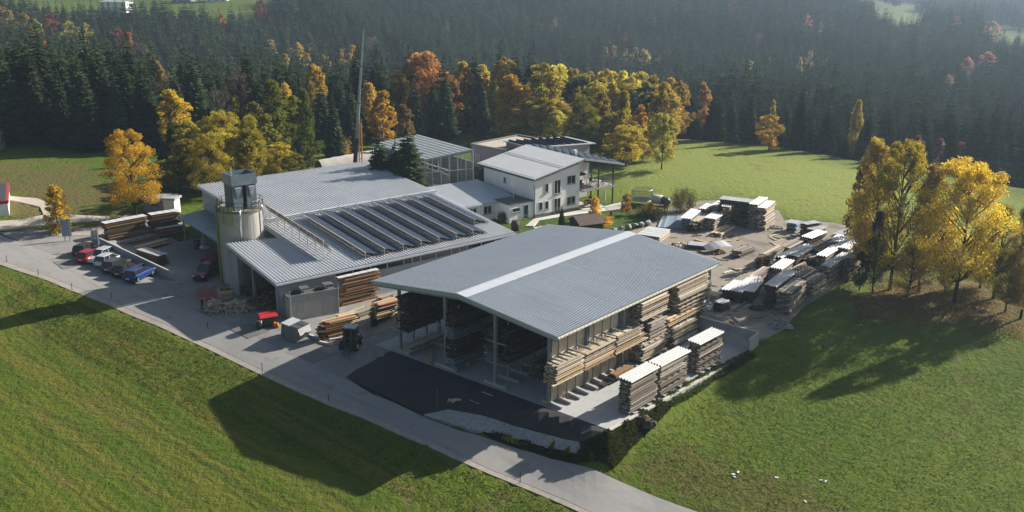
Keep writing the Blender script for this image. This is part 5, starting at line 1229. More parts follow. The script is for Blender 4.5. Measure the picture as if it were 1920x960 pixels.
# --- spruces with their own place
SP = [(712,248,None,153,'dark spruce behind the hall roof, left of the near pair'),(765,228,None,150.5,'dark spruce behind the hall roof, right of the near pair'),(741,262,None,152.5,'low dark spruce squeezed between the near pair'),
 (625,176,None,182,'tall dark spruce right of the green larches'),(602,140,None,196,'very dark spruce behind the green larches'),(655,196,None,190,'dark spruce just left of the crane mast'),(560,262,None,165,'short spruce in front of the green larch'),
 (1053,384,424,None,'small dark fir in the garden before the white house'),(702,570,612,None,'little dark fir before the colourful timber stacks'),(962,118,None,224,'spruce tip between two orange crowns'),(318,214,None,176,'spruce in front of the yellow birch'),(300,246,None,172,'low spruce beside the orange birch'),(394,178,None,190,'small spruce before the leafless grey tree'),(835,122,None,214,'dark spruce at the wood edge left of the orange birch'),(812,140,None,216,'dark spruce under the red-orange beech'),(905,150,None,214,'dark spruce left of the pale-trunked birch'),(780,152,None,210,'dark spruce behind the near pair')]
for k, (u, vt, vb, dp, lab) in enumerate(SP): spruce_px(lab, u, vt, vb, dp, i=k, wf=1.5 if k < 3 else 1.0)

# --- the spruce forest
pts = []
y = 188.0
while y < 760:
    st = 4.5 + (y - 188) / 572 * 1.3
    hw = .56 * y + 10
    xs = np.arange(-hw, hw, st); pts.append(np.c_[xs + rng.uniform(-.42, .42, len(xs)) * st, y + rng.uniform(-.42, .42, len(xs)) * st]); y += st
y = 760.0
while y < 1900:
    st = 8.5 + (y - 760) / 200
    xs = np.arange(.20 * y, .58 * y, st); pts.append(np.c_[xs + rng.uniform(-.45, .45, len(xs)) * st, y + rng.uniform(-.45, .45, len(xs)) * st]); y += st
pts = np.vstack(pts)
b = np.interp(pts[:, 0], BX, BY) + 1.5
keep = pts[:, 1] > b
for c in CLEAR: keep &= ~inpoly(pts[:, 0], pts[:, 1], c)
tt = pts[:, 0] / pts[:, 1]
keep &= ~((tt > .33) & (pts[:, 1] > 760) & (rng.random(len(pts)) < .25 + .75 * (np.sin(pts[:, 0] / 60) * np.sin(pts[:, 1] / 85) > .1)) & (pts[:, 1] < 1150))
oc = np.array(occupied)
for ox, oy, orr in occupied:
    if oy > 180: keep &= (np.hypot(pts[:, 0] - ox, pts[:, 1] - oy) > orr + .8) & ~((np.abs(pts[:, 0] - ox * pts[:, 1] / oy) < orr * .9) & (pts[:, 1] < oy) & (pts[:, 1] > oy - 26))
pts = pts[keep]
pz = terrain(pts[:, 0], pts[:, 1])
hh = 15.0 + 5.0 * rng.random(len(pts)) + 2.5 * np.sin(pts[:, 0] / 17 + pts[:, 1] / 29)
front = np.clip((pts[:, 1] - np.interp(pts[:, 0], BX, BY)) / 25, 0, 1); hh *= (.80 + .2 * front) * rng.choice([1.0, 1.0, .74, .88, 1.14, 1.06], len(pts))
hh *= np.where((pts[:, 0] > 25) & (pts[:, 1] < 260), .82, 1.0)
order = np.argsort(pts[:, 1]); pts, pz, hh = pts[order], pz[order], hh[order]
# which of them show largest: sweep from near to far over image columns
buf = np.full(1920 // 4 + 1, 960.0); area = np.zeros(len(pts))
for i, (p, z, h) in enumerate(zip(pts, pz, hh)):
    u, vt = P3(p[0], p[1], z + h); k = F / p[1]; wd = h * .13 * k
    if u < -wd or u > 1920 + wd: continue
    vbm = P3(p[0], p[1], z)[1]
    a, bb = int(max(0, u - wd) // 4), int(min(1919, u + wd) // 4)
    seg = buf[a:bb + 1]
    if len(seg) == 0: continue
    cc = (np.arange(a, bb + 1) * 4 - u) / wd; tv = vt + np.abs(cc) * (vbm - vt) * .8; tv = np.maximum(tv, 0)
    area[i] = np.clip(np.minimum(seg, vbm) - tv, 0, None).sum(); buf[a:bb + 1] = np.minimum(seg, tv)
big = np.argsort(-area)[:285]
isbig = np.zeros(len(pts), bool); isbig[big] = True
NLAB = 'dark spruce in the dense forest behind the sawmill'
for k, i in enumerate(big):
    o = bpy.data.objects.new('spruce_tree', SPR_F[k % 5] if pts[i, 1] > 235 else (SPR_N[k % 3])); col.objects.link(o)
    o.location = (pts[i, 0], pts[i, 1], pz[i]); o.rotation_euler = (0, 0, random.random() * 6.28); w_ = hh[i] * (.9 + .3 * random.random()); o.scale = (w_, w_, hh[i])
    o.color = (*(NEED if k % 3 else NEEDL), 1)
    side = 'left of the crane mast' if pts[i, 0] / pts[i, 1] < -.155 else ('behind the houses' if pts[i, 0] / pts[i, 1] < .16 else 'beyond the meadow')
    tag(o, f'dark spruce in the dense forest {side}', 'tree', f'dark spruces of the forest {side}')
rest = np.where(~isbig)[0]
me = bpy.data.meshes.new('forest_points'); me.vertices.add(len(rest)); me.vertices.foreach_set('co', np.c_[pts[rest], pz[rest]].astype(np.float32).ravel())
for nm, ty, arr in (('tree_rot', 'FLOAT', rng.random(len(rest)) * 6.28), ('tree_h', 'FLOAT', hh[rest]), ('tree_w', 'FLOAT', hh[rest] * (.88 + .3 * rng.random(len(rest)))), ('tree_kind', 'INT', rng.integers(0, 5, len(rest)))):
    a = me.attributes.new(nm, ty, 'POINT'); a.data.foreach_set('value', arr.astype(np.int32 if ty == 'INT' else np.float32))
fo = bpy.data.objects.new('spruce_forest', me); col.objects.link(fo); tag(fo, 'the mass of dark spruces filling the valley and hillside', 'forest', kind='stuff')
ng = bpy.data.node_groups.new('plant_forest', 'GeometryNodeTree')
ng.interface.new_socket('Geometry', in_out='INPUT', socket_type='NodeSocketGeometry'); ng.interface.new_socket('Geometry', in_out='OUTPUT', socket_type='NodeSocketGeometry')
gi = ng.nodes.new('NodeGroupInput'); go = ng.nodes.new('NodeGroupOutput')
jn = ng.nodes.new('GeometryNodeJoinGeometry'); ip = ng.nodes.new('GeometryNodeInstanceOnPoints')
protos = []
for k in range(5):
    for o in scn.objects:
        if o.type == 'MESH' and o.data == SPR_F[k]: protos.append(o); break
for o in protos[::-1]:
    q = ng.nodes.new('GeometryNodeObjectInfo'); q.transform_space = 'ORIGINAL'; q.inputs[0].default_value = o; q.inputs['As Instance'].default_value = True
    ng.links.new(q.outputs['Geometry'], jn.inputs[0])
def na(nm, dt):
    q = ng.nodes.new('GeometryNodeInputNamedAttribute'); q.data_type = dt; q.inputs[0].default_value = nm; return [s_ for s_ in q.outputs if s_.enabled and s_.name == 'Attribute'][0]
cmb = ng.nodes.new('ShaderNodeCombineXYZ'); ng.links.new(na('tree_w', 'FLOAT'), cmb.inputs[0]); ng.links.new(na('tree_w', 'FLOAT'), cmb.inputs[1]); ng.links.new(na('tree_h', 'FLOAT'), cmb.inputs[2])
cr2 = ng.nodes.new('ShaderNodeCombineXYZ'); ng.links.new(na('tree_rot', 'FLOAT'), cr2.inputs[2])
ng.links.new(gi.outputs[0], ip.inputs['Points']); ng.links.new(jn.outputs[0], ip.inputs['Instance']); ip.inputs['Pick Instance'].default_value = True
ng.links.new(na('tree_kind', 'INT'), ip.inputs['Instance Index']); ng.links.new(cr2.outputs[0], ip.inputs['Rotation']); ng.links.new(cmb.outputs[0], ip.inputs['Scale'])
ng.links.new(ip.outputs[0], go.inputs[0])
md = fo.modifiers.new('plant_forest', 'NODES'); md.node_group = ng

# --- shrubs
def shrub(name, label, u, v, wpx, hpx, color, n=2500, leaf=.10, cat='shrub', group=None, bare=False, flat=1.0):
    p = G(u, v); pxm = F / math.hypot(p[1], CH - p[2]); W_, H_ = wpx / pxm / 2, hpx / pxm
    t = thing(name, label, cat, p, random.random() * 6.28, group)
    nc = 26; ang = rng.random(nc) * 6.28; rr_ = np.sqrt(rng.random(nc)) * .8; c = np.c_[rr_ * np.cos(ang) * W_, rr_ * np.sin(ang) * W_ * flat, (.15 + .75 * rng.random(nc) * np.sqrt(1 - rr_ ** 2 * .8)) * H_]
    pk = rng.integers(0, nc, n); off = rng.normal(size=(n, 3)) * np.array([W_ * .16, W_ * .16, H_ * .13]); q = c[pk] + off; q[:, 2] = np.abs(q[:, 2])
    v_, f_ = rand_quads(q, np.full(n, leaf)); me = mesh_np('foliage', v_, f_, None, .5 * rng.random(nc)[pk] + .5 * rng.random(n), ['leaf'])
    o = bpy.data.objects.new('foliage', me); col.objects.link(o); o.parent = t; o.color = (*color, 1)
    mb = MB()
    for k in range(10 if not bare else 60):
        e = c[k % nc]; mb.tube([(e[0] * .1, e[1] * .1, -.05), (e[0] * .5 + random.uniform(-.1, .1), e[1] * .5, e[2] * .6), tuple(e + rng.normal(size=3) * (.1 if not bare else .35))], [.03, .02, .006], 4)
    mb.build('stem', 'birch_bark' if bare else 'bark', t); return t
shrub('shrub', 'large green-brown bush at the edge of the far timber yard', 1282, 397, 54, 46, (.14, .13, .04), 3600, .16)
shrub('shrub', 'orange-red hedge bush before the white steel frame', 822, 352, 40, 28, (.28, .13, .06), 2200, .14)
shrub('shrub', 'yellow shrub between frame hall and house', 858, 344, 24, 40, (.52, .36, .04), 2000, .14)
shrub('shrub', 'round olive shrub left of the house corner', 884, 344, 44, 40, (.14, .15, .04), 3000, .14)
shrub('shrub', 'dark bush pressed against the house corner', 908, 346, 24, 34, (.03, .05, .02), 2000, .14)
shrub('shrub', 'yellow bush before the grey flat building', 934, 306, 20, 30, (.5, .35, .05), 1500, .14)
shrub('shrub', 'small shrub in a tub by the annex wall', 942, 416, 20, 20, (.12, .13, .04), 1200, .12)
shrub('shrub', 'bright orange low shrub beside the tiled hut roof', 1128, 424, 50, 20, (.52, .30, .03), 3000, .13)
shrub('shrub', 'dark hedge by the white machine', 1232, 412, 60, 20, (.06, .05, .025), 2200, .14, flat=.4)
shrub('shrub', 'low weeds beside the yellow shoots on the yard corner', 1208, 405, 34, 24, (.16, .13, .04), 1600, .13)
for k, (u, vt, vb, wd, c_, lab) in enumerate([(1115,368,412,28,(.56,.36,.03),'small orange-yellow tree in the garden nearest the terrace'),(1174,362,404,22,(.54,.33,.04),'small orange-yellow tree by the trampoline'),(1146,394,419,14,(.3,.22,.07),'thin nearly bare garden sapling'),(1220,378,410,24,(.4,.3,.06),'small yellow-brown tree by the white machine')]):
    T('garden_tree', lab, u, vt, wd, c_, 'mid', [0, 4, 2, 3][k], vb=vb, hmin=1.5)
bp = shrub('brushwood_heap', 'grey heap of bare brushwood at the forest edge behind the flat building', 880, 278, 74, 30, (.16, .13, .12), 900, .12, 'brushwood', None, True)
shrub('brushwood_heap', 'pale twiggy brush beside the grey brushwood heap', 912, 268, 28, 20, (.24, .2, .17), 500, .1, 'brushwood', None, True)
shrub('shrub', 'yellowish scrub left of the crane foot', 648, 300, 40, 44, (.34, .24, .06), 1800, .14)
# weeds along the bank, too many to count
def weeds(name, label, poly_px, n, size, color, hmax):
    poly = PX(poly_px); a = np.array(poly); P_ = []
    while len(P_) < n:
        q = rng.uniform(a.min(0), a.max(0), (n, 2)); q = q[inpoly(q[:, 0], q[:, 1], poly)]; P_.extend(q)
    P_ = np.array(P_[:n]); z = terrain(P_[:, 0], P_[:, 1]); hn = hmax * (.35 + .65 * (np.sin(P_[:, 0] * 1.9) * np.sin(P_[:, 1] * 1.5 + 1) > -.1))
    c = np.c_[P_, z + rng.random(n) ** 1.3 * hn]
    v_, f_ = rand_quads(c, np.full(n, size)); me = mesh_np(name, v_, f_, None, rng.random(n), ['leaf'])
    o = bpy.data.objects.new(name, me); col.objects.link(o); o.color = (*color, 1); return tag(o, label, 'weeds', kind='stuff')
weeds('bank_weeds', 'dark green weeds on the bank between road and concrete slab', [(905,812),(960,822),(1020,840),(1078,858),(1095,830),(1130,815),(1180,790),(1240,750),(1262,762),(1215,815),(1180,850),(1150,880),(1080,868),(1000,846),(940,830)], 26000, .15, (.085, .105, .028), .42)
weeds('bank_weeds', 'grass tufts along the lower edge of the slab and the last stacks', [(1240,748),(1330,694),(1400,662),(1420,668),(1340,715),(1265,765)], 9000, .14, (.09, .13, .025), .4)
weeds('meadow_tufts', 'taller grass tufts scattered in the meadow beside the bank', [(1180,860),(1300,760),(1420,680),(1700,680),(1919,700),(1919,960),(1400,960),(1200,895)], 16000, .13, (.085, .115, .025), .12)
weeds('meadow_tufts', 'rough grass on the field strip along the road', [(80,530),(400,665),(750,820),(1100,970),(900,990),(500,840),(100,640),(0,560)], 16000, .13, (.10, .12, .03), .12)
weeds('fallen_leaves', 'brown fallen leaves spread under the yellow trees on the right', [(1600,560),(1640,535),(1750,530),(1919,540),(1919,640),(1800,620),(1700,610),(1600,610)], 13000, .13, (.24, .15, .06), .05)
# ================================================================ timber
def bundle_mesh(L, W, H, seed, lay=.17, nb=5, ragged=.12):
    r = random.Random(seed); mb = MB(); n = max(2, int(round(H / lay))); lay = H / n; bw = W / nb
    for i in range(n):
        z0 = i * lay; th = lay * r.uniform(.48, .64); sh_ = r.uniform(-.5, .5) * ragged; yo = r.uniform(-.04, .04)
        for j in range(nb):
            edge_ = j in (0, nb - 1)
            if r.random() < (.12 if edge_ else .04) and i > 0: continue
            x0 = sh_ + r.uniform(-ragged, ragged * .8); x1 = L + sh_ + r.uniform(-ragged, ragged) * 1.4
            if r.random() < .08: x0 -= .25
            if edge_ and r.random() < .15: x1 -= r.uniform(.3, 1.0)
            y0 = j * bw + yo + (r.uniform(-.075, .05) if j == 0 else (r.uniform(-.05, .075) if edge_ else r.uniform(-.01, .01)))
            yw = r.uniform(-.02, .02); z1 = z0 + lay * .34 + r.uniform(-.006, .006)
            ya, yb = y0 + yw, y0 - yw; w_ = bw - .02
            mb.hexa([(x0, ya, z1), (x1, yb, z1), (x1, yb + w_, z1), (x0, ya + w_, z1)], [(x0, ya, z1 + th), (x1, yb, z1 + th), (x1, yb + w_, z1 + th), (x0, ya + w_, z1 + th)], 0, r.random())
        for k in range(int(L / 1.1) + 1):
            x = .15 + k * 1.1; x = min(x, L - .2); mb.box(x, .03, z0 + .002, x + .07, W - .03, z0 + lay * .335, 1, .5)
    return mb
BM = {}
def bundle(name, label, pos, ang, L, W, H, mt, group=None, cat='timber', seed=0, lay=.17, ragged=.12, nb=5):
    key = (round(L, 1), round(W, 1), round(H, 1), seed % 3, mt, lay, nb)
    if key not in BM: BM[key] = bundle_mesh(key[0], key[1], key[2], seed + len(BM) * 7, lay, nb, ragged).build(name, [mt, 'sticker']); o = BM[key]
    else: o = BM[key].copy(); col.objects.link(o)
    o.name = name; o.location = tuple(map(float, pos)); o.rotation_euler = (0, 0, ang)
    for k_ in ('label', 'category', 'group'):
        if k_ in o: del o[k_]
    return tag(o, label, cat, group)
LEVEL = {1: ['only'], 2: ['lower', 'upper'], 3: ['lowest', 'middle', 'topmost'], 4: ['lowest', 'second lowest', 'second from top', 'topmost'], 5: ['lowest', 'second lowest', 'middle', 'second from top', 'topmost'], 6: ['lowest', 'second lowest', 'third lowest', 'third from top', 'second from top', 'topmost'], 7: ['lowest', 'second lowest', 'third lowest', 'middle', 'third from top', 'second from top', 'topmost']}
def stack(desc, pos, ang, L, W, H, mt, n=None, jit=.06, name='board_bundle', lay=.17, where='', ragged=.12, nb=5):
    n = n or max(1, int(round(H / .85))); n = min(n, 7); h = H / n; c, s_ = math.cos(ang), math.sin(ang)
    for i in range(n):
        dx, dy = random.uniform(-jit, jit) * 2.5, random.uniform(-jit, jit)
        lv = LEVEL[n][i]
        lab = desc if n == 1 else f'{lv} bundle, {desc}'
        mtt = mt if isinstance(mt, str) else mt[i % len(mt)]
        bundle(name, lab, (pos[0] + c * dx - s_ * dy, pos[1] + s_ * dx + c * dy, pos[2] + i * h), ang + random.uniform(-.008, .008) * (3 if jit > .08 else 1), L, W, h * .93, mtt, None, 'timber stack', random.randrange(99), lay, ragged, nb)
def tin_mb(L, W, period=.2, hg=.045, across=False, bend=0.0):
    mb = MB(); n = int(W / period); vs = []; prof = []
    for i in range(n):
        for t_, h in ((0, 0), (.3, 0), (.5, 1), (.8, 1)): prof.append(((i + t_) / n * W, h * hg))
    prof.append((W, 0)); ns = 4
    for k in range(ns + 1):
        x = L * k / ns; dz = bend * math.sin(math.pi * k / ns)
        for y_, h in prof: vs.append((x, y_, h + dz))
    m_ = len(prof); o = (ns + 1) * m_
    for x, y_, h in list(vs): vs.append((x, y_, h - .012))
    fs = []
    for k in range(ns):
        for j in range(m_ - 1): fs.append((k * m_ + j, (k + 1) * m_ + j, (k + 1) * m_ + j + 1, k * m_ + j + 1)); fs.append((o + k * m_ + j, o + k * m_ + j + 1, o + (k + 1) * m_ + j + 1, o + (k + 1) * m_ + j))
    for k in range(ns): fs.append((k * m_, o + k * m_, o + (k + 1) * m_, (k + 1) * m_)); fs.append((k * m_ + m_ - 1, (k + 1) * m_ + m_ - 1, o + (k + 1) * m_ + m_ - 1, o + k * m_ + m_ - 1))
    for j in range(m_ - 1): fs.append((j, j + 1, o + j + 1, o + j)); fs.append((ns * m_ + j, o + ns * m_ + j, o + ns * m_ + j + 1, ns * m_ + j + 1))
    mb.add(vs, fs); return mb
def tin(label, pos, ang, L, W, mt='tin', tilt=(0, 0), bend=0.0, period=.29):
    ang += random.uniform(-.03, .03); tilt = (tilt[0] + random.uniform(-.02, .03), tilt[1] + random.uniform(-.012, .012))
    o = tin_mb(L, W, period, .11, False, bend).build('cover_sheet', mt); o.location = tuple(map(float, pos)); o.rotation_euler = (tilt[0], tilt[1], ang); return tag(o, label, 'cover sheet')
def flatsheet(label, pos, ang, L, W, mt, tilt=(0, 0), name='cover_sheet', cat='cover sheet'):
    mb = MB(); mb.box(0, 0, 0, L, W, .03)
    for k in range(1, int(L / 1.0)): mb.box(k * 1.0 - .015, 0, .0305, k * 1.0 + .015, W, .05)
    o = mb.build(name, mt); o.location = tuple(map(float, pos)); o.rotation_euler = (tilt[0], tilt[1], ang); return tag(o, label, cat)
def shp(x, y, z=0.1): q = shW(x, y); return (q[0], q[1], z)
SA = R(SH_A)
# three roofed stacks on the slab edge
G3 = ['nearest', 'middle', 'farthest']
for k, (x0, L, H) in enumerate(((3.45, 4.3, 3.0), (8.35, 4.9, 2.95), (15.3, 4.4, 2.95))):
    stack(f'weathered stack, {G3[k]} of three along the slab edge', shp(x0, -5.75, .22), SA, L, 1.3, H, 'timber_grey', 4, lay=.2, where='', ragged=.18)
    for j in range(4):
        mb = MB(); mb.box(-.12, -.25, 0, .12, 1.6, .12); o = mb.build('timber_skid', 'concrete'); place(o, shp(x0 + .4 + j * (L - .8) / 3, -5.85, .1), SA); tag(o, f'concrete bearer under the {G3[k]} stack of the slab edge', 'bearer', 'concrete bearers under the slab edge stacks')
    tin(f'wavy tin sheet on the {G3[k]} stack of the slab edge', shp(x0 - .15, -5.85, H + .27), SA, L + .2, 1.55, 'tin_bright', (R(2), 0))
# loaded racks on the right wall: (x0, length, z0, height, bundles, material, words)
WALL = [(-.35, 4.0, 2.58, .95, 1, 'timber_fresh', 'yellow board pile on the lower rack at the front post of the shed wall'),(-.2, 3.9, 3.58, .95, 1, 'timber_pale', 'pale waney board pile lying over the yellow pile at the front post'),
 (3.9, 4.5, 2.58, .75, 1, 'timber_fresh', 'second yellow pile on the wall rack counted from the road'),(3.9, 4.9, 3.38, .95, 1, 'timber_pale', 'second pale pile on the wall rack counted from the road'),
 (8.9, 5.6, 2.58, .8, 1, 'timber_fresh', 'third and longest yellow pile on the wall rack'),(9.2, 4.6, 3.45, .95, 1, 'timber_pale', 'third pale pile on the wall rack, above the longest one'),
 (15.0, 3.0, 2.4, 1.7, 2, 'timber_grey', 'grey pile in the middle of the wall rack')]
for k, (x0, L, z0, H, n, mt, wd) in enumerate(WALL): stack(wd, shp(x0, -.30, z0), SA, L, 1.35, H, mt, n, ragged=.16)
stack('tall rough stack on the slab against the middle of the shed wall', shp(13.6, -.45, .45), SA, 4.6, 1.4, 1.85, 'timber_pale', 2, ragged=.22)
stack('rough stack on the slab near the rear of the shed wall', shp(19.2, -.45, .45), SA, 5.0, 1.4, 2.0, 'timber_pale', 2, ragged=.22)
stack('high pale pile under the eave, front one of two', shp(13.3, -.30, 4.78), SA, 5.0, 1.35, 1.85, 'timber_pale', 2, ragged=.16)
stack('high pale pile under the eave, rear one of two', shp(20.2, -.30, 4.55), SA, 6.4, 1.35, 2.1, 'timber_pale', 2, ragged=.16)
stack('long fresh pile on the rear rack of the shed wall', shp(18.3, -.35, 2.75), SA, 7.6, 1.4, .85, 'timber_fresh', 1, ragged=.16)
stack('grey rough pile over the long fresh rear pile', shp(20.8, -.3, 3.65), SA, 6.0, 1.35, .8, 'timber_pale', 1)
stack('low stack of short slats on the footings of the shed wall', shp(8.2, -.9, .43), SA, 3.0, 1.1, .5, 'timber_brown', 1)
stack('small slats lying on a wall footing', shp(6.6, -.7, .30), SA, 1.2, .7, .16, 'timber_dark', 1)
# under the roof: shade is partly put into darker timber colours
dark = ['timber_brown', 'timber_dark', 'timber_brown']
def rackrow(y0, rowname, segs, lv):
    for j, (x0, L) in enumerate(segs):
        for (z0, H, mt, n) in lv:
            pos_ = 'front' if j == 0 else ('second' if j == 1 else 'third')
            wd = 'floor level' if z0 < 1 else ('lower rack' if z0 < 4 else 'upper rack')
            stack(f'{wd} pile, {pos_} bay, {rowname}', shp(x0, y0, z0), SA, L, 1.2, H, mt, n, ragged=.18)
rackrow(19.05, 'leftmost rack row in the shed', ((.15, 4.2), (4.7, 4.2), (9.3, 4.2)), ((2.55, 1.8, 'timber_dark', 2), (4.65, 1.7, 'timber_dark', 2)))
stack('light squared beams on the floor at the left shed corner', shp(.6, 18.9, .42), SA, 5.0, 1.2, .5, 'timber_pale', 1)
stack('short board pile outside the left shed corner', shp(1.2, 20.7, 2.55), SA, 4.2, 1.1, 2.0, 'timber_brown', 2)
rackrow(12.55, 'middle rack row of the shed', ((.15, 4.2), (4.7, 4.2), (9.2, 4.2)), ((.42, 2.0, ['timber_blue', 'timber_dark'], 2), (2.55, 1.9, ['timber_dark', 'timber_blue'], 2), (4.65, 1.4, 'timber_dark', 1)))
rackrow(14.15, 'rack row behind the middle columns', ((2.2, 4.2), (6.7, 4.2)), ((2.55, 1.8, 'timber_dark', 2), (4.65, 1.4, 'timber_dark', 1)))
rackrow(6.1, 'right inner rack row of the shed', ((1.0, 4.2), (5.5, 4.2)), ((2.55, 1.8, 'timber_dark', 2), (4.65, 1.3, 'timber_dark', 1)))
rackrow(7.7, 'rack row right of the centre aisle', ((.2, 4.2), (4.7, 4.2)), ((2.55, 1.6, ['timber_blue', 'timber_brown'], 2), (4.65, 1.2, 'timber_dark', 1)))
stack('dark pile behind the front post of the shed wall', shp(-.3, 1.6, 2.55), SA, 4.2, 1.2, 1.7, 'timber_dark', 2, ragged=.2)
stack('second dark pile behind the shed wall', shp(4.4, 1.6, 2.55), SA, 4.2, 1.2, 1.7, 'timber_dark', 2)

def pile_px(desc, L_, F_, R_, vb, mt, cover=None, n=None, zg=None, ragged=.28, lay=.17, name='board_bundle', hmin=.3, cov_n='tin', tilt=(0, 0), jit=.09, nb=5, over=.12):
    """a stack from the picture corners of its top (left, front, right) and the row where its front corner meets the ground"""
    b = G(F_[0], vb); H = max(hmin, height_over(b[:2], F_[1]) - b[2]); zt = b[2] + H
    f = U(*F_, zt); r_ = U(*R_, zt); l_ = U(*L_, zt); f = b[:2]
    d = r_ - U(*F_, zt); L = np.linalg.norm(d); e = l_ - U(*F_, zt)
    ang = math.atan2(d[1], d[0]); W = abs(-math.sin(ang) * e[0] + math.cos(ang) * e[1]); W = min(max(W, .5), 6)
    swap = W > L * 1.05 and W > 2.0
    hb = H - (.06 if cover else 0)
    if swap:
        # boards run across: local x along the other edge
        ang2 = ang + math.pi / 2; o_ = np.array([f[0] + math.cos(ang) * L, f[1] + math.sin(ang) * L])
        stack(desc, (o_[0], o_[1], b[2] + .05), ang2, W, L, hb, mt, n, jit, name, lay, '', ragged, max(4, int(L / .28)))
        if cover:
            t_ = (tin if cov_n == 'tin' else flatsheet)(cover, (o_[0] - over * math.cos(ang2), o_[1] - over * math.sin(ang2), zt + .06), ang2, W + 2 * over, L, MT_C, tilt)
        return
    stack(desc, (f[0], f[1], b[2] + .05), ang, L, W, hb, mt, n, jit, name, lay, '', ragged, max(4, min(9, int(W / .28))))
    if cover:
        (tin if cov_n == 'tin' else flatsheet)(cover, (f[0] - over * math.cos(ang) + .08 * math.sin(ang), f[1] - over * math.sin(ang) - .08 * math.cos(ang), zt + .06), ang, L + 2 * over, W + .16, MT_C, tilt)
    return
MT_C = 'tin'
def pile(desc, L_, F_, R_, vb, mt, cov=None, cm='tin', **k):
    global MT_C
    MT_C = cm; pile_px(desc, L_, F_, R_, vb, mt, cov, **k)
# long row on the far yard
pile('big grey weathered stack at the head of the long row', (1454,543), (1478.6,548.8), (1509.8,523.8), 592, 'timber_grey', n=4, ragged=.25)
pile('dark stack under a wavy white sheet left of the big grey stack', (1431.7,534), (1452.8,538.6), (1489.5,511), 579, 'timber_dark', 'wavy white tin sheet left of the big grey stack', 'tin_bright', n=3)
pile('low dark stack under tin at the near left of the long row', (1351,543), (1370,546.5), (1392,530), 566, 'timber_dark', 'dull wavy tin sheet at the near left end of the long row', 'tin', n=2)
pile('low dark stack under glaring sheets beside the two-sheet stack', (1371,547), (1389,549), (1424,522), 572, 'timber_dark', 'glaring white tin sheet at the near end of the long row', 'tin_bright', n=2)
pile('narrow dark stack behind the glaring sheet', (1394,545), (1411,548.5), (1427,528), 572, 'timber_dark', 'short white tin sheet beside the glaring one', 'tin_bright', n=2)
pile('grey stack with ragged ends behind the big grey stack', (1508.8,521), (1522.8,525.6), (1547,510.6), 558, 'timber_pale', n=3, ragged=.3)
pile('tall stack under wavy tin near the yellow trees', (1539.7,496.6), (1552.8,502), (1590,478), 540, 'timber_grey', 'wavy tin sheet nearest the yellow trees', 'tin', n=4, ragged=.25)
pile('stack reaching under the dark evergreen', (1580,482), (1592,486), (1622,464), 528, 'timber_grey', 'pale tin sheet reaching under the dark evergreen', 'tin', n=3)
pile('board stack in the middle of the long row, thick boards on top', (1472,503), (1482,509), (1514,494), 542, 'timber_pale', n=3, ragged=.25)
pile('stack under crumpled wavy sheets on the left side of the long row', (1440,504), (1464,506), (1486,490), 532, 'timber_grey', 'crumpled wavy sheet on the left side of the long row', 'tin_bright', n=3)
pile('long stack under the brightest sheet', (1451.6,480.6), (1463,484), (1518,460), 512, 'timber_dark', 'longest and brightest white sheet of the long row', 'tin_bright', n=3)
pile('stack under a smooth grey sheet right of the brightest one', (1477,478), (1493.8,482), (1528.5,463.8), 508, 'timber_dark', 'smooth grey sheet right of the brightest one', 'tin_dull', n=3, cov_n='flat')
pile('dark boards piled in a slant beside the smooth grey sheet', (1503,474), (1518,482.5), (1567,472), 504, 'timber_grey', n=2, ragged=.4)
pile('stack under a short white sheet in the upper part of the row', (1536,458), (1556.6,462), (1587.5,445), 484, 'timber_grey', 'short white sheet in the upper part of the row', 'tin_bright', n=2)
pile('stack under a beige sheet beside the short white one', (1557.5,462.8), (1576,467.5), (1598.8,454), 492, 'timber_pale', 'beige sheet beside the short white one', 'roof_light', n=2, cov_n='flat')
pile('last covered stack before the trees on the meadow side', (1562,438.5), (1575,442), (1607,429), 462, 'timber_grey', 'grey sheet on the last stack of the meadow side', 'tin_dull', n=2, cov_n='flat')
pile('stack behind the dark evergreen with a white sheet', (1612,436), (1628,441), (1652,430), 462, 'timber_grey', 'white sheet glimpsed behind the dark evergreen', 'tin_bright', n=2)
pile('pile of crossed brown boards on the left flank of the row', (1417,482.5), (1428,487), (1465,463.8), 505, 'timber_brown', n=2, ragged=.35)
pile('low flat pile of planks beside the dull wavy sheet', (1376,524), (1388,528), (1424,505), 536, 'timber_pale', n=1, ragged=.4, hmin=.35)
pile('grey low pile between crossed boards and wavy sheets', (1440,511), (1452,516), (1474,501), 534, 'timber_grey', n=1)
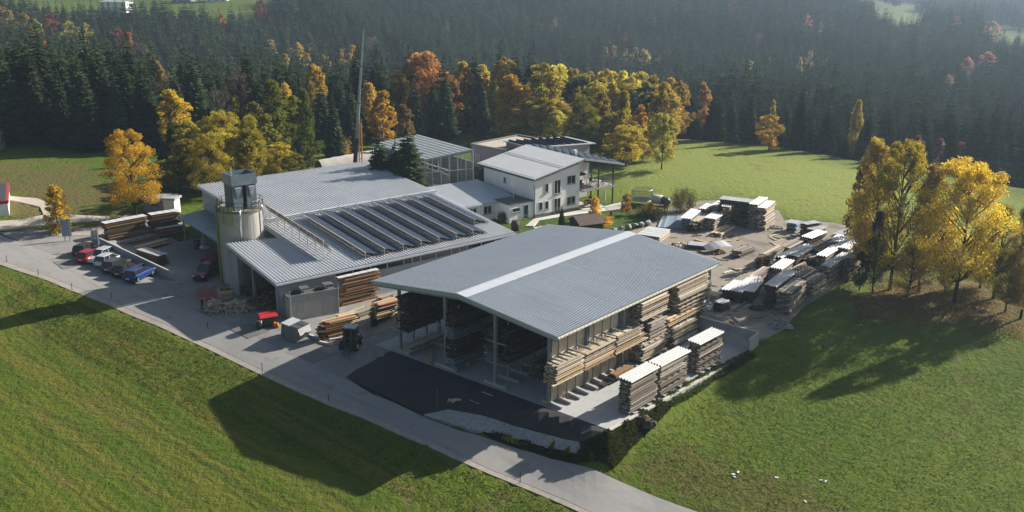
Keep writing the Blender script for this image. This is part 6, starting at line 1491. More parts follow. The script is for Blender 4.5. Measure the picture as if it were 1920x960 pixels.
for k, (u, v, vb, dx, dy, m_, c_) in enumerate([(1418,521,544,30,-19,'timber_grey',0),(1452,529,556,28,-18,'timber_dark',0),(1402,537,556,24,-15,'timber_grey',1),(1534,469,496,34,-17,'timber_dark',0),(1546,482,512,30,-18,'timber_grey',1),(1502,521,548,26,-17,'timber_grey',0),(1588,468,500,26,-15,'timber_grey',1),(1606,453,480,24,-13,'timber_pale',0),(1440,478,498,30,-15,'timber_pale',0),(1380,534,548,24,-16,'timber_grey',0),(1484,461,478,30,-14,'timber_grey',0),(1520,448,466,28,-12,'timber_dark',1),(1474,521,552,26,-17,'timber_dark',0),(1560,452,470,26,-12,'timber_grey',0),(1306,420,436,18,-14,'timber_dark',0),(1384,392,420,20,-12,'timber_brown',0),(1396,414,428,26,-14,'timber_dark',0),(1392,470,484,26,-10,'timber_grey',0)]):
    od = ['first', 'second', 'third', 'fourth', 'fifth', 'sixth', 'seventh', 'eighth', 'ninth', 'tenth', 'eleventh', 'twelfth', 'thirteenth', 'fourteenth', 'fifteenth', 'sixteenth', 'seventeenth', 'eighteenth'][k]
    pile(f'weathered filler pile wedged between bigger stacks of the far yard, {od}', (u - 16, v - 5), (u, v), (u + dx, v + dy), vb, m_, f'small tin sheet on the {od} filler pile of the far yard' if c_ else None, 'tin', n=1 if vb - v < 18 else 2, ragged=.45, jit=.14)
# cluster at the meadow
pile('blue-grey heap of metal profiles at the left of the far cluster', (1236,414), (1278,428), (1284,406), 432, 'timber_blue', n=1, ragged=.3)
pile('stack with pale wavy sheet left in the far cluster', (1278.6,406), (1294,411.4), (1313.75,395.8), 431, 'timber_blue', 'pale wavy sheet left in the far cluster', 'tin', n=2)
pile('untidy stack littered with loose boards in the far cluster', (1298,407.5), (1315,415), (1332.5,399.7), 433, 'timber_pale', n=2, ragged=.4)
pile('stack with white sheet in the front of the far cluster', (1322,407.5), (1340,412), (1356.7,401), 434, 'timber_grey', 'white wavy sheet in the front of the far cluster', 'tin_bright', n=2)
pile('rear stack with grey sheet, left of three', (1311.4,390), (1325,393.4), (1337,384), 414, 'timber_pale', 'grey sheet on the rear left stack of the far cluster', 'tin_dull', n=2)
pile('rear stack with white sheet, middle of three', (1331.7,385.6), (1344,389), (1360,381), 412, 'timber_pale', 'white sheet on the rear middle stack of the far cluster', 'tin_bright', n=2)
pile('orange-brown tall stack with grey sheet, right of three', (1352.8,385.6), (1366.9,389.5), (1380.6,380), 421, 'timber_fresh', 'grey ribbed sheet on the orange-brown stack', 'tin_dull', n=3)
pile('long dark stack closing the back of the far cluster', (1350,371.5), (1404,381), (1412,375), 420, 'timber_dark', 'long grey sheet along the back of the far cluster', 'tin_dull', n=3, cov_n='flat')
pile('tall stack left of the white-ended one at the meadow', (1404,380.8), (1417,385), (1434.7,372), 430, 'timber_grey', 'white wavy sheet on the left tower of the far cluster', 'tin_bright', n=4)
pile('tall bright stack at the right end of the far cluster', (1420,388), (1433,391.5), (1451,379.4), 434, 'timber_pale', 'white wavy sheet on the right tower of the far cluster', 'tin_bright', n=4)
pile('low pile of fresh yellow planks before the far cluster', (1336,433), (1353,438), (1377,424), 445, 'timber_fresh', n=1, ragged=.3, hmin=.5)
pile('bluish pallet stack at the meadow edge', (1474,417), (1492,420.5), (1500,415.5), 437, 'timber_blue', 'pale lid on the bluish pallet stack', 'tin_dull', n=2, cov_n='flat')
pile('brown firewood stack with lean-to sheet at the meadow edge', (1501,418), (1512,422), (1536,418), 444, 'timber_brown', 'grey lean-to sheet on the brown firewood stack', 'tin_dull', n=2, cov_n='flat')
pile('square brown stack under a blue-grey sheet at the meadow edge', (1512,430), (1536,433.5), (1548,426), 450, 'timber_dark', 'blue-grey sheet on the square brown stack', 'tin_dull', n=2, cov_n='flat')
pile('low board pile with dark sheet behind the shed roof', (1292,457), (1322,463), (1326,456), 470, 'timber_dark', 'dark grey sheet on the pile behind the shed roof', 'tin_dull', n=1, cov_n='flat', hmin=.5)
pile('stack of white boards peeking over the shed ridge', (1195,440), (1236,446), (1256,432), 456, 'timber_pale', 'white-green sheet peeking over the shed ridge', 'tin_bright', n=1, hmin=.8, cov_n='flat')
# hall front piles
pile('tall colourful stack under a tin hood before the hall windows', (636,520), (642,522), (709,507), 576, 'timber_coloured', 'two-part pale tin hood on the tall colourful stack', 'roof_light', n=6, cov_n='flat', lay=.15, over=.3, ragged=.4, jit=.16)
pile('front pile of boards with red and yellow ends', (601.6,601), (610,607.5), (660,596), 640, 'timber_coloured', n=4, lay=.12, ragged=.4, jit=.14)
pile('fresh light planks on the front coloured pile', (631,590), (637,597), (674,589), 610, 'timber_fresh', n=1, hmin=.5)
pile('low grey board pile behind the front coloured pile', (662,581), (674,588), (705,577), 599, 'timber_grey', n=1)
pile('right-hand colourful pile beside the shed corner', (705,566), (709,573), (745,563), 608, 'timber_coloured', n=4, lay=.12, ragged=.45, jit=.16)
pile('low weathered pile behind the colourful right-hand pile', (708,556), (716,560), (742,551), 568, 'timber_grey', n=1, hmin=.4)
# left timber yard
pile('long dark stack behind the retaining wall with white cover', (200,416), (203,420), (277,406), 452, ['timber_brown', 'timber_dark'], 'long white cover on the stack nearest the notice boards', 'roof_light', n=3, cov_n='flat', over=.2)
pile('rear brown stack with white cover beside the hall canopy', (285,400), (288,404), (340,396), 440, ['timber_brown', 'timber_dark'], 'white cover on the rear brown stack', 'roof_light', n=3, cov_n='flat')
pile('middle brown stack with short white cover', (301,414), (303,417), (331,412), 440, 'timber_dark', 'short white cover on the middle brown stack', 'roof_light', n=2, cov_n='flat')
pile('front reddish stack with white cover beside the canopy', (297,426), (299,430), (350,422), 449, ['timber_brown', 'timber_coloured'], 'white cover on the front reddish stack', 'roof_light', n=2, cov_n='flat')
pile('low row of light squared timbers on the left yard', (256,461), (262,466), (320,450), 471, 'timber_fresh', n=1, hmin=.4, lay=.2)
pile('flat grey lattice of boards beside the light timbers', (222,448), (228,455), (292,440), 460, 'timber_grey', n=1, hmin=.3)
pile('dark stack behind the wall under a blue-grey sheet', (270,466), (297,481), (316,476), 499, 'timber_dark', 'blue-grey sheet on the dark stack behind the wall', 'tin_dull', n=2, cov_n='flat')

# loose boards and debris on the yard
def plank(label, p, q_, w_=.2, h_=.06, mt='timber_grey', lift=.08, cat='plank', name='loose_plank', group=None):
    a, b_ = G(*p), G(*q_); mb = MB(); d = Vector(b_) - Vector(a); mb.bar((0, 0, 0), (d.x, d.y, d.z), w_, h_); o = mb.build(name, mt); o.location = (a[0], a[1], a[2] + lift); return tag(o, label, cat, group)
gp = 'loose planks scattered behind the retaining wall'
for k, (p, q_) in enumerate((((1386,612),(1430,586)),((1390,606),(1412,596)),((1400,600),(1440,592)),((1412,577),(1452,571)),((1440,583),(1456,594)),((1362,588),(1400,570)),((1372,581),(1416,556)),((1345,592),(1372,590)),((1420,590),(1405,600)),((1432,568),(1446,575)),((1375,596),(1384,606)),((1450,560),(1430,567)))):
    plank('grey plank lying loose behind the retaining wall', p, q_, random.uniform(.18, .4), .08, group=gp, lift=.10 + .03 * (k % 4))
plank('yellow beam on the dirt behind the shed roof', (1302,452), (1324,458), .3, .2, 'timber_fresh', .2)
plank('dark beam before the fresh yellow planks', (1358,447), (1373,447), .25, .1, 'timber_dark', .1)
for k, (p, q_) in enumerate((((1446,438),(1475,432)),((1440,448),(1478,440)),((1450,455),(1482,446)),((1462,443),(1486,452)),((1438,441),(1460,446)))):
    plank('thin strip lying on the dirt before the bluish pallet stack', p, q_, .14, .05, 'timber_fresh' if k % 2 else 'timber_pale', group='thin strips before the pallet stacks')
r_ = random.Random(5)
for k in range(76):
    u, v = (r_.uniform(1345, 1475), r_.uniform(500, 606)) if k < 22 or k >= 56 else ((r_.uniform(1250, 1420), r_.uniform(440, 490)) if k < 42 else (r_.uniform(1440, 1500), r_.uniform(436, 470)))
    du, dv = r_.uniform(6, 22), r_.uniform(-9, 9)
    plank(f'weathered board offcut littering the {"near part of the long row" if (k < 22 or k >= 56) else ("ground behind the shed roof" if k < 42 else "ground before the pallet stacks")}', (u, v), (u + du, v + dv), r_.uniform(.12, .35), r_.uniform(.05, .15), r_.choice(['timber_grey', 'timber_dark', 'timber_pale', 'timber_brown']), .1, 'offcut', 'board_offcut', f'offcuts littering the {"long row" if (k < 22 or k >= 56) else ("ground behind the shed" if k < 42 else "ground by the pallet stacks")}')
flatsheet('pale tin sheet lying flat by the rear wall racks', (*G(1322,584)[:2], G(1322,584)[2] + .12), R(48), 2.6, 2.0, 'tin_dull', (R(4), 0), 'tin_sheet', 'tin sheet')
tq = G(1330, 478); o = tin_mb(3.4, 1.8, .25, .05, False, .3).build('crumpled_sheet', 'tin'); o.location = (tq[0], tq[1], tq[2] + .45); o.rotation_euler = (R(8), R(-6), R(20)); tag(o, 'crumpled grey tin sheet on rubbish behind the shed roof corner', 'tin sheet')
tq = G(1352, 588); stack('small pallet with white boards behind the retaining wall', (tq[0], tq[1], tq[2] + .1), R(40), 1.6, 1.0, .9, 'timber_dark', 1)
o = tin('white tin offcut on the small pallet', (tq[0], tq[1], tq[2] + 1.08), R(40), 1.5, 1.1, 'tin_bright'); 
tq = G(1362, 598); tin('grey wavy sheets lying beside the small pallet', (tq[0] - 1, tq[1], tq[2] + .15), R(35), 3.2, 1.6, 'tin_dull')
def heap(name, label, u, v, wpx, h, mt, cat, n=40, s0=.2, s1=.6, seed=1, flat=.6, stick=False):
    p = G(u, v); pxm = F / math.hypot(p[1], CH); W_ = wpx / pxm / 2; r = random.Random(seed); mb = MB()
    t = thing(name, label, cat, p, 0); vs = []; fs = []; N, K = 8, 22
    for i in range(N + 1):
        rr_ = i / N
        for k in range(K):
            a = 2 * math.pi * k / K; q = rr_ * (1 + .18 * math.sin(3 * a + seed) + .1 * math.sin(7 * a)); vs.append((q * W_ * math.cos(a), q * W_ * flat * math.sin(a), h * (1 - rr_ ** 1.5) + r.uniform(-.06, .06) * h - .05))
    for i in range(N):
        for k in range(K): k2 = (k + 1) % K; fs.append((i * K + k, (i + 1) * K + k, (i + 1) * K + k2, i * K + k2))
    mb.add(vs, fs); mb.build('mound', 'timber_dark' if stick else mt, t, True)
    mb = MB()
    for k in range(n):
        a = r.random() * 6.28; q = math.sqrt(r.random()) * .95; s_ = r.uniform(s0, s1); mb.rbox(q * W_ * math.cos(a), q * W_ * flat * math.sin(a), h * (1 - q ** 1.5) + .06 * r.random(), s_ * (2.6 if stick else 1), s_ * (.3 if stick else .7), s_ * (.25 if stick else .5), r.random() * 3, 0, r.random(), (r.uniform(-.5, .5), r.uniform(-.5, .5)))
    mb.build('lumps', mt, t); return t
heap('rubble_heap', 'pale rubble heap at the meadow edge beside the big grey stack', 1462, 612, 46, .9, 'rubble', 'rubble', 90, .1, .35, 3)
heap('earth_heap', 'brown earth clods on the weedy bank below the first stack', 1208, 797, 44, .8, 'stone', 'earth', 60, .15, .5, 4)
heap('rubbish_heap', 'reddish rubbish under the crumpled sheet behind the shed', 1345, 476, 30, .5, 'timber_brown', 'rubbish', 50, .15, .5, 5)
heap('rubbish_heap', 'mixed debris behind the shed roof left of the crumpled sheet', 1275, 462, 50, .45, 'timber_pale', 'rubbish', 60, .15, .5, 8)
heap('bark_heap', 'dark scraps along the foot of the long row', 1425, 580, 40, .35, 'timber_dark', 'scraps', 70, .15, .45, 6)
heap('firewood_heap', 'light split firewood heap beside the silo foot', 407, 582, 44, 1.2, 'timber_pale', 'firewood', 170, .25, .6, 7, .7, True)
heap('firewood_heap', 'second heap of split firewood right of the first', 444, 582, 56, 1.1, 'timber_pale', 'firewood', 190, .25, .6, 9, .6, True)
heap('firewood_heap', 'dark firewood strip in front of the open bay', 490, 575, 66, 1.1, 'timber_brown', 'firewood', 190, .25, .6, 10, .6, True)
heap('gravel_heap', 'white stone lumps scattered on the dirt below the pallet stacks', 1452, 428, 40, .25, 'rubble', 'stones', 40, .15, .4, 12)
def crate(label, u, v, L, W, H, mt, ang=30, group=None):
    p = G(u, v); t = thing('wooden_crate', label, 'crate', (p[0], p[1], p[2] + .05), R(ang), group)
    m = MB(); m.box(-L / 2, -W / 2, 0, L / 2, W / 2, .12); m.build('base', mt, t)
    m = MB()
    for k in range(4):
        z = .15 + k * (H - .15) / 4; h_ = (H - .15) / 4 - .05
        m.box(-L / 2, -W / 2, z, L / 2, -W / 2 + .04, z + h_); m.box(-L / 2, W / 2 - .04, z, L / 2, W / 2, z + h_); m.box(-L / 2, -W / 2 + .045, z, -L / 2 + .04, W / 2 - .045, z + h_); m.box(L / 2 - .04, -W / 2 + .045, z, L / 2, W / 2 - .045, z + h_)
    for a in (-1, 1):
        for b_ in (-1, 1): m.box(a * (L / 2 + .02) - .03, b_ * (W / 2 + .02) - .03, 0, a * (L / 2 + .02) + .03, b_ * (W / 2 + .02) + .03, H)
    m.build('side', mt, t); m = MB()
    for k in range(14): m.rbox(random.uniform(-L / 2.6, L / 2.6), random.uniform(-W / 2.6, W / 2.6), H + random.uniform(-.1, .1), .5, .15, .12, random.random() * 3, 0, None, (random.uniform(-.4, .4), .2))
    m.build('load', 'timber_brown', t); return t
crate('tall wooden crate at the silo foot with white bag on top', 425, 565, 1.5, 1.2, 1.5, 'timber_fresh', 30)
crate('brown crate inside the open bay, left of two', 488, 556, 1.5, 1.2, 1.1, 'timber_brown', 39)
crate('brown crate inside the open bay, right of two', 508, 566, 1.5, 1.2, 1.1, 'timber_brown', 39)
crate('wooden crate on the hall floor behind the firewood', 470, 552, 1.6, 1.2, 1.0, 'timber_brown', 39)
stack('rough boards on the floor of the open bay', (*faW(2.2, 1.5), .1), R(F_A), 4.2, 1.2, 1.0, 'timber_dark', 1)
stack('boards stacked at the rear of the open bay', (*faW(3.0, 8.5), .1), R(F_A), 3.8, 1.2, 2.0, 'timber_brown', 2)
q = faW(3.0, 10.2); rk = thing('storage_rack', 'tall pale steel rack inside the open bay by the silo', 'rack', (*q, .05), R(F_A))
for a, b_ in ((0, 0), (3, 0), (0, 1), (3, 1), (1.5, 0), (1.5, 1)): m = MB(); m.box(a - .05, b_ - .05, 0, a + .05, b_ + .05, 3.6); m.build('upright', 'steel', rk)
for z in (.6, 1.9, 3.2): m = MB(); m.box(-.05, -.05, z, 3.05, 1.05, z + .08); m.build('shelf', 'steel', rk)
for z in (.7, 2.0): 
    for x in (.2, 1.7): 
        p_ = faW(3.0 + x, 10.3); bundle('board_bundle', f'short board bundle on the {"lower" if z < 1 else "upper"} rack shelf, {"left" if x < 1 else "right"}', (*p_, .05 + z + .0), R(F_A), 1.2, .8, .6, 'timber_brown', None, 'timber stack', 5)

# ================================================================ retaining walls
def wall_run(name, label, pts_, th, mt='concrete', cap=True):
    """pts_: (x, y, z_bottom, z_top)"""
    t = thing(name, label, 'wall', (pts_[0][0], pts_[0][1], 0), 0)
    o0 = np.array(pts_[0][:2])
    for i in range(len(pts_) - 1):
        a, b_ = pts_[i], pts_[i + 1]; d = np.array(b_[:2]) - np.array(a[:2]); L = np.linalg.norm(d); n_ = np.array([-d[1], d[0]]) / L * th / 2
        k = max(1, int(L / 2.5))
        for j in range(k):
            t0, t1 = j / k, (j + 1) / k - .012 / L * 2
            A = np.array(a[:2]) + d * t0 - o0; B_ = np.array(a[:2]) + d * t1 - o0
            zb = [a[2] + (b_[2] - a[2]) * q for q in (t0, t1)]; zt = [a[3] + (b_[3] - a[3]) * q for q in (t0, t1)]
            m = MB(); m.hexa([(*(A - n_), zb[0]), (*(B_ - n_), zb[1]), (*(B_ + n_), zb[1]), (*(A + n_), zb[0])], [(*(A - n_), zt[0]), (*(B_ - n_), zt[1]), (*(B_ + n_), zt[1]), (*(A + n_), zt[0])]); m.build('wall_panel', mt, t)
    return t
wall_run('retaining_wall', 'angled concrete retaining wall behind the three slab edge stacks', [(*shW(25.15, -.2), -.5, 1.95), (*shW(25.15, -6.9), -.5, 1.95)], .28)
wall_run('retaining_wall_return', 'short sloping return of the slab wall at the meadow', [(*shW(24.95, -7.08), -.6, 1.95), (*shW(22.9, -7.08), -.6, 1.75)], .25)
a_, b_ = G(190, 473), G(329, 527)
wall_run('parking_wall', 'long tapering concrete wall behind the parked cars', [(a_[0], a_[1], a_[2] - .5, height_over(a_[:2], 446)), (b_[0], b_[1], b_[2] - .5, height_over(b_[:2], 512))], .2)
mb = MB(); mb.box(0, 0, -.6, 26, .35, .16); o = mb.build('slab_kerb', 'concrete_old'); place(o, (*shW(-.3, -6.2), 0), SA + R(-2.2)); tag(o, kind='structure')

# ================================================================ vehicles
def section(w_, z0, z1, x, k=.12):
    k = min(k, (z1 - z0) * .35); return [(x, -w_, z0 + k), (x, -w_ + k * .6, z0), (x, w_ - k * .6, z0), (x, w_, z0 + k), (x, w_, z1 - k), (x, w_ - k, z1), (x, -w_ + k, z1), (x, -w_, z1 - k)]
def loft(mb, secs, mi=0):
    vs = [p for s_ in secs for p in s_]; n = len(secs[0]); fs = [tuple(range(n)), tuple(range((len(secs) - 1) * n, len(secs) * n))[::-1]]
    for i in range(len(secs) - 1):
        for j in range(n): j2 = (j + 1) % n; fs.append((i * n + j, (i + 1) * n + j, (i + 1) * n + j2, i * n + j2))
    mb.add(vs, fs, mi)
def car(label, u, v, ang, color, L=4.4, H=1.5, estate=True, rear_at_camera=True, z=None, name='parked_car', cat='car', metal=.3, group='cars parked along the concrete wall', W=.88):
    p = G(u, v); pm = mat('car_paint', color, .22, metal, .6)
    t = thing(name, label, cat, (p[0], p[1], p[2] + .06), ang, group)
    h = L / 2; bz = .62 * H
    mb = MB(); loft(mb, [section(W * .80, .42, bz * .86, -h), section(W * .95, .25, bz * .97, -h + .12), section(W, .20, bz, -h + .5), section(W, .2, bz, h * .2), section(W * .98, .2, bz * .95, h * .62), section(W * .92, .24, bz * .84, h - .18), section(W * .75, .4, bz * .7, h)])
    mb.build('body', pm, t, False)
    r0 = -h + (.18 if estate else .75); r1 = -h + (.5 if estate else 1.25); f1 = h * .08; f0 = h * .48
    mb = MB(); loft(mb, [[(r0, -W * .90, bz - .03), (r0, W * .90, bz - .03), (r0 + .02, W * .86, bz), (r0 + .02, -W * .86, bz)], [(r1, -W * .88, bz - .03), (r1, W * .88, bz - .03), (r1, W * .70, H - .04), (r1, -W * .70, H - .04)], [(f1, -W * .88, bz - .03), (f1, W * .88, bz - .03), (f1, W * .70, H - .04), (f1, -W * .70, H - .04)], [(f0, -W * .86, bz - .04), (f0, W * .86, bz - .04), (f0 - .02, W * .84, bz), (f0 - .02, -W * .84, bz)]])
    mb.build('window', 'glass_dark', t)
    mb = MB(); loft(mb, [[(r1 - .10, -W * .66, H - .05), (r1 - .10, W * .66, H - .05), (r1 - .06, W * .6, H - .01), (r1 - .06, -W * .6, H - .01)], [(r1 + .4, -W * .71, H - .045), (r1 + .4, W * .71, H - .045), (r1 + .4, W * .62, H + .02), (r1 + .4, -W * .62, H + .02)], [(f1, -W * .71, H - .045), (f1, W * .71, H - .045), (f1, W * .62, H), (f1, -W * .62, H)]])
    mb.build('roof', pm, t)
    for s_ in (-1, 1):
        mb = MB(); mb.bar((r0 + .03, s_ * W * .885, bz), (r1, s_ * W * .705, H - .03), .09); mb.build('pillar', pm, t); mb = MB(); mb.bar((f0 - .03, s_ * W * .855, bz), (f1, s_ * W * .705, H - .03), .07); mb.build('pillar', pm, t); mb = MB()
        xm = (r1 + f1) / 2; mb.bar((xm, s_ * W * .885, bz - .02), (xm, s_ * W * .715, H - .03), .07); mb.build('pillar', pm, t)
    for x in (-h + .78, h - .80):
        for s_ in (-1, 1):
            m = MB(); m.tube([(x, s_ * (W - .17), .32), (x, s_ * (W + .012), .32)], .32, 18); wh = m.build('wheel', 'rubber', t)
            m = MB(); m.tube([(x, s_ * (W + .013), .32), (x, s_ * (W + .028), .32)], .19, 12); m.build('rim', 'alu', wh)
    for s_ in (-1, 1):
        m = MB(); m.box(-h + .02, s_ * W * .62 - .14, bz * .78, -h + .12, s_ * W * .62 + .14, bz * .97); m.build('taillight', 'red', t)
        m = MB(); m.box(h - .16, s_ * W * .62 - .17, bz * .62, h - .02, s_ * W * .62 + .17, bz * .78); m.build('headlight', 'white_plastic', t)
    m = MB(); m.box(-h - .015, -.26, .52, -h + .02, .26, .64); m.build('number_plate', 'white_plastic', t)
    return t
CA = R(74); M['dark_red'] = mat('faded_dark_red', (.16, .012, .014), .5)
car('blue estate car, nearest of the parked row', 262, 522, CA, (.02, .06, .22), 4.6, 1.47)
car('black estate car parked left of the blue one', 241, 513, CA, (.012, .013, .016), 4.5, 1.5)
car('dark grey estate car with silver rails, between black and white cars', 221, 505, CA, (.06, .065, .075), 4.5, 1.5)
car('white boxy hatchback parked third from the left wall end', 205, 496, CA, (.50, .52, .55), 4.1, 1.5)
car('silver-white estate car beside the red one, front to the road', 189, 489, CA + math.pi, (.48, .51, .56), 4.3, 1.48)
car('bright red hatchback parked under the notice board', 171, 488, CA, (.38, .012, .03), 4.0, 1.45)
car('dark brown car at the far left of the parked row', 163, 475, CA + R(6), (.035, .018, .018), 4.2, 1.45)
tr = car('dark red pickup facing out of the shade beside the silo', 388, 520, R(-100), (.10, .006, .008), 4.6, 1.75, True, name='red_pickup', cat='pickup', group=None)  # paint darkened to carry the shade it stands in
p = G(402, 503); t = thing('red_trailer', 'red box trailer standing behind the dark red pickup', 'trailer', (p[0], p[1], p[2]), R(80))
m = MB(); m.box(-1.6, -1.0, .6, 1.6, 1.0, 1.7); m.build('box', M['dark_red'], t); m = MB(); m.box(-1.5, -.9, 1.7, 1.5, .9, 1.8); m.build('lid', M['dark_red'], t)
for s_ in (-1, 1):
    for x in (-1.0, 1.0): m = MB(); m.tube([(x, s_ * .9, .35), (x, s_ * 1.12, .35)], .35, 14); m.build('wheel', 'rubber', t)
p = G(388, 560); t = thing('red_cage', 'red steel mesh cage in front of the dark red pickup', 'cage', p, R(70))
m = MB()
for k in range(9): m.bar((-.9 + k * .22, -.6, 0), (-.9 + k * .22, -.6, 1.4), .04); m.bar((-.9 + k * .22, .6, 0), (-.9 + k * .22, .6, 1.4), .04)
for z in (.05, .7, 1.38): m.bar((-.9, -.6, z), (.9, -.6, z), .05); m.bar((-.9, .6, z), (.9, .6, z), .05); m.bar((-.9, -.6, z), (-.9, .6, z), .05); m.bar((.9, -.6, z), (.9, .6, z), .05)
m.build('mesh', 'red', t); m = MB(); m.box(-.9, -.6, .08, .9, .6, .14); m.build('floor', 'red', t)
# green forklift
p = G(659, 652); t = thing('green_forklift', 'dark green forklift truck with pale cab roof on the yard', 'forklift', (p[0], p[1], p[2] + .06), R(262))
m = MB(); loft(m, [section(.62, .45, 1.15, -1.35, .15), section(.75, .35, 1.35, -1.1, .15), section(.78, .3, 1.4, -.1, .1), section(.7, .3, .95, .1, .1), section(.68, .3, .9, 1.1, .1)]); m.build('body', 'green', t)
m = MB(); m.box(-.62, -.66, 1.38, .55, .66, 2.25); m.build('cab', 'glass_dark', t)
m = MB()
for a in (-.62, .55):
    for s_ in (-.66, .66): m.bar((a, s_, .9), (a * .92, s_ * .95, 2.3), .09)
m.build('cab_pillar', 'green', t); m = MB(); m.box(-.7, -.7, 2.27, .62, .7, 2.36); m.build('cab_roof', mat('pale_cab_roof', (.34, .42, .42), .5), t)
for x, r_ in ((-.85, .45), (.85, .5)):
    for s_ in (-1, 1): m = MB(); m.tube([(x, s_ * .62, r_), (x, s_ * .95, r_)], r_, 18); wh = m.build('wheel', 'rubber', t); m = MB(); m.tube([(x, s_ * .952, r_), (x, s_ * .97, r_)], r_ * .5, 12); m.build('rim', 'white_plastic', wh)
m = MB()
for s_ in (-.35, .35): m.bar((1.2, s_, .1), (1.2, s_, 2.6), .12)
for z in (.4, 1.4, 2.5): m.bar((1.2, -.35, z), (1.2, .35, z), .08)
m.build('mast', 'dark_steel', t)
for s_ in (-.3, .3): m = MB(); m.box(1.28, s_ - .06, .12, 2.4, s_ + .06, .18); m.build('fork', 'dark_steel', t)
for s_ in (-.4, .4): m = MB(); m.tube([(-1.36, s_, 1.0), (-1.40, s_, 1.0)], .09, 10); m.build('lamp', 'white_plastic', t)
# skip
p = G(556, 634); t = thing('skip_container', 'grey metal skip with slanted ends and hinged lid standing on the sunny yard', 'container', (p[0], p[1], p[2] + .06), R(-28))
prof = [(-1.3, .55), (-.75, 0), (.75, 0), (1.35, .75), (1.05, 1.45), (-1.15, 1.75)]
M['skip'] = mat('skip_steel', (.17, .19, .215), .5, .25, .5, noise=[(1.5, (.11, .12, .13), .6), (5, (.22, .2, .18), .3)])
m = MB(); m.profile(prof, 'y', -.95, .95); m.build('body', 'skip', t)
m = MB()
for s_ in (-.97, .97):
    for x in (-.9, -.3, .3, .9): m.bar((x, s_, .15), (x, s_, 1.5), .08)
m.build('rib', 'skip', t)
m = MB(); m.hexa([(-1.2, -1.0, 1.76), (-.1, -1.0, 1.62), (-.1, 1.0, 1.62), (-1.2, 1.0, 1.76)], [(-1.2, -1.0, 1.82), (-.1, -1.0, 1.68), (-.1, 1.0, 1.68), (-1.2, 1.0, 1.82)]); m.build('lid', 'tin_dull', t)
m = MB()
for s_ in (-.5, .5):
    m.hexa([(-.05, s_ - .42, 1.62), (1.1, s_ - .42, 1.48), (1.1, s_ + .42, 1.48), (-.05, s_ + .42, 1.62)], [(-.05, s_ - .42, 1.66), (1.1, s_ - .42, 1.52), (1.1, s_ + .42, 1.52), (-.05, s_ + .42, 1.66)])
m.build('flap', 'dark_steel', t)
# bins
p = G(503, 612); t = thing('green_waste_container', 'large green waste container with bright red lid', 'container', (p[0], p[1], p[2] + .05), R(30))
m = MB(); m.hexa([(-.85, -.45, .2), (.85, -.45, .2), (.85, .45, .2), (-.85, .45, .2)], [(-1.0, -.55, 1.2), (1.0, -.55, 1.2), (1.0, .55, 1.2), (-1.0, .55, 1.2)]); m.build('body', 'green', t)
m = MB(); m.hexa([(-1.05, -.6, 1.2), (1.05, -.6, 1.2), (1.05, .6, 1.2), (-1.05, .6, 1.2)], [(-.95, -.35, 1.42), (.95, -.35, 1.42), (.95, .45, 1.5), (-.95, .45, 1.5)]); m.build('lid', 'red', t)
for a in (-.7, .7):
    for b2 in (-.4, .4): m = MB(); m.tube([(a, b2 - .04, .1), (a, b2 + .04, .1)], .1, 10); m.build('wheel', 'rubber', t)
p = G(487, 618); t = thing('green_bin', 'small round green bin with pale pink lid', 'bin', (p[0], p[1], p[2] + .05), 0)
m = MB(); m.tube([(0, 0, 0), (0, 0, 1.0)], [.3, .36], 14); m.build('body', 'green', t, True); m = MB(); m.cyl(0, 0, 1.0, 1.07, .38, 14); m.build('lid', mat('pink_lid', (.35, .16, .17), .6), t)
for k, (u, v) in enumerate(((515, 614), (520, 615))):
    p = G(u, v); t = thing('orange_canister', f'small orange canister beside the red-lidded container, {["left","right"][k]} of two', 'canister', (p[0], p[1], p[2] + .05), 0)
    m = MB(); m.tube([(0, 0, 0), (0, 0, .5), (0, 0, .6)], [.18, .18, .08], 12); m.build('body', 'orange', t, True); m = MB(); m.cyl(0, 0, .6, .68, .05, 8); m.build('cap', 'rubber', t)
p = G(370, 466); t = thing('black_barrel', 'black barrel standing in the sun before the hall gable', 'barrel', (p[0], p[1], p[2] + .05), 0)
m = MB(); m.tube([(0, 0, 0), (0, 0, .45), (0, 0, 1.1)], [.42, .46, .44], 16); m.build('body', 'dark_steel', t, True)
m = MB(); m.tube([(0, 0, 1.1), (0, 0, 1.13)], .46, 16); m.build('lid', 'rubber', t)
for k, (u, v) in enumerate(((381, 467), (388, 469))):
    p = G(u, v); t = thing('white_sack', f'white sack on the ground beside the black barrel, {["left","right"][k]} of two', 'sack', (p[0], p[1], p[2] + .03), k); m = MB(); m.tube([(-.5, 0, .2), (-.3, 0, .25), (.3, .05, .22), (.5, 0, .18)], [.1, .25, .24, .08], 10); m.build('sack', 'white_plastic', t, True)
# notice boards
def sign(label, pL, pR, vt, vb, back):
    a, b_ = G(*pL), G(*pR); d = b_[:2] - a[:2]; L = np.linalg.norm(d); t = thing('notice_board', label, 'sign', (a[0], a[1], a[2]), math.atan2(d[1], d[0]))
    z1 = height_over(a[:2], vt) - a[2]; z0 = height_over(a[:2], vb) - a[2]
    for x in (.25 * L, .75 * L): m = MB(); m.box(x - .05, -.1, -.1, x + .05, -.0, z1 + .1); m.build('post', 'steel', t)
    m = MB(); m.box(0, .003, z0, L, .07, z1); m.build('panel', back, t)
    return t, L, z0, z1
sign('blue-grey back of a large notice board on two posts', (118, 453), (136, 452), 412, 444, 'blueish')
t, L, z0, z1 = sign('white information board on two posts beside the parking wall', (174, 471), (188, 470), 432, 460, 'white_plastic')
m = MB(); m.box(L * .15, -.004, z0 + (z1 - z0) * .1, L * .85, .0, z0 + (z1 - z0) * .38); m.build('print', 'blueish', t); m = MB(); m.box(L * .15, -.004, z0 + (z1 - z0) * .55, L * .85, .0, z0 + (z1 - z0) * .6); m.build('print', 'blueish', t)
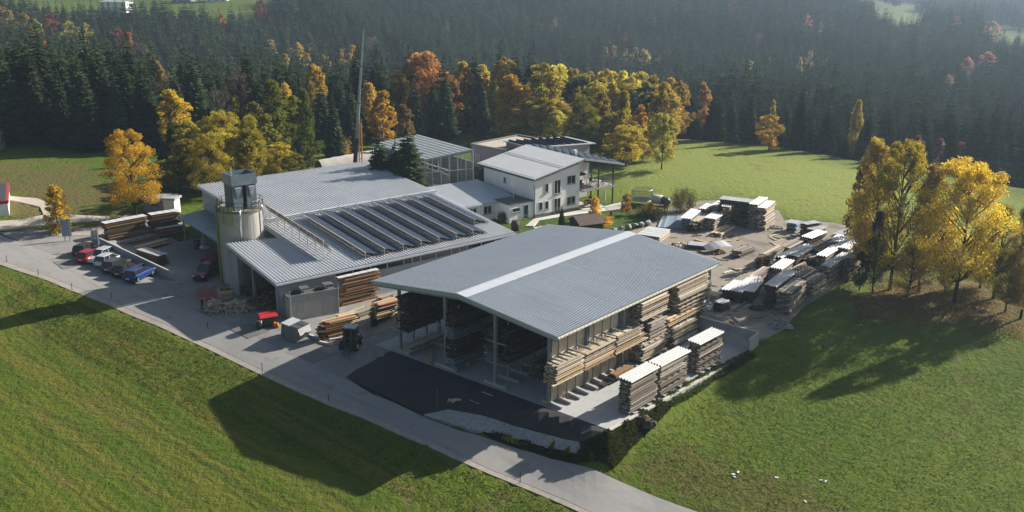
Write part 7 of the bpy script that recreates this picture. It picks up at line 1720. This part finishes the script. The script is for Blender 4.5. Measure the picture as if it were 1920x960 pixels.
# marker posts along the road
MP = [(13, 492, 480), (72, 516, 505), (135, 543, 532), (209, 560, 548), (492, 699, 681), (616, 752, 740), (975, 906, 885), (820, 762, 728), (1360, 640, 596), (390, 618, 604)]
ordn = ['first', 'second', 'third', 'fourth', 'fifth', 'sixth', 'seventh', 'eighth', 'ninth', 'tenth']
for k, (u, vb, vt) in enumerate(MP):
    if u == 1360: continue
    p = G(u, vb); h = height_over(p[:2], vt) - p[2]
    lab = f'thin dark marker post on the field side of the road, {ordn[k]} from left' if u not in (820, 390) else ('thin pale rod standing in the fresh black asphalt' if u == 820 else 'short post at the road edge opposite the silo')
    t = thing('marker_post', lab, 'post', p, 0, 'marker posts along the road' if u != 820 else None)
    m = MB(); m.tube([(0, 0, -.1), (.02, 0, h)], .035 if u != 820 else .02, 6); m.build('stake', 'wood_dark' if u != 820 else 'steel', t); m = MB(); m.cyl(.02, 0, h, h + .06, .045, 6); m.build('cap', 'dark_steel', t)
# manhole strips and puddle marks on the asphalt
for k, (a, b_) in enumerate((((904, 735), (924, 743)), ((881, 750), (898, 757)))): 
    p = G(*a, .08); q2 = G(*b_, .08); m = MB(); d = q2 - p; m.bar((0, 0, .1), (d[0], d[1], .1 + d[2]), .16, .03); o = m.build('loose_board', 'timber_pale'); o.location = tuple(p); tag(o, f'pale slat lying on the black asphalt, {["upper","lower"][k]} of two', 'slat')
heap('sweepings', 'thin strip of pale sweepings on the black asphalt', 852, 752, 30, .12, 'timber_pale', 'scraps', 40, .08, .3, 15, .35)
t = thing('saw_trestle', 'light wooden trestle leaning at the foot of the shed wall', 'trestle', shp(2.2, .65, .1), SA)
for a, b_ in (((-.5, 0, 0), (.0, .2, 1.2)), ((.5, 0, 0), (.05, .25, 1.2)), ((-.2, -.2, 0), (.1, .3, 1.3))): m = MB(); m.bar(a, b_, .07); m.build('leg', 'timber_fresh', t)
m = MB(); m.bar((-.3, .12, .6), (.3, .14, .6), .06); m.build('rail', 'timber_fresh', t)
plank('plank leaning on the concrete foot inside the shed front', (803, 688), (812, 655), .5, .06, 'timber_fresh', .3)
# blocks and footings beside the left shed column
p = G(606, 632); t = None
for k, (u, v) in enumerate(((612, 646), (634, 637), (590, 634))):
    p = G(u, v); m = MB(); m.box(-.9, -.14, 0, .9, .14, .2); o = m.build('concrete_bar', 'concrete_old'); place(o, (p[0], p[1], p[2] + .05), R([-30, 25, -40][k])); tag(o, f'concrete bar lying on the yard near the skip, {["nearest the forklift","under the coloured pile","nearest the skip"][k]}', 'kerb stone')
# ================================================================ garden
p = G(1214, 392); tq = G(1202, 382)
t = thing('trampoline', 'round trampoline with dark safety net on the lawn', 'trampoline', G(1203, 383), 0)
m = MB(); m.tube([(1.6 * math.cos(a), 1.6 * math.sin(a), .8) for a in np.linspace(0, 6.283, 25)], .06, 5); m.tube([(1.6 * math.cos(a), 1.6 * math.sin(a), 2.4) for a in np.linspace(0, 6.283, 25)], .04, 5); fr = m.build('frame', 'steel', t)
m = MB(); m.cyl(0, 0, .76, .79, 1.5, 24); m.build('mat', 'rubber', t)
m = MB()
for k in range(48): a = 6.283 * k / 48; m.bar((1.58 * math.cos(a), 1.58 * math.sin(a), .82), (1.58 * math.cos(a), 1.58 * math.sin(a), 2.38), .02)
for z in np.arange(1.0, 2.4, .16): m.tube([(1.58 * math.cos(a), 1.58 * math.sin(a), z) for a in np.linspace(0, 6.283, 25)], .012, 4)
m.build('net', 'net', t)
for k in range(4): a = 1.57 * k + .4; m = MB(); m.bar((1.6 * math.cos(a), 1.6 * math.sin(a), 0), (1.6 * math.cos(a), 1.6 * math.sin(a), .8), .06); m.build('leg', 'steel', t)
M['dirty_white'] = mat('dirty_white_paint', (.5, .49, .47), .7, noise=[(2, (.25, .22, .2), .8, .5, .6)])
p = G(1236, 398); t = thing('white_machine', 'white and dark cement silo trailer lying at the yard corner', 'machine', (p[0], p[1], p[2]), R(-25))
m = MB(); m.tube([(-1.3, 0, 1.9), (-.9, 0, 1.95), (.3, 0, 1.9)], [.4, .68, .72], 14); m.build('drum', M['dirty_white'], t, True); m = MB(); m.tube([(.3, 0, 1.9), (1.2, 0, 1.8), (1.6, 0, 1.7)], [.6, .62, .3], 12); m.build('drum_end', 'dark_steel', t, True)
for a in (-1.1, 1.1):
    for b_ in (-.6, .6): m = MB(); m.bar((a, b_, 0), (a * .8, b_ * .7, 1.7), .14); m.build('leg', 'timber_brown', t)
m = MB(); m.box(-1.3, -.75, .9, 1.3, .75, 1.05); m.build('platform', 'timber_brown', t)
p = G(1098, 432); t = thing('tiled_hut', 'small hut with dark brown tiled roof just behind the shed ridge', 'hut', (p[0] - 1.5, p[1], p[2]), R(25))
m = MB(); m.profile([(-1.6, -.2), (1.6, -.2), (1.6, 1.2), (0, 1.9), (-1.6, 1.2)], 'x', 0, 3.6); m.build('wall', 'wood_dark', t)
for s_ in (-1, 1): m = MB(); m.hexa([(-.3, s_ * 2.0, 1.05), (3.9, s_ * 2.0, 1.05), (3.9, 0, 1.98), (-.3, 0, 1.98)], [(-.3, s_ * 2.0, 1.17), (3.9, s_ * 2.0, 1.17), (3.9, 0, 2.1), (-.3, 0, 2.1)]); m.build('roof', 'roof_tile', t)
t = thing('round_tank', 'brown round wicker tank beside the annex corner', 'tank', G(966, 432), 0)
m = MB(); m.tube([(0, 0, 0), (0, 0, .8), (0, 0, 1.4)], [.55, .62, .5], 16); m.build('body', 'wood_dark', t, True); m = MB(); m.cyl(0, 0, 1.4, 1.46, .48, 14); m.build('lid', 'timber_dark', t)
for k, (u, v) in enumerate(((1008, 428), (1018, 426), (1028, 425))):
    p = G(u, v); m = MB(); m.box(-.5, -.35, 0, .5, .35, .05); o = m.build('stepping_stone', 'paving'); place(o, (p[0], p[1], p[2] + .05), R(20)); tag(o, f'pale stepping stone on the lawn, {["first","second","third"][k]} from the annex', 'stepping stone')
for k, (u, v) in enumerate(((1165, 435), (1178, 430), (1190, 427), (1202, 424), (1150, 436), (1215, 422))):
    p = G(u, v); m = MB()
    r = random.Random(k); q = [Vector((r.uniform(-1, 1), r.uniform(-1, 1), r.uniform(-.6, .6))).normalized() * r.uniform(.45, .7) for _ in range(14)]
    import bmesh
    bm = bmesh.new(); [bm.verts.new(v_) for v_ in q]; bmesh.ops.convex_hull(bm, input=bm.verts[:]); me = bpy.data.meshes.new('boulder'); bm.to_mesh(me); bm.free(); me.materials.append(M['rubble']); o = bpy.data.objects.new('boulder', me); col.objects.link(o); o.location = (p[0], p[1], p[2] + .3)
    tag(o, 'pale boulder in the row between garden and timber yard', 'boulder', 'pale boulders between garden and yard')
for k, (u, v) in enumerate(((1375, 890), (1384, 886), (1377, 895), (1539, 901), (1548, 903), (1510, 941), (1456, 896))):
    p = G(u, v); m = MB(); m.rbox(0, 0, .05, .3, .14, .04, k, 0, .5, (.2, .1)); o = m.build('paper_scrap', 'white_plastic'); o.location = tuple(p); tag(o, 'small white scrap lying in the near meadow', 'scrap', 'white scraps in the near meadow')

# ================================================================ the person by the silo
def skin_body(name, pts_, edges, rad, m_, parent, sub=2, root=0):
    me = bpy.data.meshes.new(name); me.from_pydata(pts_, edges, []); me.materials.append(M[m_]); o = bpy.data.objects.new(name, me); col.objects.link(o); o.parent = parent
    sk = o.modifiers.new('skin', 'SKIN'); sv = me.skin_vertices if len(me.skin_vertices) else None
    if not me.skin_vertices:
        bpy.context.view_layer.objects.active = o
        me.attributes.new  # layer is made by the modifier below
    if len(me.skin_vertices) == 0:
        import bmesh
        bm = bmesh.new(); bm.from_mesh(me); bm.verts.layers.skin.verify(); bm.to_mesh(me); bm.free()
    for i, v_ in enumerate(me.skin_vertices[0].data):
        rr_ = rad[i]; v_.radius = rr_ if isinstance(rr_, tuple) else (rr_, rr_); v_.use_root = (i == root)
    s_ = o.modifiers.new('round', 'SUBSURF'); s_.levels = sub; s_.render_levels = sub
    return o
p = G(380, 583); t = thing('person', 'person in dark work clothes walking beside the silo firewood', 'person', (p[0], p[1], p[2] + .06), R(200))
J = [(0, 0, .95), (0, 0, 1.15), (0, 0, 1.38), (0, 0, 1.50), (.01, 0, 1.60), (.01, 0, 1.74), (0, .18, 1.40), (.03, .24, 1.14), (.12, .23, .92), (.16, .22, .82), (0, -.18, 1.40), (-.04, -.24, 1.14), (-.02, -.24, .90), (.0, -.23, .80), (0, .09, .90), (.10, .10, .50), (.06, .10, .09), (.20, .11, .04), (0, -.09, .90), (-.04, -.10, .50), (-.20, -.10, .12), (-.08, -.11, .05)]
E_ = [(0, 1), (1, 2), (2, 3), (3, 4), (4, 5), (2, 6), (6, 7), (7, 8), (8, 9), (2, 10), (10, 11), (11, 12), (12, 13), (0, 14), (14, 15), (15, 16), (16, 17), (0, 18), (18, 19), (19, 20), (20, 21)]
Rd = [(.11, .14), (.10, .13), (.11, .16), .055, .085, .07, .06, .043, .033, .03, .06, .043, .033, .03, .085, .06, .04, .035, .085, .06, .04, .035]
skin_body('body', J, E_, Rd, 'skin', t)
skin_body('jacket', [J[i] for i in (0, 1, 2, 6, 7, 8, 10, 11, 12)], [(0, 1), (1, 2), (2, 3), (3, 4), (4, 5), (2, 6), (6, 7), (7, 8)], [(.14, .17), (.13, .16), (.14, .19), .08, .06, .05, .08, .06, .05], 'cloth_dark', t)
skin_body('trousers', [J[0], J[14], J[15], J[16], J[18], J[19], J[20]], [(0, 1), (1, 2), (2, 3), (0, 4), (4, 5), (5, 6)], [(.13, .16), .105, .078, .055, .105, .078, .055], 'cloth_dark', t)
m = MB(); m.tube([(-.02, 0, 1.60), (-.015, 0, 1.70), (0, 0, 1.80), (0, 0, 1.83)], [.075, .098, .07, .01], 12); m.build('hair', 'wood_dark', t, True)

# ================================================================ air
hb = MB(); hb.box(-2600, -120, -75, 2600, 4200, 290); hzo = hb.build('haze', 'steel')
hm = bpy.data.materials.new('haze_air'); hm.use_nodes = True; n = hm.node_tree; n.nodes.clear()
ou = n.nodes.new('ShaderNodeOutputMaterial'); pv = n.nodes.new('ShaderNodeVolumePrincipled'); pv.inputs['Density'].default_value = HAZE; pv.inputs['Color'].default_value = (.56, .76, 1.0, 1); pv.inputs['Anisotropy'].default_value = .45
n.links.new(pv.outputs[0], ou.inputs['Volume']); hzo.data.materials.clear(); hzo.data.materials.append(hm); tag(hzo, 'thin blue-grey autumn haze over the valley', 'haze', kind='stuff')
hzo.display_type = 'WIRE'
